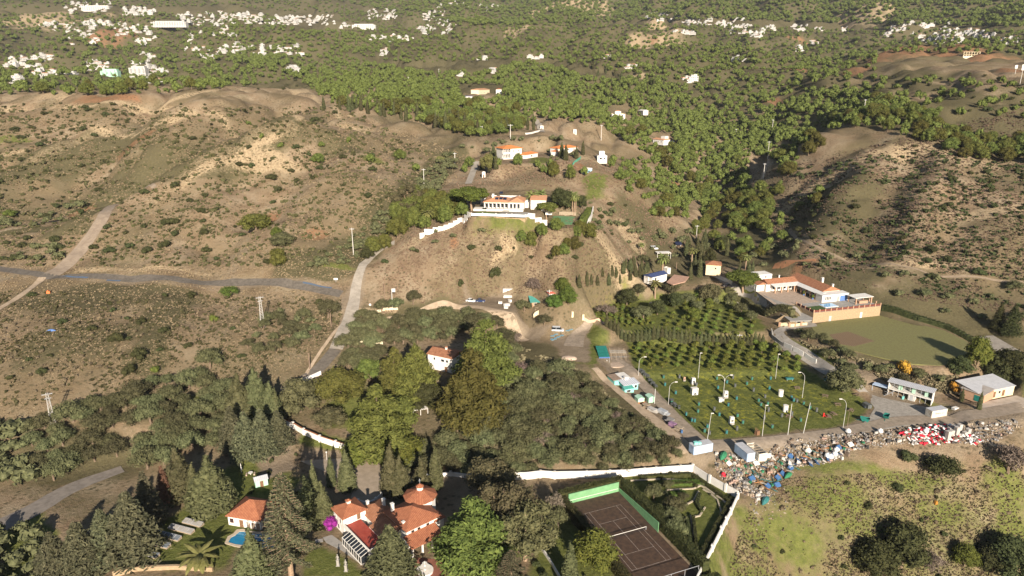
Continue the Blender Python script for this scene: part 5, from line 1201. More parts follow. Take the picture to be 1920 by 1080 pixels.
# walls of the villa garden
wall('garden_wall','long white garden wall with terracotta coping sloping behind the turning circle','wall',[(531,796),(550,803),(570,815),(600,828),(630,838),(660,846),(690,853),(714,861)],2.0,.3,white,pillar=12,cap=tileo,steps=False)
wall('boundary_wall','tall white boundary wall round the terraced garden and tennis court','wall',[(905,902),(960,899),(1040,897),(1100,896),(1165,894),(1230,888),(1298,884)],2.3,.3,white,pillar=8,step=4,ph=.1)
wall('boundary_wall','white boundary wall with square pillars running down beside the rubble slope','wall',[(1298,884),(1330,905),(1360,922),(1383,934)],2.3,.3,white,z=0,pillar=5,step=5,ph=.25)
wall('boundary_wall','white boundary wall climbing along the bottom right of the terraced garden','wall',[(1383,936),(1370,965),(1352,1000),(1335,1035),(1318,1068),(1300,1105)],1.9,.3,white,z=-.2,pillar=6,step=6,ph=.25)
wall('boundary_wall','white wall half hidden in shade behind the turret','wall',[(800,898),(845,892),(905,900)],1.3,.3,white,pillar=6,step=3)
wall('garden_wall','curved rough stone wall at the bottom edge below the allotment','wall',[(213,1082),(260,1073),(330,1070),(400,1074)],1.6,.6,stone,z=-.5)
wall('garden_wall','short white wall beside the lane above the wood','wall',[(560,722),(580,712),(602,702)],1.4,.3,white)
wall('garden_wall','crumbling white wall on the bend of the lane','wall',[(658,645),(666,641),(690,643),(718,646)],1.2,.4,cream)
wall('garden_wall','pale low wall under the pole with the white box','wall',[(706,586),(722,581),(746,580)],1.1,.4,cream)
wall('garden_wall','thin white edging wall of the sloping lawn by the court','wall',[(1012,1026),(1030,1052),(1052,1090)],.9,.3,white,z=0)
# ================================================================ tennis court
Tl,Tr,_=fr((1104.9,961.4),(1154.4,948.7),0.0);o=empty('tennis_court',(Tl[0],Tl[1],0.0),Tr,'worn dark brown tennis court with a green back wall inside clipped hedges','tennis court')
crt=mat('worn_court_surface',(.085,.052,.034),(.050,.033,.024),.8,.85)
b=MB();b.b6(-3.6,12.3,-31,5.6,-.3,.05);b.build('surface',crt,o)
lm=mat('faded_white_lines',(.42,.36,.32),(.24,.18,.15),1.5,.9);b=MB();w_=.04
for x in (-1.37,0,8.23,9.6): b.b6(x-w_,x+w_,-23.77,0,.054,.058)
for y in (0,-23.77): b.b6(-1.37-w_,9.6+w_,y-w_,y+w_,.0585,.062)
for y in (-5.49,-18.28): b.b6(w_+.0,8.23-w_,y-w_,y+w_,.0585,.062)
b.b6(4.115-w_,4.115+w_,-18.2,-5.6,.0545,.058);b.build('court_lines',lm,o)
gw=mat('green_painted_wall',(.17,.34,.17),(.13,.27,.13),.8,.8);b=MB();b.b6(-3.4,12.3,5.6,5.85,-.3,3.0);wl=b.build('practice_wall',gw,o)
b=MB();b.b6(-3.2,12.1,5.56,5.598,.95,1.05);b.build('net_line',white,wl)
b=MB();b.prism([(12.3,5.6),(12.45,5.6),(12.45,-14),(12.3,-14)],-.3,[1.0,3.0,3.0,1.0] if False else [3.0,3.0,1.2,1.2]);b.build('side_wall',gw,o)
b=MB()
for x in (-1.9,10.1): p=MB();p.cyl(x,-11.885,0,1.1,.06,.06,8);p.build('net_post',metal,o)
b.b6(-1.85,10.05,-11.9,-11.87,.9,1.02);b.build('net_band',white,o)
nm=mat('dark_net',(.03,.03,.03),(.02,.02,.02),1,.9);b=MB()
for k in range(60): b.b6(-1.85+k*.2,-1.835+k*.2,-11.89,-11.88,.08,.9)
for k in range(5): b.b6(-1.85,10.05,-11.89,-11.88,.1+k*.18,.115+k*.18)
b.build('net',nm,o)
b=MB()
for k in range(5): 
    x=-3+k*3.8;b.cyl(x,-30.8,0,2.6,.05,.05,6)
b.b6(-3,12.3,-30.83,-30.77,2.55,2.62);b.build('fence_posts',metal,o)
# hedge round court (own things, thick clipped)
def hedge(label,P,w,h,z=None,leaf='hedge',group=None,name='hedge',dens=26,world=None,sz=.26):
    Q=world or (ptsz(P,z) if z is not None else pts(P));x0,y0=Q[0];zz=float(hz(x0,y0)) if z is None else z;mb=MB();rg=np.random.RandomState(int(abs(x0*10))%999)
    for (ax,ay),(bx_,by_) in zip(Q[:-1],Q[1:]):
        d=math.hypot(bx_-ax,by_-ay);n=max(1,int(d/1.5));tx,ty=(bx_-ax)/d,(by_-ay)/d
        for i in range(n):
            cx,cy=ax+(bx_-ax)*(i+.5)/n,ay+(by_-ay)*(i+.5)/n;g=float(hz(cx,cy)) if z is None else z
            mb.box(cx-x0,cy-y0,g-zz+h*.45-.2,d/n*1.02,w*.85,h*.95+.4,math.atan2(ty,tx),0)
            m=int(dens*d/n*(w+2*h)*.5);u=rg.rand(m)*d/n-d/n/2;pr=rg.rand(m)*(w+2*h)
            off=np.where(pr<h,-w/2,np.where(pr<h+w,pr-h-w/2,w/2));zz2=np.where(pr<h,pr,np.where(pr<h+w,h,pr-h-w));Nn=np.stack([np.where(pr<h,-1.,np.where(pr<h+w,0,1.))*-ty,np.where(pr<h,-1.,np.where(pr<h+w,0,1.))*tx,np.where((pr>=h)&(pr<h+w),1.,.1)],1)
            C=np.stack([cx-x0+tx*u-ty*off,cy-y0+ty*u+tx*off,g-zz+zz2+rg.randn(m)*.06],1);V,F=cards(rg,C,Nn,sz,1.4,.5,.1);mb.add(V,F)
    return tag(mb.build(name,LM[leaf],None,(x0,y0,zz),0,uv=False),label,'hedge',group)
def tw(x,y): c,s=math.cos(Tr),math.sin(Tr);return (Tl[0]+x*c-y*s,Tl[1]+x*s+y*c)
hedge('clipped hedge along the top of the tennis court behind the green wall',None,2.2,3.4,0.0,world=[tw(-5.5,7.2),tw(14.5,7.2)])
hedge('clipped hedge, browning in patches, along the left side of the tennis court',None,2.0,3.0,0.0,world=[tw(-5.2,6),tw(-5.0,-31)])
hedge('tall hedge along the right side of the tennis court beside the terraces',None,2.2,3.4,0.0,world=[tw(14.2,6),tw(14.2,-31)])
hedge('hedge at the bottom end of the tennis court behind the wire fence',None,1.6,1.4,0.0,world=[tw(-6,-33.5),tw(16,-33.5)])
# terraced garden stone edges
tg=mat('garden_edge_stone',(.42,.36,.27),(.30,.25,.18),2,.95)
for i,(P,lab) in enumerate([([(1182,902),(1240,899),(1290,902),(1322,915),(1350,935),(1362,945)],'long dry-stone edging curving under the top bed of the terraced garden'),
  ([(1250,920),(1300,917),(1312,912)],'short stone edging in the upper middle of the terraced garden'),([(1310,922),(1300,940),(1285,948),(1262,952)],'bent stone path edge in the middle of the terraced garden'),
  ([(1318,918),(1330,925),(1345,938),(1352,960),(1340,1000),(1318,1030)],'stone edging round the big curved lawn'),([(1302,970),(1312,968),(1322,952)],'crescent of stones at the left of the curved lawn'),([(1295,968),(1300,1005),(1308,1035)],'straight stone edge beside the dark hedge rows')]):
    wall('stone_edging',lab,'stone edging',P,.35,.4,tg,z=0,step=3,group='stone edgings of the terraced garden')
hedge('dark narrow hedge row, left of two in the terraced garden',[(1287,975),(1296,1036)],.8,1.2,0,'shrub')
hedge('dark narrow hedge row, right of two in the terraced garden',[(1299,972),(1306,1036)],.8,1.2,0,'shrub')
hedge('dark creeper hedge inside the lower boundary wall',[(1372,938),(1345,985),(1312,1050)],1.2,1.1,0,'shrub')
hedge('leafy planting in the top bed of the terraced garden',[(1245,908),(1315,906)],2.4,.7,0,'bright')
hedge('leafy green planting beside the bent path of the terraced garden',[(1258,930),(1285,926)],2.0,.8,0,'bright')
hedge('low box hedge under the upper edging of the terraced garden',[(1215,912),(1300,908)],.8,.8,0,'hedge')
hedge('low box hedge round the left of the curved lawn',[(1312,928),(1306,945),(1316,962)],.9,.9,0,'shrub')
hedge('dark hedge along the lower path of the terraced garden',[(1262,1000),(1290,1030),(1300,1045)],1.2,1.1,0,'hedge')
hedge('clipped hedge inside the upper boundary wall of the garden',[(1200,898),(1296,892),(1340,922),(1366,942)],.9,1.0,0,'hedge')
# ================================================================ house in the wood
o,l=house('wood_house','white two-storey house with a mossy terracotta roof among the pines','house',(803,690),(848,700),7.5,5.6,'gable',1.5,white,tileo,
 wins=[('f',.28,4.3,.7,.9),('f',.62,4.2,1.3,.9),('f',.8,4.2,.9,.9)],z=10,chimneys=[(.55,.5,tileo)],doors=[('f',.75,1.2,2,wood)])
# ================================================================ small houses placed one by one
W2=[('f',.2,1.7,.9,1.0),('f',.5,1.7,.9,1.0),('f',.8,1.7,.9,1.0)]
# two-storey white house with orange roof, galleries
loc,r,_=fr((944,299),(985,296),64);o=empty('balcony_house',loc,r-.12,'white two-storey house with bright orange roof and a columned balcony on the ridge','house')
b=MB();b.b6(5.2,12.5,0,10,-1,6.4);b.b6(0,5.2,1.6,10,-1,6.4);b.build('wall',white,o);b=MB();b.hip(0,12.5,0,10,6.403,1.7,.7,.15);b.build('roof',tileor,o)
b=MB();b.b6(-.1,5.2,0,1.6,3.0,3.25);b.b6(-.1,5.2,0,.1,3.25,4.1);b.b6(-.1,5.2,0,1.6,-1,.5);b.build('balcony',white,o)
for k in range(4): p=MB();u=.1+k*1.6;p.b6(u-.15,u+.15,0.02,.3,.5,6.4);p.build('column',white,o)
for u in (.9,2.6,4.3): win(o,u,1.595,4.8,1.1,1.7);win(o,u,1.595,1.7,1.1,1.9)
for u in (7,10.5): win(o,u,-.005,4.8,.8,.8)
house('annex','low white annex with an orange roof, right of the balcony house','house',(985,298),(1008,294),6,2.4,'hip',1.2,white,tileor,wins=[('f',.5,1.3,1.5,.9)],z=64)
house('bungalow','long low white bungalow with a light orange roof and solar panels on the ridge','house',(1047,287),(1083,284),8,2.7,'hip',1.5,white,tileor,wins=W2)
house('garage','small white garage with an orange roof left of the ridge bungalow','garage',(1043,291),(1050,290),4,2.2,'hip',.8,white,tileor,doors=[('f',.5,1.6,1.9,wood)])
o,l=house('hillside_house','small white flat-roofed house with a square rooftop room above the sandy cut','house',(1120,303),(1138,303),6,3.2,'flat',0,white,white,wins=[('f',.35,1.9,1.4,1.0),('f',.75,1.9,.8,1.0)])
b=MB();b.b6(l*.2,l*.75,1.2,4.8,3.7,6.2);b.build('rooftop_room',white,o)
house('hut','light blue hut in the sandy cut below the white flat-roofed house','hut',(1099,327),(1110,325),3.5,2.6,'flat',0,mat('pale_blue_render',(.35,.58,.72),(.3,.5,.64),1,.9),white,doors=[('f',.5,.9,1.9,glass)])
wall('fence','slanting green mesh fence beside the sandy cut','fence',[(1074,310),(1082,303),(1089,296)],1.4,.15,mat('green_mesh',(.10,.33,.22),(.08,.26,.18),1,.9))
o,l=house('chalet','white stepped villa alone in the middle of the pine wood','house',(1147,222),(1172,222),9,4.2,'flat',0,white,cream,wins=[('f',.2,2.6,1.6,1.4),('f',.5,2.6,1.6,1.4),('f',.8,2.6,1.6,1.4)])
b=MB();b.b6(l*.25,l*.7,2,7,4.7,7.4);b.build('upper_floor',white,o);b=MB();b.hip(l*.25,l*.7,2,7,7.403,1,.3,.12);b.build('upper_roof',tilel,o)
house('bungalow','small white house with gable to the right of the lone stepped villa','house',(1197,213),(1206,214),6,3.5,'gable',1.3,white,white,wins=[('f',.5,1.9,1,1.1)])
o,l=house('villa','white villa with a roof room on the wooded flank above a blue building','house',(1224,268),(1244,270),8,3.4,'gable',1.3,white,tilel,wins=W2)
b=MB();b.b6(l*.55,l*.95,2.5,6.5,3.4,6.4);b.build('roof_room',white,o)
house('blue_house','deep blue flat-roofed building right of the wooded villa','house',(1246,274),(1263,273),7,3.6,'flat',0,bluewall,navy,wins=[('f',.3,2,1.2,1.2),('f',.7,2,1.2,1.2)])
o,l=house('villa','grey-white villa with terrace wall, left of three in the clearing','house',(868,188),(886,188),9,3.6,'flat',0,white,navy,wins=W2)
house('villa','cream villa with dark shutters, middle of three in the clearing','house',(898,177),(918,176),9,4.6,'hip',1.3,cream,tilel,wins=W2)
house('villa','white villa with a red-brown roof, right of three in the clearing','house',(930,177),(941,177),8,5.4,'hip',1.4,white,tile,wins=W2)
wall('garden_wall','long buff garden wall under the three villas of the clearing','wall',[(864,188),(890,190),(908,186)],1.6,.4,cream)
for i,(px,py,lab) in enumerate([(1013,243,'little white gate lodge where the far lane enters the pines'),(1075,250,'tiny white hut on the crest right of the far lane'),(904,333,'small white shed beside the pale road above the hilltop villa')]):
    house('hut',lab,'hut',(px,py),(px+6,py),3,2.6,'flat',0,white,white,doors=[('f',.5,.8,1.8,wood)])
wall('garden_wall','low white wall along the crest by the gate lodge','wall',[(985,252),(1000,250),(1012,247)],1.2,.3,white)
wall('garden_wall','pale rubble wall on the brow right of the hilltop houses','wall',[(1153,333),(1160,329),(1168,326)],1.2,.5,cream)
# yellow house, blue-roofed shed, carport
o,l=house('cottage','small yellow cottage with an old tiled roof at the head of the finca lane','house',(1323,511),(1352,516),6.5,4.0,'hip',1.5,yell,tileo,wins=[('l',.5,2.2,.8,.8),('f',.65,2.4,.7,.9)],z=20,rz=-.25,L=7)
wall('garden_wall','pale retaining wall along the lane below the yellow cottage','wall',[(1330,517),(1345,522),(1365,530),(1372,534)],1.8,.4,white)
house('shed','white shed with a dark blue sheet roof behind the tallest fan palm','shed',(1222,530),(1250,523),5,2.6,'gable',1.1,white,navy,z=18,doors=[('f',.25,1,2,glass)])
house('shed','narrow white lean-to at the left end of the blue-roofed shed','shed',(1214,528),(1221,529),4,2.3,'shed',.2,white,white,z=18)
sheet('patio',[(1250,529),(1264,515),(1292,519),(1285,528),(1262,534)],18.3,mat('pink_gravel',(.45,.28,.2),(.36,.22,.16),1,.95),.1)
wall('garden_wall','white wall under the pinkish terrace beside the tallest palm','wall',[(1246,536),(1262,536),(1270,532)],1.4,.3,white)
o,l=house('water_tank','pale cylinder-topped hut beyond the blue-roofed shed','hut',(1251,514),(1257,513),3,2.6,'flat',0,white,white)
x,y,z=at(1232,484);o=empty('carport',(x,y,z),.1,'open white-roofed carport on thin posts in the valley gardens','carport')
b=MB();b.b6(0,7.5,0,4,2.5,2.7);b.build('roof',white,o)
for u,v_ in ((.2,.2),(7.3,.2),(.2,3.8),(7.3,3.8)): p=MB();p.b6(u-.08,u+.08,v_-.08,v_+.08,-.5,2.5);p.build('post',white,o)
x,y,z=at(1267,462);o=empty('solar_panel',(x,y,z),.2,'ground-mounted dark solar array above the valley gardens','solar panel')
b=MB();b.shed(0,4,0,2,.8,2.2,.06);b.build('panel',solar,o)
for k in range(2): p=MB();p.b6(.6+k*2.6,.8+k*2.6,.9,1.1,-.3,1.3);p.build('post',metal,o)
# kiosk and green-roofed cabin
o,l=house('kiosk','small white hut with a grey roof at the top of the parking place','hut',(943,556),(961,556),6,3.4,'flat',0,white,greypave,z=18,doors=[('f',.4,.9,1.9,bluewall)])
b=MB();b.b6(.3,l-.3,-2.2,0,-.5,1.0);b.build('terrace_wall',white,o)
for i,(px,py) in enumerate([(938,569),(948,574),(954,573),(956,566),(949,578)]):
    x,y,z=at(px,py);b=MB();b.b6(-.8,.8,-.5,.5,-.2,.8+.2*(i%2));b.b6(-.9,.9,-.6,.6,.8+.2*(i%2)+.003,.9+.2*(i%2));tag(b.build('stone_table',white,None,(x,y,z),i*.7),'white block table, '+['leftmost','lowest left','lowest right','topmost','lowest'][i]+' of the five below the small white hut','table','white block tables')
x,y,z=at(997,577);o=empty('cabin',(x,y,z),.12,'wooden cabin on stilts with a teal-green roof and a railed deck','cabin')
b=MB();b.b6(0,8,0,5,-.5,2.7);b.build('wall',brickp,o);b=MB();b.shed(-.8,8.8,-1.2,5.6,2.75,3.9,.12);b.build('roof',teal,o)
b=MB();b.b6(1,11.5,-2.6,0,-.25,0);dk=b.build('deck',woodl,o);b=MB();b.b6(1,11.5,-2.6,-2.52,.85,.95)
for k in range(12): b.b6(1+k*.95,1.08+k*.95,-2.6,-2.52,0,.9)
b.build('railing',woodl,dk)
for k in range(4): p=MB();p.b6(1.2+k*3.3,1.45+k*3.3,-2.5,-2.25,-3.5,-.25);p.build('stilt',wood,o)
win(o,1.6,-.005,1.5,1,1.1);win(o,4.6,-.005,1.4,1.2,1.3);door(o,6.8,-.005,0,.95,2,0,white)
house('shed','little red-roofed shed between the cabin and the bright green trees','shed',(1030,561),(1040,560),3,2.4,'hip',.8,white,mat('faded_red_roof',(.45,.12,.08),(.38,.1,.07),1,.9))
x,y,z=at(995,596)
wall('gate_wall','cream flared gate wall with a pier beside the cabin drive','wall',[(1000,597),(1004,592),(1010,589)],1.8,.4,cream)
for px,py,lab in ((1073,593,'left of the two cream gate piers at the citrus terrace'),(1093,598,'right of the two cream gate piers at the citrus terrace')):
    x,y,z=at(px,py);b=MB();b.b6(-.4,.4,-.4,.4,-.4,2.0);b.b6(-.5,.5,-.5,.5,2.003,2.15);tag(b.build('gate_pier',cream,None,(x,y,z),.2),lab,'pier','cream gate piers')
wall('garden_wall','low peach-coloured wall running from the gate pier to the hedge','wall',[(1095,599),(1115,603),(1136,608)],1.1,.4,mat('peach_render',(.62,.42,.30),(.52,.35,.25),1,.9))
x,y,z=at(1223,578);b=MB();b.b6(-1,1,-1,1,-.4,2.6);b.b6(-1.15,1.15,-1.15,1.15,2.603,2.75);tag(b.build('pump_hut',mat('pinkish_render',(.62,.45,.36),(.5,.36,.28),1,.9),None,(x,y,z),.3),'square pinkish pump hut at the corner between the two citrus terraces','hut')
# cypress hedge line below the citrus terraces
Hq=ptsz([(1137,628),(1180,636),(1240,640),(1300,642),(1365,643),(1430,642)],7.5);Hd=densify(Hq,1.55)
for i,(x,y) in enumerate(Hd):
    if i<120: REQ_h=rgT.uniform(4.6,6.6);plant('cypress',x,y,float(hz(x,y)),REQ_h,1.9,['dusty','slightly taller','ragged','shorter'][i%4]+' hedge cypress, %s'%('in the row between the citrus plots'),'hedge cypresses between the citrus plots',None)
# ================================================================ hilltop villa
loc,r,_=fr((905,394),(985,398),53.0);r=-.1
o=empty('hilltop_villa',loc,r,'sprawling white hilltop villa with pale terracotta roofs, glazed veranda and solar panels','house')
b=MB();b.b6(.5,12,3,13,-.5,3.6);b.b6(12,19,1,13,-.5,3.6);b.b6(0,19,-2.4,.98,-.8,.95);b.b6(-4,2,-2.4,3,-.8,.95);b.build('wall',white,o)
b=MB();b.b6(.5,12,.98,3,3.1,3.6);b.build('lintel',white,o)
for k in range(7): p=MB();u=.7+k*1.85;p.b6(u-.15,u+.15,1.0,1.3,.9,3.1);p.build('veranda_pillar',white,o)
for k in range(6): win(o,1.6+k*1.85,2.99,1.9,1.4,2.0)
for u in (13.2,14.8,16.6): win(o,u,.99,2.0,1.1,2.0)
b=MB();b.hip(.5,12,1,13,3.603,2.0,.5,.15);rf=b.build('roof',tilel,o);b=MB();b.hip(12.2,19,1,13,3.65,1.8,.4,.15);b.build('roof',tilel,o)
chim(rf,4.2,6,4.4,6.6,.9)
for k,(u,v_) in enumerate([(5.4,3.0),(7.3,3.1),(9.2,2.9),(6.8,8.5)]):
    p=MB();zz=3.8+(v_-1)*.33;p.shed(u,u+1.6,v_,v_+2.0,zz+.12,zz+.8,.06);p.build('solar_panel',solar,rf)
b=MB();b.b6(22,29,4,10,-1,4.4);b.b6(19,22,8,12,-1,3.4);b.b6(29,32,2,7,-2,2.4);b.build('side_wing',white,o);b=MB();b.shed(21.6,29.4,3.6,10.4,4.42,5.6,.14);b.build('side_roof',tilel,o)
b=MB();b.b6(2,16,17,17.4,-1,4.2);b.b6(-3,2,14,17,-1,3.4);b.b6(16,22,15,15.4,-1,3.0);b.build('back_wall',white,o);b=MB();b.hip(-3.5,.5,14,19,4.0,1.2,.3,.12);b.build('back_roof',tileo,o)
b=MB()
for k in range(8): b.b6(8+k*.28,12.5-k*.0,-3.6-k*.0+k*.14,-2.42,-.8,-.75+k*.21)
b.build('steps',greypave,o)
wall('balustrade','long pale blue-white balustrade along the edge of the hilltop villa lawn','balustrade',[(884,404),(905,404),(930,405),(960,406),(985,407),(996,404)],.95,.2,mat('pale_blue_white_paint',(.68,.75,.80),(.6,.68,.74),1,.8),z=53,pillar=5,step=2.5,pm=white,sink=.1)
wall('retaining_wall','stone retaining wall under the hilltop balustrade','wall',[(884,408),(930,409.5),(960,410),(985,411),(997,409)],1.35,.6,stone,z=51.6,sink=2)
wall('stepped_wall','white stepped wall climbing from the fan palm to the hilltop villa','wall',[(787,450),(796,443),(812,437),(832,432),(850,425),(866,415),(882,408)],1.8,.4,white,step=3.0,steps=True)
wall('stepped_wall','white stepped wall descending right of the hilltop balustrade','wall',[(990,410),(1003,416),(1015,420),(1026,426)],1.7,.4,white,step=2.5,steps=True)
wall('stepped_wall','tall white boundary wall down the right side of the padel court','wall',[(1112,396),(1110,405),(1106,416),(1101,428)],2.6,.4,white,step=4)
hedge('tall clipped hedge between the padel court and the white wall',[(1104,400),(1098,412),(1090,424)],2.2,3.2,None,'pine')
sheet('sports_court',[(1038,405),(1079,406),(1072,421),(1029,421)],48.0,mat('green_court_carpet',(.13,.26,.12),(.11,.22,.10),.5,.95),.08)
sheet('lawn',[(886,401),(902,396),(940,401),(945,403),(890,403)],53,mat('lawn_grass',(.14,.18,.04),(.10,.13,.03),.6,.95),.06)
sheet('terrace',[(945,403),(935,399),(990,398),(1000,402)],53,greypave,.05)
wall('fence','low wooden fence behind the padel court','fence',[(1048,402),(1065,403),(1080,404)],1.6,.2,woodl)
# ================================================================ finca with terrace
Ql,Qr,_=fr((1523,606),(1651,592),12.5);z0=12.5
t_=empty('stone_terrace',(Ql[0],Ql[1],z0),Qr,'raised stone-walled terrace with brick piers, dark red railings and a small lawn','terrace')
b=MB();b.b6(0,34.5,0,12,-1,4.5);b.build('retaining_wall',stone,t_);b=MB();b.b6(.3,34.2,.3,12.2,4.5,4.56);b.build('floor',greypave,t_)
b=MB();b.b6(.6,9,.6,7.5,4.562,4.62);b.build('lawn_patch',mat('lawn_turf',(.06,.10,.03),(.05,.08,.02),1,.95),t_)
for k in range(13): u=.2+k*2.84;p=MB();p.b6(u-.2,u+.2,.02,.42,4.5,5.9);p.build('pier',brickp,t_)
for k in range(12): u=.42+k*2.84;p=MB();p.b6(u,u+2.4,.15,.25,4.7,5.6);p.build('railing',rail,t_)
for k in range(4): p=MB();p.b6(.05,.42,2.6+k*2.9,3.0+k*2.9,4.5,5.9);p.build('pier',brickp,t_)
for k in range(4): p=MB();p.b6(.15,.25,.42+k*2.75,2.58+k*2.75,4.7,5.6);p.build('railing',rail,t_)
for k in range(2): p=MB();p.b6(34.1,34.5,2.6+k*4,3.0+k*4,4.5,5.9);p.build('pier',brickp,t_)
door(t_,8.7,-.01,0,1.2,2.4,0,metal);door(t_,24.5,-.01,0,1.1,2.6,0,white)
b=MB();b.b6(9.4,16.2,4.2,8.8,4.58,4.75);pl=tag(b.build('swimming_pool',white,None,(Ql[0],Ql[1],z0),Qr),'rectangular raised pool with light blue water on the stone terrace','pool')
b=MB();b.b6(9.6,16.0,4.4,8.6,4.70,4.78);b.build('water',mat('light_pool_water',(.12,.36,.62),(.10,.32,.56),1,.1,spec=.5),pl)
pg=empty('pergola',(Ql[0],Ql[1],z0),Qr,'flat white-roofed pergola with a bar counter on the right of the stone terrace','pergola')
b=MB();b.b6(24.5,34,4.2,9.5,7.4,7.6);b.build('roof',white,pg)
for u in (25.2,33.2):
    for v_ in (4.6,9): p=MB();p.b6(u-.25,u+.25,v_-.25,v_+.25,4.5,7.4);p.build('pillar',brickp,pg)
b=MB();b.b6(27.5,32,5,6.2,4.5,5.7);b.build('counter',brickp,pg)
f_=empty('finca',(Ql[0],Ql[1],17.0),Qr,'L-shaped white finca with terracotta roofs and a long white-roofed porch around a paved yard','house')
b=MB();b.b6(16.2,25,15,38,-1.5,3.6);b.b6(-1,16.2,31.5,38,-1.5,3.4);b.b6(-5,1,33,42,-1.5,3.0);b.build('wall',white,f_)
b=MB();b.hip(16.2,25,15,38,3.603,2.2,.3,.15,0);rf=b.build('roof',tileo,f_);b=MB();b.hip(0,15.9,31.5,38,3.42,1.8,.3,.15,0);b.build('roof',tileo,f_);chim(rf,23,24,4.2,7.0,.9);chim(rf,22,16,4,6.3,.7);chim(rf,8,35,4.5,6.3,.5)
b=MB();b.hip(-4.5,0.8,33,42,3.05,1.2,.2,.12,0);b.build('roof',tileo,f_)
b=MB();b.shedx(12.6,16.4,13,31.4,3.0,3.5,.14);b.shed(1,16.4,28,31.6,3.0,3.55,.14);b.build('porch_roof',mat('off_white_sheet',(.66,.64,.60),(.58,.56,.52),.8,.7),f_)
for k in range(5): p=MB();p.b6(12.8,13.3,15.5+k*3.1,16.0+k*3.1,-.5,3.0);p.build('porch_pillar',brickp,f_)
for k in range(4): p=MB();p.b6(1.4+k*3.4,1.9+k*3.4,28.1,28.6,-.5,3.0);p.build('porch_pillar',brickp,f_)
b=MB();b.b6(12.8,26.5,10.8,14.98,-1.0,3.2);b.build('end_block',white,f_);b=MB();b.b6(12.6,26.7,10.6,14.98,3.203,3.4);b.build('flat_roof',mat('off_white_sheet',(.66,.64,.60)),f_)
for k in range(4): win(f_,14.6+k*.8,10.79,1.8,.5,1.5,0)
b=MB();b.b6(22.2,26,10.72,10.79,0,2.5);b.build('shutter',bluewall,f_);door(f_,21.2,10.79,0,1,2.3,0,greypave)
for k in range(4): win(f_,16.19,17+k*4,1.6,1.6,1.7,-PI/2)
for k in range(4): win(f_,3+k*3,31.49,1.6,1.4,1.6,0)
for k in range(3): win(f_,-5.005,35+k*2,1.5,.8,1.2,-PI/2)
b=MB();b.b6(-2,8,40,46,-1,5.6);b.build('tall_block',white,f_)
for k in range(2): win(f_,0.5+k*4,39.99,4.4,.9,.7,0)
def qw(x,y): c,s=math.cos(Qr),math.sin(Qr);return (Ql[0]+x*c-y*s,Ql[1]+x*s+y*c)
sheet('courtyard',[qw(-9,12),qw(-9,14),qw(-5,33),qw(13,31),qw(13,12.1),qw(0,12.1)],17.0,paving,.08,world=True)
sheet('forecourt',[qw(-12,-1),qw(-3,-3),qw(-.2,0),qw(-.2,12),qw(-9,12)],15.0,greypave,.05,world=True)
for i,(u,v_,lab) in enumerate([(12.2,22,'tall potted shrub by the porch pillar, upper of two in the paved yard'),(12.2,16,'tall potted shrub by the porch pillar, lower of two in the paved yard')]):
    X,Y=qw(u,v_);b=MB();b.cyl(0,0,0,.7,.3,.42,10);p_=tag(b.build('plant_pot',bluewall,None,(X,Y,17.05)),lab,'potted plant','potted shrubs in the finca yard');b=MB();lobes_to(b,np.random.RandomState(i),[(0,0,1.4,.6,.6,.9)],120,.2,under=1);b.build('leaves',LM['bright'],p_,uv=False)
wall('garden_wall','brick-piered low wall with yellow render where the grey lane meets the yard','wall',[(1462,611),(1480,612),(1513,610)],1.3,.4,yell,pillar=4,step=2,pm=brickp,ph=.5)
wall('retaining_wall','grey curved retaining wall at the foot of the finca lane','wall',[(1446,622),(1448,634),(1462,645),(1470,650)],1.5,.4,greypave)
for i,(a,b_,lab) in enumerate([((1470,650),(1485,657),'white concrete wall panel, left of three along the grey lane'),((1487,658),(1506,668),'white concrete wall panel, middle of three along the grey lane'),((1508,669),(1530,682),'white concrete wall panel, right of three along the grey lane')]):
    wall('wall_panel',lab,'wall',[a,b_],1.9,.25,white,group='concrete panels along the grey lane')
hedge('rust and green creeper hedge tumbling over the bank below the finca lane',[(1362,545),(1395,565),(1440,590),(1490,608)],3,2.2,None,'gum')
hedge('dark hedge down the far edge of the brown field',[(1655,580),(1720,600),(1770,615),(1830,645)],2.5,2.0,None,'shrub')
wall('retaining_wall','rough stone bank wall under the creeper hedge','wall',[(1420,596),(1455,606),(1492,612)],1.6,.7,stone)
# brown field, yards and the long concrete apron at the right
fieldm=mat('tilled_field',(.185,.180,.070),(.145,.130,.056),1.2,.98)
sheet('field',[(1520,612),(1560,600),(1650,592),(1700,603),(1770,620),(1812,640),(1829,655),(1826,668),(1800,680),(1760,686),(1700,682),(1640,668),(1580,652),(1540,640)],12.5,fieldm,.10)
sheet('field',[(1555,628),(1590,622),(1640,640),(1600,650),(1572,645)],12.5,mat('fresh_ploughed_soil',(.21,.145,.085),(.17,.12,.07),1.6,.98,pat='wave',pitch=.8,pc=(.12,.075,.047)),.13)
sheet('yard',[(1618,735),(1650,745),(1745,765),(1800,782),(1760,790),(1690,800),(1640,808),(1600,812),(1625,790),(1640,765)],5,mat('grey_gravel_yard',(.34,.31,.265),(.23,.205,.175),1.1,.95),.05)
sheet('yard',[(1835,632),(1862,630),(1935,672),(1935,718)],9.0,conc,.3)
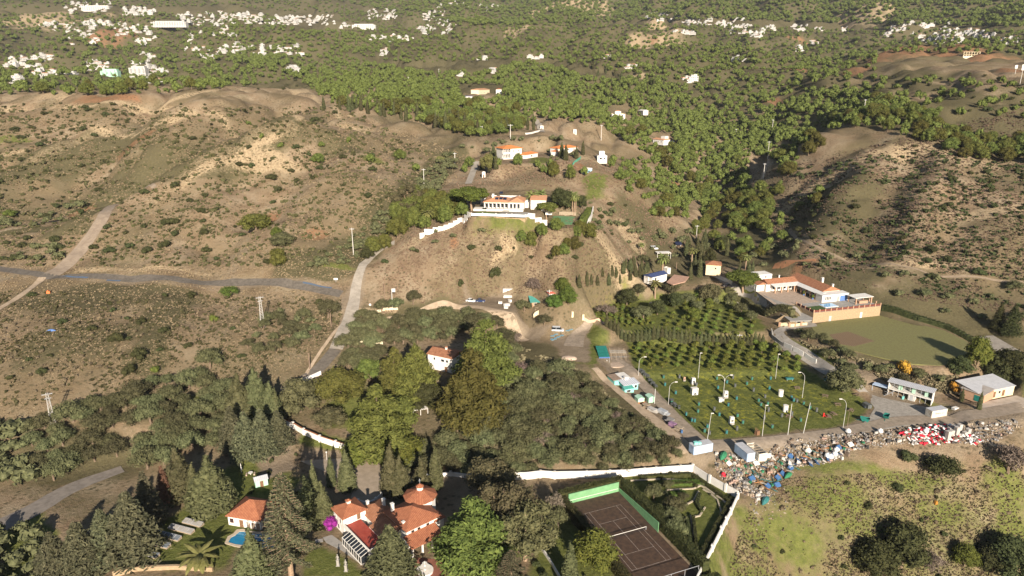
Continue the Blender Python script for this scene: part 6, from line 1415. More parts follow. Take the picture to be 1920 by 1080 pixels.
# ================================================================ picnic area buildings
loc,r,l=fr((1663,740),(1744.5,762),5.0);o=empty('container_building',loc,r,'two-storey white container building with open shelved galleries and an outside stair','building')
b=MB();b.b6(-.1,l+.1,3.0,3.2,-.2,5.1);b.b6(-.1,.1,0,3.0,-.2,5.1);b.b6(l-.1,l+.1,0,3.0,-.2,5.1);b.b6(.1,l-.1,.0,3.0,-.2,.1);b.b6(.1,l-.1,-.5,3.0,2.45,2.65);b.b6(l*.48,l*.64,.05,3,.1,2.45);b.build('wall',white,o)
b=MB();b.shed(-.4,l+.4,-.7,3.5,5.12,5.3,.12);b.build('roof',corr,o)
for k in range(9): p=MB();u=l*k/8;p.b6(u-.06,u+.06,-.02,.06,.1,5.1);p.build('post',metal,o)
for k in range(3): p=MB();u=l*(.22+.3*k);p.b6(u,u+1.2,1,1.2,2.65,4.5);p.build('shelf_panel',mint,o)
for zz in (1.2,3.6,4.3): p=MB();p.b6(.1,l-.1,2.2,2.9,zz,zz+.06);p.build('shelf',greypave,o)
b=MB()
for k in range(9): b.b6(-.6+k*.32,-.28+k*.32,-1.5,-.55,k*.29,k*.29+.08)
b.b6(-.6,2.4,-1.52,-1.48,1.6,1.66);b.build('stair',metal,o)
b=MB();b.b6(-5,-.3,-.3,2.4,2.4,2.55);b.b6(-4.9,-4.8,-.2,-.1,0,2.4);b.b6(-4.9,-4.8,2.2,2.3,0,2.4);b.build('awning',mat('pale_blue_sheet',(.42,.52,.66),(.36,.45,.58),1,.7),o)
door(o,l*.56,.04,.1,1,2.1,0,metal)
p=MB();p.b6(l*.36,l*.4,-.6,.2,0,1.1);p.build('cabinet',aqua,o)
# shipping containers
def container(label,p0,p1,L,Wd,h,m,roofm,z=5.0,text=None,open_=False,rz=None):
    loc,r,_=fr(p0,p1,z);r=rz if rz is not None else r;o=empty('shipping_container',loc,r,label,'container')
    b=MB()
    if open_:
        b.b6(0,L,0,.1,0,h);b.b6(0,L,Wd-.1,Wd,0,h);b.b6(0,.1,.1,Wd-.1,0,h);b.b6(L-.1,L,.1,Wd-.1,0,h);b.b6(.1,L-.1,.1,Wd-.1,0,.15)
    else: b.b6(0,L,0,Wd,-.1,h)
    n=int(L/.35)
    for k in range(n): b.b6(.12+k*.35,.12+k*.35+.17,-.04,0,.15,h-.15)
    for k in range(int(Wd/.35)): b.b6(-.04,0,.12+k*.35,.29+k*.35,.15,h-.15)
    b.build('body',m,o)
    if not open_: b=MB();b.b6(-.05,L+.05,-.05,Wd+.05,h+.002,h+.07);b.build('roof',roofm,o)
    else:
        for k in range(5): b=MB();b.b6(.1,L-.1,.2+k*Wd/5,.4+k*Wd/5,h-.3+.05*k,h-.2+.05*k,0);b.build('plank',woodl,o)
    for k in range(2): d=MB();d.b6(L+.002,L+.06,.05+k*Wd/2,Wd/2-.05+k*Wd/2,.1,h-.1);d.build('door',m,o)
    if text:
        cu=bpy.data.curves.new('lettering','FONT');cu.body=text;cu.size=.85;cu.extrude=.01;to=bpy.data.objects.new('lettering',cu);COL.objects.link(to)
        bpy.context.view_layer.update();me=bpy.data.meshes.new_from_object(to);bpy.data.objects.remove(to);lo=bpy.data.objects.new('lettering',me);COL.objects.link(lo);lo.parent=o
        pn=MB();pn.b6(1.2,5.1,-.06,-.042,1.1,2.1);pn.build('sign_panel',m,o)
        lo.rotation_euler=(PI/2,0,0);lo.location=(1.3,-.075,1.25);me.materials.clear();me.materials.append(mat('dark_lettering',(.07,.10,.11),(.06,.08,.09),1,.8))
    return o
offw=mat('stained_off_white_paint',(.66,.62,.54),(.48,.42,.33),.9,.8);bluec=mat('faded_light_blue_paint',(.36,.46,.60),(.30,.37,.48),.8,.8)
container('off-white container with dark lettering and a battered grey roof beside the yard',(1746,785),(1788,778),6.3,2.6,2.6,offw,corr,text='MARSOLA')
b=MB();loc,r,_=fr((1789,775),(1797,773),5.0);b.b6(0,1.8,0,1.2,0,1.6);b.b6(-.2,1.2,-1.3,-.1,0,.8);b.b6(-.1,2,-.05,1.25,1.602,1.7);tag(b.build('freezer_cabinet',white,None,loc,r),'white cabinets standing at the right end of the lettered container','cabinet')
container('light blue container with crates on its roof at the corner of the track',(1300,853),(1340,845),6.6,2.6,2.6,bluec,corr)
x,y=atz(1306,832,7.7);b=MB();b.b6(-.9,.3,-.5,.5,0,.7);b.b6(.4,1.3,-.5,.4,0,.5);tag(b.build('crate',aqua,None,(float(x),float(y),7.7),.2),'aqua and beige crates on the roof of the light blue container','crate')
container('grey-blue container seen end-on among the rubbish, left of the pair',(1400,866),(1417,862),2.6,6.2,2.6,bluec,corr,rz=.30)
container('open-topped beige container full of planks, right of the pair among the rubbish',(1422,866),(1438,862),2.8,6.2,2.5,offw,woodl,open_=True,rz=.30)
# bar
loc,r,_=fr((1170,735),(1197,727),5.0);o=empty('bar_hut',loc,.35,'aqua and white bar hut with pale patched roofs beside the picnic track','hut')
b=MB();b.b6(0,5.6,0,3.5,-.3,2.6);b.b6(-1.0,2.6,-2.2,-.02,-.3,2.1);b.b6(-2,4.6,3.5,9,-.3,2.9);b.build('wall',aqua,o)
b=MB();b.shed(-.5,6.0,-.6,4,2.62,2.95,.1);b.build('roof',mat('pale_grey_sheet',(.62,.64,.68),(.54,.56,.6),.8,.6,pat='wave',pitch=.8),o)
b=MB();b.shed(-1.2,2.7,-2.5,-.62,2.12,2.5,.08);b.build('lean_to_roof',teal,o)
b=MB();b.b6(1.2,4.9,4.02,9.3,2.95,3.1);b.build('rear_roof',white,o);b=MB();b.b6(-2.2,1.18,4.02,9.3,2.92,3.06);b.build('rear_roof',mat('brown_board',(.30,.22,.16),(.22,.16,.12),1,.9),o)
b=MB();b.b6(1.9,3.3,3.2,4.3,3.0,3.9);b.build('vent_box',white,o);win(o,4.6,-.005,1.5,.9,1.0);door(o,3.4,-.005,0,.9,2,0,white);win(o,.6,-2.205,1.3,1.4,.8,0)
for i,(px,py,lab) in enumerate([(1196,758,'mint green hut with an orange base, left of two by the track'),(1216,756,'plain mint green hut, right of two by the track')]):
    loc,r,_=fr((px,py),(px+13,py-3),5.0);o=empty('storage_hut',loc,.3,lab,'hut','mint green huts by the picnic track')
    b=MB();b.b6(0,2.4,0,2.6,-.2,1.9);b.build('wall',mint,o);b=MB();b.hip(0,2.4,0,2.6,1.903,.5,.1,.06,0);b.build('roof',mint,o);door(o,1.2,-.005,0,.8,1.6,0,mint)
    if i==0: b=MB();b.b6(-.1,2.5,-.5,-.02,0,.7);b.build('base_box',mat('orange_paint',(.60,.18,.06),(.5,.15,.05),1,.8),o)
# tarp shelter and frame
loc,r,_=fr((1124,682),(1143,684),6.2);o=empty('shelter',loc,.05,'open work shelter with a sagging dark green tarpaulin and blue edge','shelter')
b=MB();b.shed(-.2,4.0,.5,8.8,2.5,3.8,.08);b.build('tarpaulin',tarp,o);b=MB();b.shed(-.2,4.0,-.1,.48,2.3,2.48,.08);b.build('tarpaulin_edge',bluewall,o)
for u in (0,3.8):
    for v_ in (.2,4.4,8.6): p=MB();p.cyl(u,v_,-.2,2.5+v_*.14,.06,.06,6);p.build('post',metal,o)
b=MB();b.b6(.4,3.2,.8,2.0,0,.9);b.b6(.3,1.5,3,4,0,1.5);b.b6(2,3.4,3.4,4.6,0,1.1);b.build('workbench',white,o)
loc,r,_=fr((1146,676),(1168,674),6.2);o=empty('scaffold_frame',loc,.0,'rusty scaffold racks stacked with pipes beside the tarpaulin shelter','scaffold')
for i in range(4):
    for j in range(3): p=MB();p.cyl(i*1.9,j*3,-.2,3.0-.3*(i%2),.05,.05,6);p.build('upright',woodl,o)
for k in range(9): p=MB();p.b6(-.3,6.2,k*.75,k*.75+.07,1.5+.35*(k%4),1.57+.35*(k%4));p.build('pipe',[metal,woodl,tg][k%3],o)
sheet('concrete_slab',[(1141,681),(1168,679),(1171,688),(1142,689)],6.2,paving,.12)
# farm shed at the right edge
loc,r,_=fr((1830,752),(1900,738),6.5);o=empty('farm_shed',loc,r,'long cream farm shed with grey sheet roof and brown doors under overhanging trees','shed')
b=MB();b.b6(0,17.5,0,8,-.5,3.0);b.build('wall',yell,o);b=MB();b.shed(-.3,17.8,-.3,8.4,3.02,3.9,.12);b.build('roof',corr,o)
for u in (2.5,8.2,12.5): door(o,u,-.01,0,1.2,2.2,0,wood)
win(o,5.5,-.005,1.7,1.2,1.1);win(o,10.5,-.005,1.7,1,1)
loc,r,_=fr((1801,742),(1830,752),6.5);o=empty('barn',loc,r,'tumbledown brick barn with a sagging roof at the left end of the farm shed','barn')
b=MB();b.b6(0,7,.0,7,-.5,2.9);b.build('wall',brickp,o);b=MB();b.shed(-.3,7.1,-.4,7.2,2.92,3.4,.12);b.build('roof',mat('old_fibre_roof',(.40,.36,.32),(.30,.26,.23),.6,.9),o);door(o,5,-.01,0,1.8,2.1,0,tarp)
wall('retaining_wall','curved white retaining wall below the farm shed','wall',[(1838,775),(1860,778),(1890,776),(1925,762)],1.9,.4,white,z=4.6,step=3)
sheet('yard',[(1832,757),(1905,742),(1930,750),(1925,762),(1890,775),(1860,777),(1838,773)],6.4,mat('dusty_concrete',(.45,.38,.31),(.34,.28,.22),.5,.95),.15)
sheet('yard',[(1840,785),(1890,782),(1940,770),(1940,786),(1870,792)],4.9,conc,.1)
# ---------------------------------------------------------------- far villages
whitef=mat('village_whitewash',(.54,.52,.48),(.40,.385,.36),.3,.9,rnd=.25)  # off-white wall colour of the distant buildings, tone varies per object
winf=mat('small_dark_openings',(.10,.12,.15),(.08,.09,.11),1,.3)
def vhouse(seed):
    rg=np.random.RandomState(seed);b=MB();w=rg.uniform(9,15);d=rg.uniform(7,10);h=3.1 if seed%3 else 6.0
    def block(x0,x1,y0,y1,z0,z1,rf):
        b.b6(x0,x1,y0,y1,z0,z1,0);nf=max(1,int(round((z1-max(z0,0))/3.0)))
        for f in range(nf):
            n=max(1,int((x1-x0)/2.8))
            for k in range(n):
                u=x0+(k+.5)*(x1-x0)/n;zz=max(z0,0)+f*3.0+1.5;ww=.6+.5*rg.rand();b.b6(u-ww,u+ww,y0-.04,y0,zz-.6-.3*rg.rand(),zz+.6,1)
            for s_ in (x0-.04,x1): b.b6(s_,s_+.04,(y0+y1)/2-.6,(y0+y1)/2+.6,max(z0,0)+f*3+1,max(z0,0)+f*3+2.1,1)
        if rf: b.hip(x0,x1,y0,y1,z1+.004,1.3,.3,.1,0.0 if rg.rand()<.5 else 1,2)
        else: b.b6(x0-.15,x1+.15,y0-.15,y1+.15,z1+.004,z1+.35,0)
    rf=seed%4==1
    block(0,w,0,d,-2.5,h,rf)
    block(w*.25,w*.75,d*.3,d,h+.36,h+3.2,rf and seed%2==1) if not rf else block(w,w+4,1.5,d-1,-2.5,2.7,False)
    b.b6(-3,w*.6,-2.2,-.002,-2.5,.5,0)
    if seed%2: block(-5,-.01,1,d-1,-2.5,2.8,seed%4==3)
    if seed%5==0: b.b6(.3,w-.3,-2,-.05,2.9,3.1,0)
    o=b.build('house',[whitef,winf,tilel]);me=o.data;bpy.data.objects.remove(o);return me
VH=[vhouse(s) for s in range(14)]
rgV=np.random.RandomState(8)
VILL=[(118,2,205,20,10),(228,12,282,27,9),(330,22,490,44,26),(500,27,625,44,22),(80,44,105,53,3),(112,38,175,60,7),(185,40,235,48,4),(215,50,280,62,6),(125,62,180,80,4),(253,72,287,80,3),(350,64,376,74,2),(386,63,404,68,1),
(415,48,435,62,3),(352,85,380,93,2),(395,86,485,100,7),(370,102,402,108,3),(485,86,565,102,5),(262,98,285,110,2),(8,108,78,128,9),(65,104,95,109,2),(160,115,205,128,6),(60,132,95,144,4),(240,113,280,148,8),(282,128,310,138,3),(235,144,292,152,4),(15,146,40,154,2),(538,126,553,138,2),(640,44,658,50,2),
(690,17,745,33,8),(690,68,770,74,5),(790,18,830,35,6),(822,4,872,10,4),(782,42,800,60,3),(800,36,850,62,7),(900,6,935,20,4),(712,90,727,104,2),(855,137,861,138,1),(898,109,902,110,1),(984,106,1012,108,2),(918,130,921,131,1),
(1165,22,1182,26,1),(1205,22,1278,36,8),(1100,32,1103,33,1),(1128,104,1140,105,1),(1175,124,1178,125,1),(1270,56,1292,62,2),(1280,36,1325,44,5),(1345,41,1360,46,2),(1365,46,1400,60,6),(1405,58,1430,66,3),(1375,34,1395,37,1),(1435,44,1452,54,2),(1480,48,1512,56,3),(1520,50,1545,57,2),(1576,52,1590,55,1),(1540,34,1552,38,1),(1523,76,1530,77,1),(1493,90,1496,91,1),(1372,108,1390,113,2),(1283,146,1300,152,2),
(1670,48,1702,55,3),(1692,45,1712,49,1),(1716,46,1738,50,2),(1760,39,1775,42,1),(1706,63,1730,68,2),(1736,66,1822,80,12),(1765,54,1797,66,4),(1807,58,1836,70,3),(1840,62,1870,72,3),(1880,72,1913,80,3),(1655,60,1672,66,2)]
VR=[]
for x0,y0,x1,y1,n in VILL:
    done=[];tries=0;n=int(n*2.7+.5)
    while len(done)<n and tries<160:
        tries+=1
        px=rgV.uniform(x0,x1)+rgV.randn()*3;py=y0+(y1-y0)*rgV.rand()+rgV.randn()*1.6
        if any(abs(px-a)<3.6 and abs(py-b_)<2.2 for a,b_ in done) and tries<145: continue
        done.append((px,py));x,y,z=at(px,py+2);VR.append((x,y,z+.2,rgV.randint(14),rgV.uniform(-.6,.6),rgV.uniform(.45,.8)*(1 if y<1300 else 1.2)))
VR.sort(key=lambda r:-r[5]/r[1])
for x,y,z,k,rz,sc in VR[:290]:
    o=bpy.data.objects.new('house',VH[k]);COL.objects.link(o);o.location=(x,y,z);o.rotation_euler=(0,0,rz);o.scale=(sc,sc,sc);tag(o,'white village house','house','white houses of the far villages')
if VR[290:]:
    b=MB()
    for x,y,z,k,rz,sc in VR[290:]:
        me=VH[k];V=np.empty(len(me.vertices)*3);me.vertices.foreach_get('co',V);V=V.reshape(-1,3)*sc;c_,s_=math.cos(rz),math.sin(rz)
        b.add(np.stack([x+V[:,0]*c_-V[:,1]*s_,y+V[:,0]*s_+V[:,1]*c_,z+V[:,2]],1),[tuple(p.vertices) for p in me.polygons])
        mi=[p.material_index for p in me.polygons];by={}
        for p in me.polygons: by.setdefault(len(p.vertices),[]).append(p.material_index)
        for q,g_ in enumerate(by.values()): b.MI[-len(by)+q]=np.array(g_)
    tag(b.build('distant_houses',[whitef,winf,tilel],uv=False),'smallest far-off white houses of the hillside villages','houses',None,'stuff')
# long apartment blocks
def block(label,px,py,wm,hm,dm,fl,rz=0,m=None):
    x,y,z=at(px,py);o=empty('apartment_block',(x,y,z),rz,label,'apartment building');b=MB();b.b6(0,wm,0,dm,-4,hm);n=int(wm/6)
    for k in range(n): b.b6(k*wm/n+.8,k*wm/n+3.2,-1.2,-.002,-4,hm+(1.2 if k%2 else -.4))
    b.b6(wm*.1,wm*.9,dm*.3,dm,hm+.002,hm+2.6);b.build('wall',m or whitef,o)
    for f in range(fl):
        q=MB()
        for k in range(n): q.b6(k*wm/n+3.5,k*wm/n+5.2,-.05,-.003,f*3+.9,f*3+2.3)
        q.build('window',winf,o)
    return o
block('long white apartment block with a crenellated front below the dense village',283,48,84,8,14,3)
block('long white terraced hotel at the right end of the left-hand village',660,53,70,10,14,3,m=whitef)
block('white apartment block at the top left of the village',153,19,80,10,15,3)
block('white stepped block among the lowest left-hand village houses',242,137,26,8,12,2)
block('grey and teal glazed villa among the lowest village houses',188,139,26,5,10,1,m=mint)
block('low pale flat-roofed building at the lower left of the village',97,143,34,4.5,10,1)
# unfinished frame on the orange soil
x,y,z=at(1806,107);o=empty('unfinished_building',(x,y,z),0,'unfinished cream building frame with empty bays on the orange soil','building')
b=MB()
for f in (0,3,6): b.b6(0,20,0,10,f-.3 if f else -4,f)
for k in range(7): b.b6(k*3.2,k*3.2+.5,0,.5,.01,5.69)
b.b6(0,20,9.5,10,.01,5.69);b.b6(-4,14,-6,-.01,-4,1.2);b.build('concrete_frame',cream,o)
# ---------------------------------------------------------------- poles and pylons
concp=mat('concrete_pole',(.55,.52,.47),(.45,.42,.38),1,.9);woodp=mat('creosoted_pole',(.24,.17,.12),(.16,.11,.08),2,.9)
def topz(px,py,Y,x): return CAMZ+float(rays(px,py)[1])*Y
POLES=[(663,479,52,'c','tall concrete pole above the bend of the pale road'),(721,556,26,'w','thin dark pole left of the pole with the white box'),(581,692,30,'w','wooden pole on the verge above the lane'),(621,612,26,'w','short wooden pole in front of the pale olive tree'),
(795,346,30,'c','concrete pole on the slope above the overgrown gully'),(853,306,20,'c','small concrete pole beside the pale upper road'),(957,260,27,'t','T-topped pole left of the crest road'),(905,250,14,'t','T-topped pole at the edge of the cypress row'),(1127,263,29,'c','tall thin pole on the crest right of the ridge houses'),
(1379,259,17,'c','thin pole standing in the valley wood'),(1447,251,27,'c','highest pole of the line up the right-hand spur'),(1439,298,33,'t','middle pole of the line up the right-hand spur'),(1431,336,30,'c','lowest pole of the line up the right-hand spur'),(1619,215,29,'c','pole in the belt of wood behind the bare right-hand hill'),(1656,220,14,'c','shorter pole right of the one in the belt of wood'),
(1495,210,12,'c','distant small pole above the burnt slope'),(823,142,13,'c','tiny far pole in the upper wood, left'),(766,156,12,'c','tiny far pole in the upper wood beyond the cypresses'),(1305,452,30,'c','thin pole at the foot of the right-hand gully'),(1268,505,14,'w','dark pole beside the blue-roofed shed'),(1385,646,20,'c','thin pole standing among the hedge cypresses'),(1030,560,14,'c','pole behind the green-roofed cabin')]
for px,py,hp,k,lab in POLES:
    x,y,z=at(px,py);h=max(4,topz(px,py-hp,y,x)-z);o=empty('utility_pole',(x,y,z),0,lab,'pole','utility poles of the hillsides')
    b=MB();r=.17 if y<400 else .24;b.cyl(0,0,-.8,h,r*1.3,r*.8,8);b.build('shaft',woodp if k=='w' else concp,o)
    if k!='w': b=MB();w=1.1 if k=='c' else 1.7;b.b6(-w,w,-.09,.09,h-.7,h-.5);o2=b.build('crossarm',metal,o);b=MB();[b.cyl(u,0,h-.5,h-.2,.07,.05,6) for u in (-w*.9,0.25,w*.9)];b.build('insulators',winf,o2)
for px,py,hp,lab in [(493,613,57,'lattice steel pylon standing among bushes on the lower slope'),(101,799,62,'lattice steel pylon at the left edge above the dark wood')]:
    x,y,z=at(px,py);h=topz(px,py-hp,y,x)-z;o=empty('lattice_pylon',(x,y,z),.5,lab,'pylon','lattice pylons');b=MB();w0,w1=.75,.28
    for sx in (-1,1):
        for sy in (-1,1): b.tube([(sx*w0,sy*w0,-.4),(sx*w1,sy*w1,h)],[.075,.06],4)
    n=11
    for k in range(n):
        a=w0+(w1-w0)*k/n;c=w0+(w1-w0)*(k+1)/n;z0_,z1_=h*k/n,h*(k+1)/n
        for (ax,ay),(cx,cy) in (((-1,-1),(1,-1)),((1,-1),(1,1)),((1,1),(-1,1)),((-1,1),(-1,-1))):
            b.tube([(ax*a,ay*a,z0_),(cx*c,cy*c,z1_)],[.035,.035],3);b.tube([(cx*a,cy*a,z0_),(ax*c,ay*c,z1_)],[.035,.035],3)
    b.build('lattice_tower',mat('pylon_steel',(.48,.46,.43),(.38,.36,.33),1,.6),o)
    b=MB();b.b6(-1.4,1.4,-.08,.08,h-.5,h-.35);b.b6(-.9,.9,-.08,.08,h-1.9,h-1.75);ca=b.build('crossarm',metal,o);b=MB();[b.cyl(u,0,h-.35,h,.08,.05,6) for u in (-1.3,0,1.3)];b.build('insulators',winf,ca)
x,y,z=at(736,578);o=empty('transformer_pole',(x,y,z),0,'pole carrying a white transformer box above the pale low wall','pole');h=topz(736,541,y,x)-z
b=MB();b.cyl(0,0,-.5,h,.2,.15,8);b.build('shaft',concp,o);b=MB();b.b6(.3,1.6,-.5,.5,h-1.4,h);b.b6(.15,.3,-.1,.1,h-1,h-.8);b.build('transformer_box',white,o)
for px,py,hp,lab in [(1903,139,17,'white sign board on a post at the right edge, shorter of two'),(1912,159,38,'white sign board on a tall post at the right edge, taller of two')]:
    x,y,z=at(px,py);h=topz(px,py-hp,y,x)-z;o=empty('sign_post',(x,y,z),0,lab,'sign');b=MB();b.cyl(0,0,-.5,h*.95,.22,.16,8);b.build('post',concp,o);b=MB();b.b6(-1.1,1.1,-.1,.1,h*.62 if hp<20 else h*.72,h);b.build('sign_board',white,o)
x,y,z=at(630,529);o=empty('road_sign',(x,y,z),0,'small white sign beside the road junction','sign');b=MB();b.b6(-.05,.05,-.05,.05,-.3,1.6);b.build('post',metal,o);b=MB();b.b6(-.9,.9,-.08,.0-.055,1.0,1.9);b.build('sign_board',white,o)
x,y,z=at(694,573);b=MB();b.ico((0,0,.4),.55,1,.3);tag(b.build('boulder',white,None,(x,y,z)),'white painted boulder on the verge of the pale road','boulder')
x,y,z=at(91,550);b=MB();b.b6(-.7,.7,-.4,.4,0,.9);b.b6(-.3,.3,-.5,.5,.9,1.4);tag(b.build('hive_box',mat('orange_paint'if'orange_paint'in MATS else'orange_paint2',(.6,.2,.08)),None,(x,y,z),.3),'small orange and white box left on the open grass knoll','box')
x,y,z=at(96,621);b=MB();b.tube([(-1.6,0,.1),(-.8,0,.25),(0,.1,.3),(.8,0,.25),(1.6,0,.1)],[.1,.45,.55,.45,.1],8);tag(b.build('tub',bluewall,None,(x,y,z),.2),'light blue boat-shaped tub lying in the dry scrub','tub')
# ---------------------------------------------------------------- lamp posts of the picnic lawn
LAMPS=[(1197,705,1209,669,'r','curved white lamp post beside the bar hut'),(1253,759,1267,716,'r','curved white lamp post by the row of dark stools'),(1355,752,1355,703,'d','double-armed white lamp post in the middle of the lawn'),(1309,709,1315,662,'s','straight lamp post on the far side of the lawn, left'),(1454,710,1455,664,'s','straight lamp post on the far side of the lawn, right'),
(1504,746,1499,698,'l','curved lamp post at the right side of the lawn near the dark tree'),(1326,825,1333,775,'s','leaning lamp post at the near left corner of the lawn'),(1429,818,1433,760,'s','lamp post with an old cabinet at its foot'),(1477,816,1477,757,'p','plain white pole at the near edge, left of two'),(1506,813,1513,755,'p','plain leaning white pole at the near edge, right of two'),(1580,806,1572,748,'l','tall curved lamp post at the near right corner'),(1227,757,1227,729,'p','short white pole behind the mint green huts'),(1588,803,1588,772,'w','thin bare pole beside the tall curved lamp')]
lampm=mat('lamp_post_paint',(.50,.49,.46),(.42,.41,.38),1,.6)
for px,py,tx,ty,k,lab in LAMPS:
    x,y,z=at(px,py);h=topz(px,ty,y,x)-z;o=empty('lamp_post' if k not in 'pw' else 'pole',(x,y,z),0,lab,'street lamp' if k not in 'pw' else 'pole','lamp posts of the picnic lawn' if k not in 'pw' else None)
    pm=y*1.05/FPX;lean=.9 if px==1506 else .5 if px==1326 else 0
    b=MB()
    if k=='p' or k=='w': b.tube([(0,0,-.3),(lean,0,h)],[.11,.09] if k=='p' else [.06,.05],8);b.build('shaft',lampm if k=='p' else woodp,o);continue
    if k=='s':
        b.tube([(0,0,-.3),(lean,0,h)],[.09,.06],8);b.build('shaft',lampm,o);hd=MB();hd.b6(lean-.1,lean+.7,-.16,.16,h-.05,h+.12);hd.build('lamp_head',white,o);continue
    sg=-1 if k=='l' else 1
    P=[(0,0,-.3),(0,0,h*.75)]+[(sg*1.9*(1-math.cos(a)),0,h*.75+h*.25*math.sin(a)) for a in (.4,.8,1.2,1.5)]
    b.tube(P,[.08,.065,.06,.05,.05,.05],8);b.build('shaft',lampm,o);hd=MB();e=P[-1];hd.b6(e[0]-.1*sg if sg>0 else e[0]-.8,e[0]+.8 if sg>0 else e[0]+.1,-.17,.17,e[2]-.1,e[2]+.1);hd.build('lamp_head',white,o)
    if k=='d':
        b=MB();b.tube([(-p[0],0,p[2]) for p in P[1:]],[.10,.09,.08,.07,.06],8);b.build('arm',lampm,o);hd=MB();hd.b6(-e[0]-.8,-e[0]+.1,-.17,.17,e[2]-.1,e[2]+.1);hd.build('lamp_head',white,o)
        b=MB();b.b6(-1.5,.2,-.9,.5,-.1,1.3);b.build('base_block',white,o)
# ---------------------------------------------------------------- barbecue barrels and ovens
def z5(L): return [(1080+a/3.6,540+b_/3.6) for a,b_ in L]
BAR=z5([(590,612),(697,612),(600,664),(672,720),(812,665),(828,797),(822,845),(932,835),(966,868),(742,865),(695,820),(1088,875),(1125,920),(1085,965),(1015,988),(886,948),(900,993),(867,978),(950,622),(1058,615),(1018,647),(957,685),(1073,672),(1187,625),(1152,657),(1197,703),(1312,622),(1304,688),(1275,745),(1231,772),(1293,793),(1297,838),(1083,758),(1027,802),(1388,875),(1515,905),(1323,950),(1455,865),(1452,752),(1468,770),(1490,775),(1535,792),(1578,820),(1622,840),(800,910),(780,905),(662,800),(645,785),(1247,800),(1270,890)])
grn=mat('dark_green_barrel',(.05,.17,.12),(.035,.12,.09),2,.6);teb=mat('teal_barrel',(.04,.17,.165),(.03,.12,.12),2,.6);gry=mat('sooty_grey_barrel',(.12,.125,.12),(.07,.075,.07),2,.8)
def barrel(m,ht):
    o=empty('barbecue_barrel',(0,0,0));b=MB();b.cyl(0,0,.35,1.25*ht,.38,.38,12);b.cyl(0,0,.6,.63,.41,.41,12);b.cyl(0,0,.95,.98,.41,.41,12);b.build('drum',m,o)
    for a in range(3): p=MB();c,s=math.cos(a*2.09),math.sin(a*2.09);p.tube([(c*.34,s*.34,-.15),(c*.28,s*.28,.4)],[.04,.04],5);p.build('leg',gry,o)
    p=MB();p.cyl(0,0,1.25*ht+.003,1.25*ht+.06,.42,.42,12);p.b6(-.5,.5,-.04,.04,1.25*ht+.06,1.25*ht+.1);p.build('grill',gry,o);return o
BP=[barrel(grn,1.15),barrel(gry,1.1),barrel(teb,1.2),barrel(gry,1.3)];nmc=['dark green','sooty grey','teal','tall sooty grey'];fst=set()
bpy.context.view_layer.update()
for i,(px,py) in enumerate(BAR):
    k=(i*7+i//3)%4;x,y,z=at(px,py)
    o=BP[k] if k not in fst else copy_tree(BP[k]);fst.add(k);o.location=(x,y,z+.02);o.rotation_euler=(0,0,i*1.3);tag(o,nmc[k]+' barbecue barrel','barbecue','barbecue barrels on the picnic lawn')
for (px,py),k,lab in zip(z5([(803,722),(1048,915),(1412,832),(1380,728),(1008,738),(730,625),(790,648)]),[0,1,2,2,1,3,1],['white walled oven with a dark arched mouth on the left of the lawn','white slab oven with a splayed foot at the near side of the lawn','big white cylinder tank, nearer of two on the right of the lawn','smaller white cylinder tank, farther of two on the right of the lawn','white block oven beside the double-armed lamp','beige brick stove behind the left of the lawn','small white box beside a teal barrel']):
    x,y,z=at(px,py);o=empty('oven' if k!=2 else 'tank',(x,y,z),.2,lab,'oven' if k!=2 else 'tank')
    if k==2: b=MB();b.cyl(0,0,-.1,2.2,.85,.85,16);b.build('drum',white,o);b=MB();b.cyl(0,0,2.203,2.3,.9,.7,16);b.build('lid',white,o)
    elif k==0:
        b=MB();b.b6(-1.1,1.1,-.1,1.5,-.1,1.1);b.b6(-1.1,1.1,.5,1.5,1.1,2.3);b.b6(-1.1,-.9,-.1,.5,1.1,2.3);b.b6(.9,1.1,-.1,.5,1.1,2.3);b.b6(-1.15,1.15,-.15,1.55,2.303,2.45);b.build('body',white,o);p=MB();p.cyl(0,-.103,.1,.1,.01,.01,3);a=np.arange(9)*PI/8;p.add([(.6*math.cos(t),-.11,.1+.8*math.sin(t)) for t in a],[tuple(range(9))]);p.build('mouth',gry,o)
    else:
        s_=1 if k==1 else .6;b=MB();b.box(0,0,1.2*s_,1.5*s_,1.1*s_,2.5*s_,0,0,.85);b.build('body',white if k==1 else brickp,o);p=MB();p.b6(-.9*s_,.6*s_,-.9*s_,-.56*s_,-.1,.5*s_);p.build('hearth',greypave,o);p=MB();p.b6(-.4*s_,.4*s_,-.6*s_,-.55*s_,.9*s_,1.6*s_);p.build('mouth',gry,o)
def ptable(m):
    o=empty('picnic_table',(0,0,0));b=MB();b.b6(-1,1,-.4,.4,.72,.78);b.build('table_top',m,o)
    for s in (-1,1): b=MB();b.b6(-1,1,s*.75-.14,s*.75+.14,.42,.47);b.build('bench',m,o)
    for s in (-1,1): b=MB();b.tube([(s*.75,-.8,0),(s*.75,-.25,.72)],[.05,.05],4);b.tube([(s*.75,.8,0),(s*.75,.25,.72)],[.05,.05],4);b.b6(s*.75-.04,s*.75+.04,-.8,.8,.36,.42);b.build('leg',m,o)
    return o
PT=ptable(woodp);bpy.context.view_layer.update();TB=[(1570,760),(1595,771),(1563,778),(1547,744),(1606,742),(1553,783),(1480,783),(1494,729)]
for i,(px,py) in enumerate(TB):
    o=PT if i==0 else copy_tree(PT);x,y,z=at(px,py);o.location=(x,y,z);o.rotation_euler=(0,0,i*.9);tag(o,'dark wooden picnic table','picnic table','dark picnic tables')
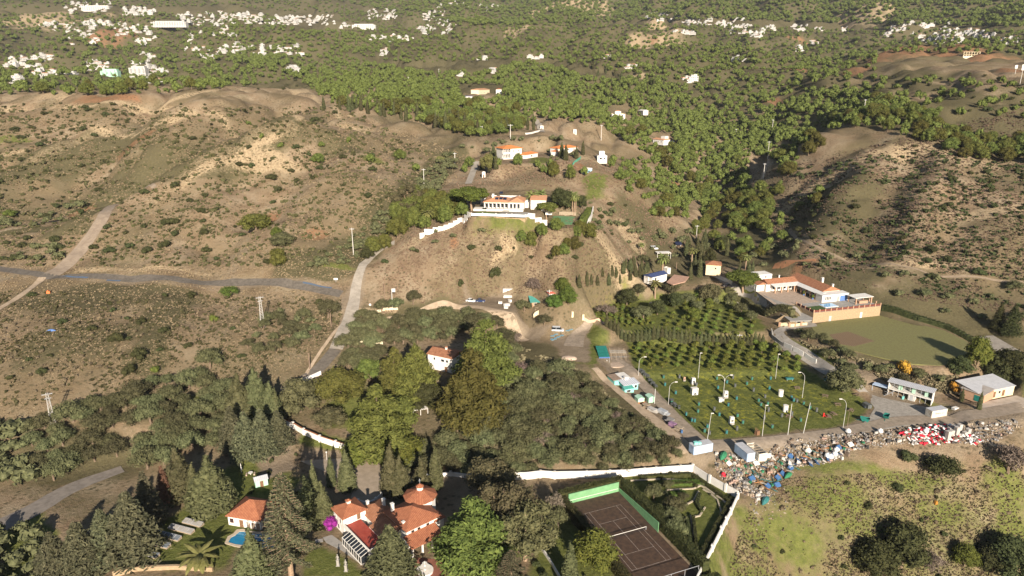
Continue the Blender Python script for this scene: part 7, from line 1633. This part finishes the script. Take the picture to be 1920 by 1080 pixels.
for px,py,rz,lab in ((1480,713,.1,'teal trough on legs at the far right of the lawn'),(1551,714,.5,'pale blue trough near the grey lane')):
    x,y,z=at(px,py);o=empty('trough',(x,y,z),rz,lab,'trough');b=MB();b.box(0,0,.75,2.6,1.0,.6,0,0,1.15);b.build('basin',teb,o)
    for s in (-1,1): b=MB();b.b6(s*1-.06,s*1+.06,-.4,.4,0,.46);b.build('leg',metal,o)
for px,py,rz,lab in ((1621,791,-.5,'dark green tipping skip with a drawbar, left of two by the yard'),(1661,785,.9,'dark green tipping skip tilted up, right of two by the yard')):
    x,y,z=at(px,py);o=empty('skip',(x,y,z),rz,lab,'skip','green skips by the yard');b=MB();b.add([(-1.4,-.8,1.5),(1.4,-.8,1.5),(1.4,.8,1.5),(-1.4,.8,1.5),(-.7,-.7,.4),(.9,-.7,.4),(.9,.7,.4),(-.7,.7,.4)],[(0,1,5,4),(1,2,6,5),(2,3,7,6),(3,0,4,7),(4,5,6,7)]);b.build('hopper',tarp,o)
    for s in (-1,1): b=MB();b.tube([(.2,s*.75,.35),(.2,s*.9,.35)],[.35,.35],10);b.build('wheel',gry,o)
    b=MB();b.tube([(-.7,0,.4),(-2.6,0,.15)],[.06,.05],5);b.build('drawbar',tarp,o)
for px,py,sx,lab in ((1625,765,1,'dark drum trailer standing on bare earth at the lawn corner'),):
    x,y,z=at(px,py);o=empty('trailer',(x,y,z),.3,lab,'trailer');b=MB();b.b6(-.8,.8,-1.3,1.3,.4,1.7);b.build('body',gry,o)
    for s in (-1,1): b=MB();b.tube([(s*.8,0,.4),(s*.98,0,.4)],[.4,.4],10);b.build('wheel',winf,o)
x,y,z=at(1544,781);b=MB();b.cyl(0,0,0,.9,.3,.25,10);b.ico((0,0,1.1),.28,1);b.b6(.3,1.2,-.2,.2,0,.5);tag(b.build('pump',mat('bright_red_paint',(.6,.04,.03),(.5,.03,.02),1,.5),None,(x,y,z)),'bright red pump standing in the grass','pump')
x,y,z=at(1420,815);b=MB();b.b6(-.6,.6,-.4,.4,0,1.4);[b.tube([(-1+.3*k,.2,0),(-.7+.25*k,.3,2.6-.2*k)],[.05,.05],4) for k in range(5)];tag(b.build('cabinet',wood,None,(x,y,z),.4),'old wooden cabinet with planks leaning at the lamp foot','cabinet')
# ---------------------------------------------------------------- vehicles
def car(label,px,py,rz,paint,L=4.2,Wd=1.75,H1=.75,H2=1.42,van=False,z=None):
    x,y,zz=at(px,py);o=empty('van' if van else 'parked_car',(x,y,zz+.08),rz,label,'van' if van else 'car')
    hx=L/2;b=MB();prof=[(-hx,.35),(-hx,H1*.95),(-hx*.75,H1*1.08),(hx*.45,H1*1.12),(hx*.95,H1*.92),(hx,.4),(hx*.9,.28),(-hx*.95,.28)]
    V=[(u,-Wd/2,v_) for u,v_ in prof]+[(u,Wd/2,v_) for u,v_ in prof];n=len(prof)
    b.add(V,[tuple(range(n)),tuple(range(2*n-1,n-1,-1))]+[(i,n+i,n+(i+1)%n,(i+1)%n) for i in range(n)]);b.build('body',paint,o)
    c0,c1=(-hx*.93,hx*.62) if van else (-hx*.72,hx*.45);t0,t1=(-hx*.9,hx*.35) if van else (-hx*.45,hx*.12)
    b=MB();zb=H1*1.02;b.add([(c0,-Wd*.46,zb),(c1,-Wd*.46,zb),(c1,Wd*.46,zb),(c0,Wd*.46,zb),(t0,-Wd*.38,H2),(t1,-Wd*.38,H2),(t1,Wd*.38,H2),(t0,Wd*.38,H2)],[(0,1,5,4),(1,2,6,5),(2,3,7,6),(3,0,4,7),(4,5,6,7)]);b.build('windows',glass,o)
    b=MB();b.b6(t0-.05,t1+.05,-Wd*.39,Wd*.39,H2+.003,H2+.06)
    for u in ((t0+t1)/2,): b.box(u,-Wd*.43,(zb+H2)/2,.09,.08,H2-zb);b.box(u,Wd*.43,(zb+H2)/2,.09,.08,H2-zb)
    b.build('roof',paint,o)
    for sx in (-.62,.62):
        for sy in (-1,1):
            b=MB();b.tube([(sx*hx,sy*(Wd/2-.12),.31),(sx*hx,sy*(Wd/2+.04),.31)],[.32,.32],12);w=b.build('wheel',gry,o);b=MB();b.tube([(sx*hx,sy*(Wd/2+.041),.31),(sx*hx,sy*(Wd/2+.05),.31)],[.18,.18],10);b.build('rim',metal,w)
    for sy in (-1,1): b=MB();b.b6(hx*.965,hx*1.0,sy*Wd*.33-.16,sy*Wd*.33+.16,.5,.66);b.build('headlight',white,o)
    return o
silver=mat('silver_car_paint',(.62,.64,.67),(.56,.58,.61),1,.3,spec=.5);wcar=mat('white_car_paint',(.78,.78,.77),(.72,.72,.71),1,.3,spec=.5);navyp=mat('dark_blue_car_paint',(.03,.05,.14),(.02,.04,.11),1,.25,spec=.5);dk=mat('dark_car_paint',(.04,.03,.035),(.03,.025,.03),1,.3,spec=.5)
car('white hatchback parked at the top of the parking place',883,566,-.25,wcar);car('dark blue car parked right of the white hatchback',901,566,-.1,navyp)
car('silver-blue estate van parked on the grass by blue tiles',1046,621,-.15,silver,5.0,1.95,.85,1.9,True);car('white jeep parked at the top of the carport',1226,468,.2,wcar,4.2,1.8,.95,1.9,True);car('dark car on the lane above the creeper hedge',1364,538,-.7,dk)
for i,(px,py) in enumerate([(1036,630),(1042,627),(1047,632),(1041,635),(1035,637),(1053,629),(1064,620),(1070,618)]):
    x,y,z=at(px,py);b=MB();b.box(0,0,.08,1.8,1.2,.14,0);tag(b.build('blue_mat',mat('dusty_blue_mat',(.16,.30,.38),(.12,.24,.30),1,.9),None,(x,y,z+.05),i*.5),'dusty blue mat lying flat on the ground','mat','blue mats near the estate van')
x,y,z=at(1066,672);b=MB();b.ico((0,0,0),2.2,2,.15,0,3,(1.4,1,.35));b.ico((1.5,-.6,0),1.3,1,.2,0,4,(1.3,1,.35));tag(b.build('sand_heap',mat('pale_sand',(.55,.42,.32),(.48,.36,.27),1,.95),None,(x,y,z)),'heap of pale pinkish sand in the turning place','heap')
# ---------------------------------------------------------------- rubbish bank
chunkm=[mat('rubble_%s'%n,c,None,1.5,.95) for n,c in (('grey',(.25,.235,.22)),('pale',(.46,.43,.39)),('beige',(.33,.27,.20)),('brown',(.18,.135,.10)),('pink',(.36,.25,.20)),('dark',(.08,.075,.07)))]
CH=[]
for s in range(8):
    b=MB();rg=np.random.RandomState(s)
    for k in range(3): b.box(rg.randn()*.35,rg.randn()*.3,.3+.25*rg.rand(),.5+.8*rg.rand(),.4+.6*rg.rand(),.3+.5*rg.rand(),rg.rand()*3,0,.8)
    o=b.build('chunk',chunkm[0]);CH.append(o.data);bpy.data.objects.remove(o)
def inP(poly,n,dmin,seed):
    rg=np.random.RandomState(seed);poly=[(float(a),float(b)) for a,b in poly];xs=[p[0] for p in poly];ys=[p[1] for p in poly];px=rg.uniform(min(xs),max(xs),n*8);py=rg.uniform(min(ys),max(ys),n*8);k=inpoly(px,py,poly);X,Y,Z=hit(px[k],py[k]);out=[]
    for x,y,z in zip(X,Y,Z):
        if all((x-a)**2+(y-b)**2>dmin*dmin for a,b,_ in out): out.append((x,y,z))
        if len(out)>=n: break
    return out
RB1=[(1440,845),(1480,828),(1560,815),(1640,812),(1700,800),(1840,795),(1900,785),(1918,800),(1860,832),(1700,832),(1600,845),(1560,868),(1500,875),(1440,900),(1400,905),(1380,880),(1370,855)]
RB2=[(1340,850),(1370,855),(1400,905),(1450,925),(1440,945),(1400,930),(1360,905),(1340,880)]
chn=['grey','whitish','beige','brown','pinkish','black']
for poly,n,sd in ((RB1,215,1),(RB2,50,2)):
    for i,(x,y,z) in enumerate(inP(poly,n,1.0,sd)):
        k=[1,0,2,3,0,4,3,2,5,1,2,0][i%12];o=bpy.data.objects.new('rubble_chunk',CH[i%8]);COL.objects.link(o);o.location=(x,y,z-.05);o.rotation_euler=(0,0,i*1.7);s_=.5+.6*((i*37)%10)/10;o.scale=(s_,s_,s_*1.2)
        o.material_slots[0].link='OBJECT';o.material_slots[0].material=chunkm[k];tag(o,chn[k]+' lump of rubble','rubble','lumps of rubble on the bank')
b=MB();rg=np.random.RandomState(3)
for poly,n in ((RB1,3400),(RB2,900),([(1380,900),(1470,900),(1480,960),(1420,1000)],120)):
    for x,y,z in inP(poly,n,.22,rg.randint(99)):
        s_=.1+.28*rg.rand()**2;b.box(x,y,z+s_*.3,s_*(1+rg.rand()*1.5),s_,s_*.8,rg.rand()*3,int(rg.choice(6,p=[.24,.16,.22,.2,.06,.12])),.7)
tag(b.build('scattered_debris',chunkm,uv=False),'small broken debris strewn over the rubbish bank','debris',None,'stuff')
redm=mat('red_sack',(.55,.03,.05),(.42,.02,.04),2,.7);sackw=mat('white_sack',(.72,.70,.68),(.6,.58,.56),2,.8)
SK=MB();SK.ico((0,0,.22),.55,1,.25,0,2,(1.1,.75,.5));SK=SK.build('sack',redm);skm=SK.data;bpy.data.objects.remove(SK)
for poly,n,pr,sd in (([(1685,815),(1700,805),(1750,800),(1782,800),(1795,820),(1800,830),(1760,835),(1710,834)],150,.5,5),([(1795,818),(1810,815),(1835,826),(1850,832),(1825,836)],26,.85,6)):
    for i,(x,y,z) in enumerate(inP(poly,n,.5,sd)):
        w_=((i*13)%20)/20<pr;o=bpy.data.objects.new('sack',skm);COL.objects.link(o);o.location=(x,y,z+.2*((i*7)%5));o.rotation_euler=(.6*math.sin(i),.5*math.cos(i*2),i*1.1);o.scale=(.8+.5*((i*3)%5)/5,.85,.7+.4*((i*11)%4)/4);o.material_slots[0].link='OBJECT';o.material_slots[0].material=sackw if w_ else redm
        tag(o,('white' if w_ else 'red')+' plastic sack','sack','red and white sacks in the rubbish bank')
for i,(px,py) in enumerate([(1774,817),(1783,818),(1792,817),(1780,810),(1789,809),(1797,812),(1808,818),(1814,815),(1776,825)]):
    x,y,z=at(px,py);o=empty('block_pallet',(x,y,z),.3,'pale wrapped pallet of blocks','pallet','wrapped pallets by the red sacks');b=MB();hh=1.5+.8*(i%3)
    for k in range(int(hh/.5)): b.b6(-.6,.6,-.55,.55,.15+k*.5,.15+k*.5+.47)
    b.build('blocks',chunkm[1],o);b=MB();b.b6(-.65,.65,-.6,.6,0,.14);b.build('pallet_base',woodl,o)
for i,(px,py) in enumerate([(1551,858),(1557,860),(1565,855),(1568,847),(1590,812),(1735,812),(1650,812)]):
    x,y,z=at(px,py);b=MB();b.ico((0,0,.7),.85,1,.18,0,i,(1,1,.95));b.cyl(0,0,1.3,1.6,.35,.2,7);tag(b.build('rubble_bag',sackw,None,(x,y,z)),'big white rubble bag','bag','big white rubble bags')
cols=[('green',mat('green_plastic',(.04,.20,.10),None,1,.6)),('blue',mat('blue_plastic',(.06,.14,.30),None,1,.6)),('orange',mat('orange_plastic',(.42,.20,.08),None,1,.7)),('brown',wood),('white',white),('teal',teb)]
for i,(x,y,z) in enumerate(inP([(1345,860),(1440,855),(1560,840),(1600,832),(1640,822),(1560,862),(1470,890),(1450,925),(1400,905)],125,.9,9)):
    c,m=cols[(i*5)%6];b=MB();rg=np.random.RandomState(i)
    if i%3==0: b.box(0,0,.28,.8,.6,.56,0,0,.9);b.b6(-.44,.44,-.34,.34,.565,.62);nm_,ct='crate','crate'
    elif i%3==1: b.tube([(-1.8,0,.1),(1.8,.2,.45+.3*rg.rand())],[.08,.08],4);b.tube([(-1.5,.4,.1),(1.7,-.3,.5)],[.07,.07],4);nm_,ct='plank_pile','planks'
    else: b.shed(-.9,.9,-.6,.6,.1,.7,.06);b.shed(-.7,1.0,-.5,.5,.25,.9,.05);nm_,ct='sheet_panel','panel'
    tag(b.build(nm_,m,None,(x,y,z),rg.rand()*3),c+' discarded '+ct,ct,'discarded things in the rubbish')
for px,py,rz,m,lab,sc in ((1356,856,1.0,cols[0][1],'green upturned boat hull beside the blue container',1.3),(1435,940,.9,teb,'teal tub lying on the slope under the rubbish',1.2),(1478,893,.7,cols[0][1],'dark green tub at the edge of the rubbish',1.0),(1425,862,.4,teb,'teal water tank at the right of the plank container',.7)):
    x,y,z=at(px,py);b=MB();b.tube([(-2*sc,0,.15),(-1*sc,0,.4),(0,0,.5),(1*sc,0,.4),(2*sc,0,.15)],[.15,.6*sc,.75*sc,.6*sc,.15],8);tag(b.build('hull',m,None,(x,y,z),rz),lab,'boat hull')
x,y,z=at(1872,838);b=MB();b.b6(-2.6,2.6,-.5,.5,-.2,.5);b.b6(-2.7,-1.9,-.55,.55,-.2,.7);tag(b.build('concrete_block',chunkm[2],None,(x,y,z),-.1),'long beige concrete slab at the right end of the rubbish','slab')
x,y,z=at(1356,892);b=MB();b.ico((0,0,.6),.6,1,.1,0,1);b.b6(-.7,.7,-.6,.6,0,.3);tag(b.build('red_ball',redm,None,(x,y,z)),'round red drum in the rubbish by the white wall','drum')
x,y,z=at(1754,945);b=MB();b.box(0,0,.5,1.0,.8,1.0,.3,0,.7);tag(b.build('yellow_tub',LM['gold'],None,(x,y,z)),'small yellow tub on the lower right slope','tub')
for i,(px,py) in enumerate([(1205,701),(1209,706),(1214,708),(1219,716),(1224,722),(1229,727),(1258,754),(1262,761),(1266,764),(1202,698)]):
    x,y,z=at(px,py);b=MB();[b.tube([(u,v_,0),(u*1.2+.3*s,v_,1.2)],[.05,.05],4) for u in (-.5,0,.5) for v_ in (-.4,.4) for s in (-1,1)];b.b6(-.8,.8,-.6,.6,.75,.82);b.b6(-.5,.7,-.5,.4,1.2,1.28);tag(b.build('stool_stack',gry,None,(x,y,z),i),'pile of dark stacked stools','stools','piles of dark stools beside the track')
for i,(px,py,lab,m) in enumerate([(1222,772,'pale panels stacked flat, left of two stacks below the mint huts',chunkm[1]),(1243,776,'grey metal panels stacked flat, right of two stacks below the mint huts',metal),(1262,800,'purple-striped stack of boards by the corner of the track',mat('mauve_boards',(.30,.18,.28),(.22,.13,.2),1,.8)),(1272,806,'stack of beige blocks by the corner of the track',chunkm[2]),(1256,792,'tangle of grey boards and blue crates beside the track',chunkm[0]),(1214,765,'heap of brown firewood beside the mint huts',woodl)]):
    x,y,z=at(px,py);b=MB();rg=np.random.RandomState(i)
    for k in range(7): b.box(rg.randn()*.35,rg.randn()*.3,.12+k*.2,3.2 if i<2 else 2.2,1.5,.16,-.8+rg.randn()*.1,0)
    tag(b.build('board_stack',m,None,(x,y,z)),lab,'boards')
x,y,z=at(1278,812);b=MB();b.cyl(0,0,0,1.0,.35,.35,12);b.cyl(0,0,1.003,1.06,.38,.38,12);tag(b.build('blue_drum',cols[1][1],None,(x,y,z)),'bright blue drum by the corner of the track','drum')
x,y,z=at(793,793);
for i,(px,py,w,lab) in enumerate([(775,782,5,'little white pergola half hidden beside the wooded house garden'),(818,770,3.5,'white garden hut roof showing among the dark trees')]):
    x,y,z=at(px,py);o=empty('garden_pergola',(x,y,z),.3,lab,'pergola');b=MB();b.b6(0,w,0,2.4,2.2,2.35);b.build('roof',white,o)
    for u in (0.1,w/2,w-.1): b=MB();b.b6(u-.08,u+.08,.05,.2,-.3,2.2);b.build('post',white,o)
x,y,z=at(470,890);o=empty('garden_table',(x,y,z),.2,'small pale table with two benches by the closed parasol','table');b=MB();b.cyl(0,0,.7,.78,.7,.7,12);b.cyl(0,0,0,.7,.1,.1,6);b.build('table_top',white,o)
for s in (-1,1): b=MB();b.b6(s*1.1-.2,s*1.1+.2,-.6,.6,0,.45);b.build('bench',paving,o)
x,y,z=at(453,886);o=empty('parasol',(x,y,z),0,'closed pale parasol standing by the little garden table','parasol');b=MB();b.cyl(0,0,-.1,1.2,.04,.04,6);b.build('pole',metal,o);b=MB();b.cyl(0,0,1.0,3.0,.3,.05,8);b.build('canopy',white,o)
for i,(px,py) in enumerate([(613,862),(674,871)]):
    x,y,z=at(px,py);o=empty('garden_lamp',(x,y,z),0,'short white garden lamp, '+['left','right'][i]+' of two on the verge of the turning circle','lamp','garden lamps of the turning circle');b=MB();b.cyl(0,0,-.1,2.4,.07,.06,8);b.build('post',white,o);b=MB();b.ico((0,0,2.6),.25,1);b.build('globe',white,o)
x,y,z=at(778,700)
# ---------------------------------------------------------------- labels that single out each repeated thing
LAND=[(1150,640,'the hedge end by the scaffold'),(1230,645,'the hedge middle'),(1385,645,'the thin hedge pole'),(1430,640,'the right hedge end'),(1490,660,'the concrete wall panels'),(1250,665,'the upper left orchard corner'),(1420,680,'the orchard front row'),(1200,672,'the orchard left end'),(803,690,'the wooded white house'),(990,380,'the hilltop villa'),(965,298,'the balcony house'),(1065,287,'the ridge bungalow'),(1130,300,'the square-topped house'),(1160,220,'the lone stepped villa'),(1240,270,'the blue building'),(905,178,'the clearing villas'),(1510,560,'the finca yard'),(1590,600,'the stone terrace'),(1340,510,'the yellow cottage'),(1240,530,'the blue-roofed shed'),(1015,575,'the green-roofed cabin'),(950,560,'the small white hut'),(1185,730,'the bar hut'),(1132,665,'the tarpaulin shelter'),(1700,755,'the two-storey container building'),(1865,745,'the farm shed'),(1320,850,'the light blue container'),(1420,865,'the plank container'),(1765,785,'the lettered container'),
(493,612,'the right lattice pylon'),(101,798,'the left lattice pylon'),(736,578,'the transformer box'),(663,478,'the tall concrete pole'),(640,552,'the road junction'),(545,1000,'the thin whorled conifer'),(460,975,'the pool house'),(700,990,'the terracotta villa'),(1180,990,'the tennis court'),(1300,950,'the terraced garden'),(1447,245,'the highest spur pole'),(1435,330,'the lowest spur pole'),(1619,212,'the pole in the wood'),(1820,105,'the unfinished frame'),(1912,150,'the sign boards'),(318,42,'the crenellated apartment block'),(680,48,'the terraced hotel'),(470,50,'the village knoll'),(1240,80,'the quarry face'),(1700,690,'the golden bush'),(1350,600,'the middle citrus terrace'),(1165,590,'the small citrus terrace'),(1340,670,'the lower orchard'),(1355,752,'the double-armed lamp'),(1580,805,'the tall curved lamp'),(1580,735,'the dark lawn tree'),(1253,759,'the lamp by the stools'),(1740,820,'the red sacks'),(480,430,'the widest pine clump'),(200,420,'the dirt track'),(100,520,'the left road puddles'),(150,180,'the left crest'),(1640,250,'the right hill crest'),(1800,400,'the right hillside'),(1690,1060,'the large slope tree'),(1600,900,'the green slope'),(1800,900,'the bare slope tree'),(330,600,'the bare lower slope'),(690,850,'the garden wall'),(1050,800,'the middle slope'),(130,780,'the left wood edge'),(350,760,'the shaded left meadow'),(200,880,'the left gravel track'),(560,260,'the left hill crest'),(850,300,'the pale upper road'),(1385,548,'the umbrella pine'),(820,30,'the highest village houses'),(1120,60,'the pale rock face'),(1790,70,'the right-hand village'),(1500,55,'the scattered far houses'),(260,125,'the lowest village houses'),(40,120,'the far left houses'),(620,215,'the cypress edge'),(1000,130,'the wooded far spur')]
SH={'hedge cypresses between the citrus plots':'hedge-row cypress','trees of the bottom left corner':'bottom corner tree','pines of the valley wood':'valley-wood pine','pines behind the right-hand hill':'pine of the far belt','pines in the right-hand gully':'gully pine','pines below the padel court':'dense clump pine','pines left of the hilltop villa':'hilltop garden pine','trees of the middle slope':'grey-green bushy tree','trees of the lower left wood':'grey-green wood tree','citrus trees of the lower orchard':'orchard citrus tree','young citrus bushes on the small terrace':'knee-high citrus bush','citrus trees of the middle terrace':'young citrus tree','bushes of the left-hand hills':'dark hill bush','bushes on the slope below the road':'slope bush','bushes of the right-hand hill':'dark hill bush','white houses of the far villages':'white village house','lumps of rubble on the bank':None,'red and white sacks in the rubbish bank':None,'barbecue barrels on the picnic lawn':None,
'cypresses edging the valley wood':'slender row cypress','cypresses in the valley wood':'slender wood cypress','cypresses under the cliff':'small cliff-foot cypress'}
ORD='nearest,second nearest,third nearest,fourth nearest,fifth nearest,sixth nearest,seventh nearest,eighth nearest,ninth nearest,tenth nearest,eleventh nearest,twelfth nearest,thirteenth nearest,fourteenth nearest,fifteenth nearest,sixteenth nearest,seventeenth nearest,eighteenth nearest,nineteenth nearest,twentieth nearest'.split(',')
ORD+=['twenty-'+w for w in ORD[1:9]];ORD[20:20]=['twenty-first nearest'];ORD+=['thirtieth nearest','thirty-first nearest']+['thirty-'+w for w in ORD[1:9]]
KINDW={'pine tree':'round green pine','olive tree':'grey-green bushy tree','shrub':'dark round bush','cypress tree':'slender cypress','citrus tree':'leafy citrus tree','bare tree':'brownish leafless tree'}
def topx(x,y,z):
    dz=z-CAMZ;d=y*cP-dz*sP;u=x;v=-(y*sP+dz*cP)
    return 960+FPX*u/d,540+FPX*v/d
bpy.context.view_layer.update()
from collections import defaultdict
byl=defaultdict(list)
for o in COL.objects:
    if o.parent is None and o.get('group') and o.get('label'): byl[o['label']].append(o)
buck=defaultdict(list)
for lab,L in byl.items():
    if len(L)<2: continue
    for o in L:
        g=o['group'];base=SH.get(g) or (KINDW.get(o['category']) if o['category'] in KINDW else lab)
        px,py=topx(*o.location);best=sorted((math.hypot(px-a,(py-b)*1.4),a,b,n) for a,b,n in LAND)[0]
        dx,dy=px-best[1],(py-best[2])*1.4;d='right of' if abs(dx)>abs(dy) and dx>0 else 'left of' if abs(dx)>abs(dy) else 'below' if dy>0 else 'above'
        buck[(base,best[3],d)].append((best[0],o))
for (base,lm,d),L in buck.items():
    L.sort(key=lambda t:t[0])
    for i,(_,o) in enumerate(L): o['label']=('%s, %s %s %s'%(base,ORD[i],d,lm)) if i<len(ORD) else '%s, among the farther ones %s %s'%(base,d,lm)
# ---------------------------------------------------------------- air
HAZE=True
if HAZE:
    lo=float(H.min())-1;hi=float(H.max())+30
    b=MB();b.b6(-3720,3720,-40,4390,lo,hi);m=bpy.data.materials.new('haze_air');m.use_nodes=True;nt=m.node_tree
    for n in list(nt.nodes):
        if n.type!='OUTPUT_MATERIAL': nt.nodes.remove(n)
    v=nt.nodes.new('ShaderNodeVolumePrincipled');v.inputs['Color'].default_value=(.82,.88,1,1);v.inputs['Density'].default_value=.000032;v.inputs['Anisotropy'].default_value=.0
    nt.links.new(v.outputs[0],nt.nodes['Material Output'].inputs['Volume']);tag(b.build('haze',m,uv=False),'thin blue haze over the far slopes','haze',None,'stuff')
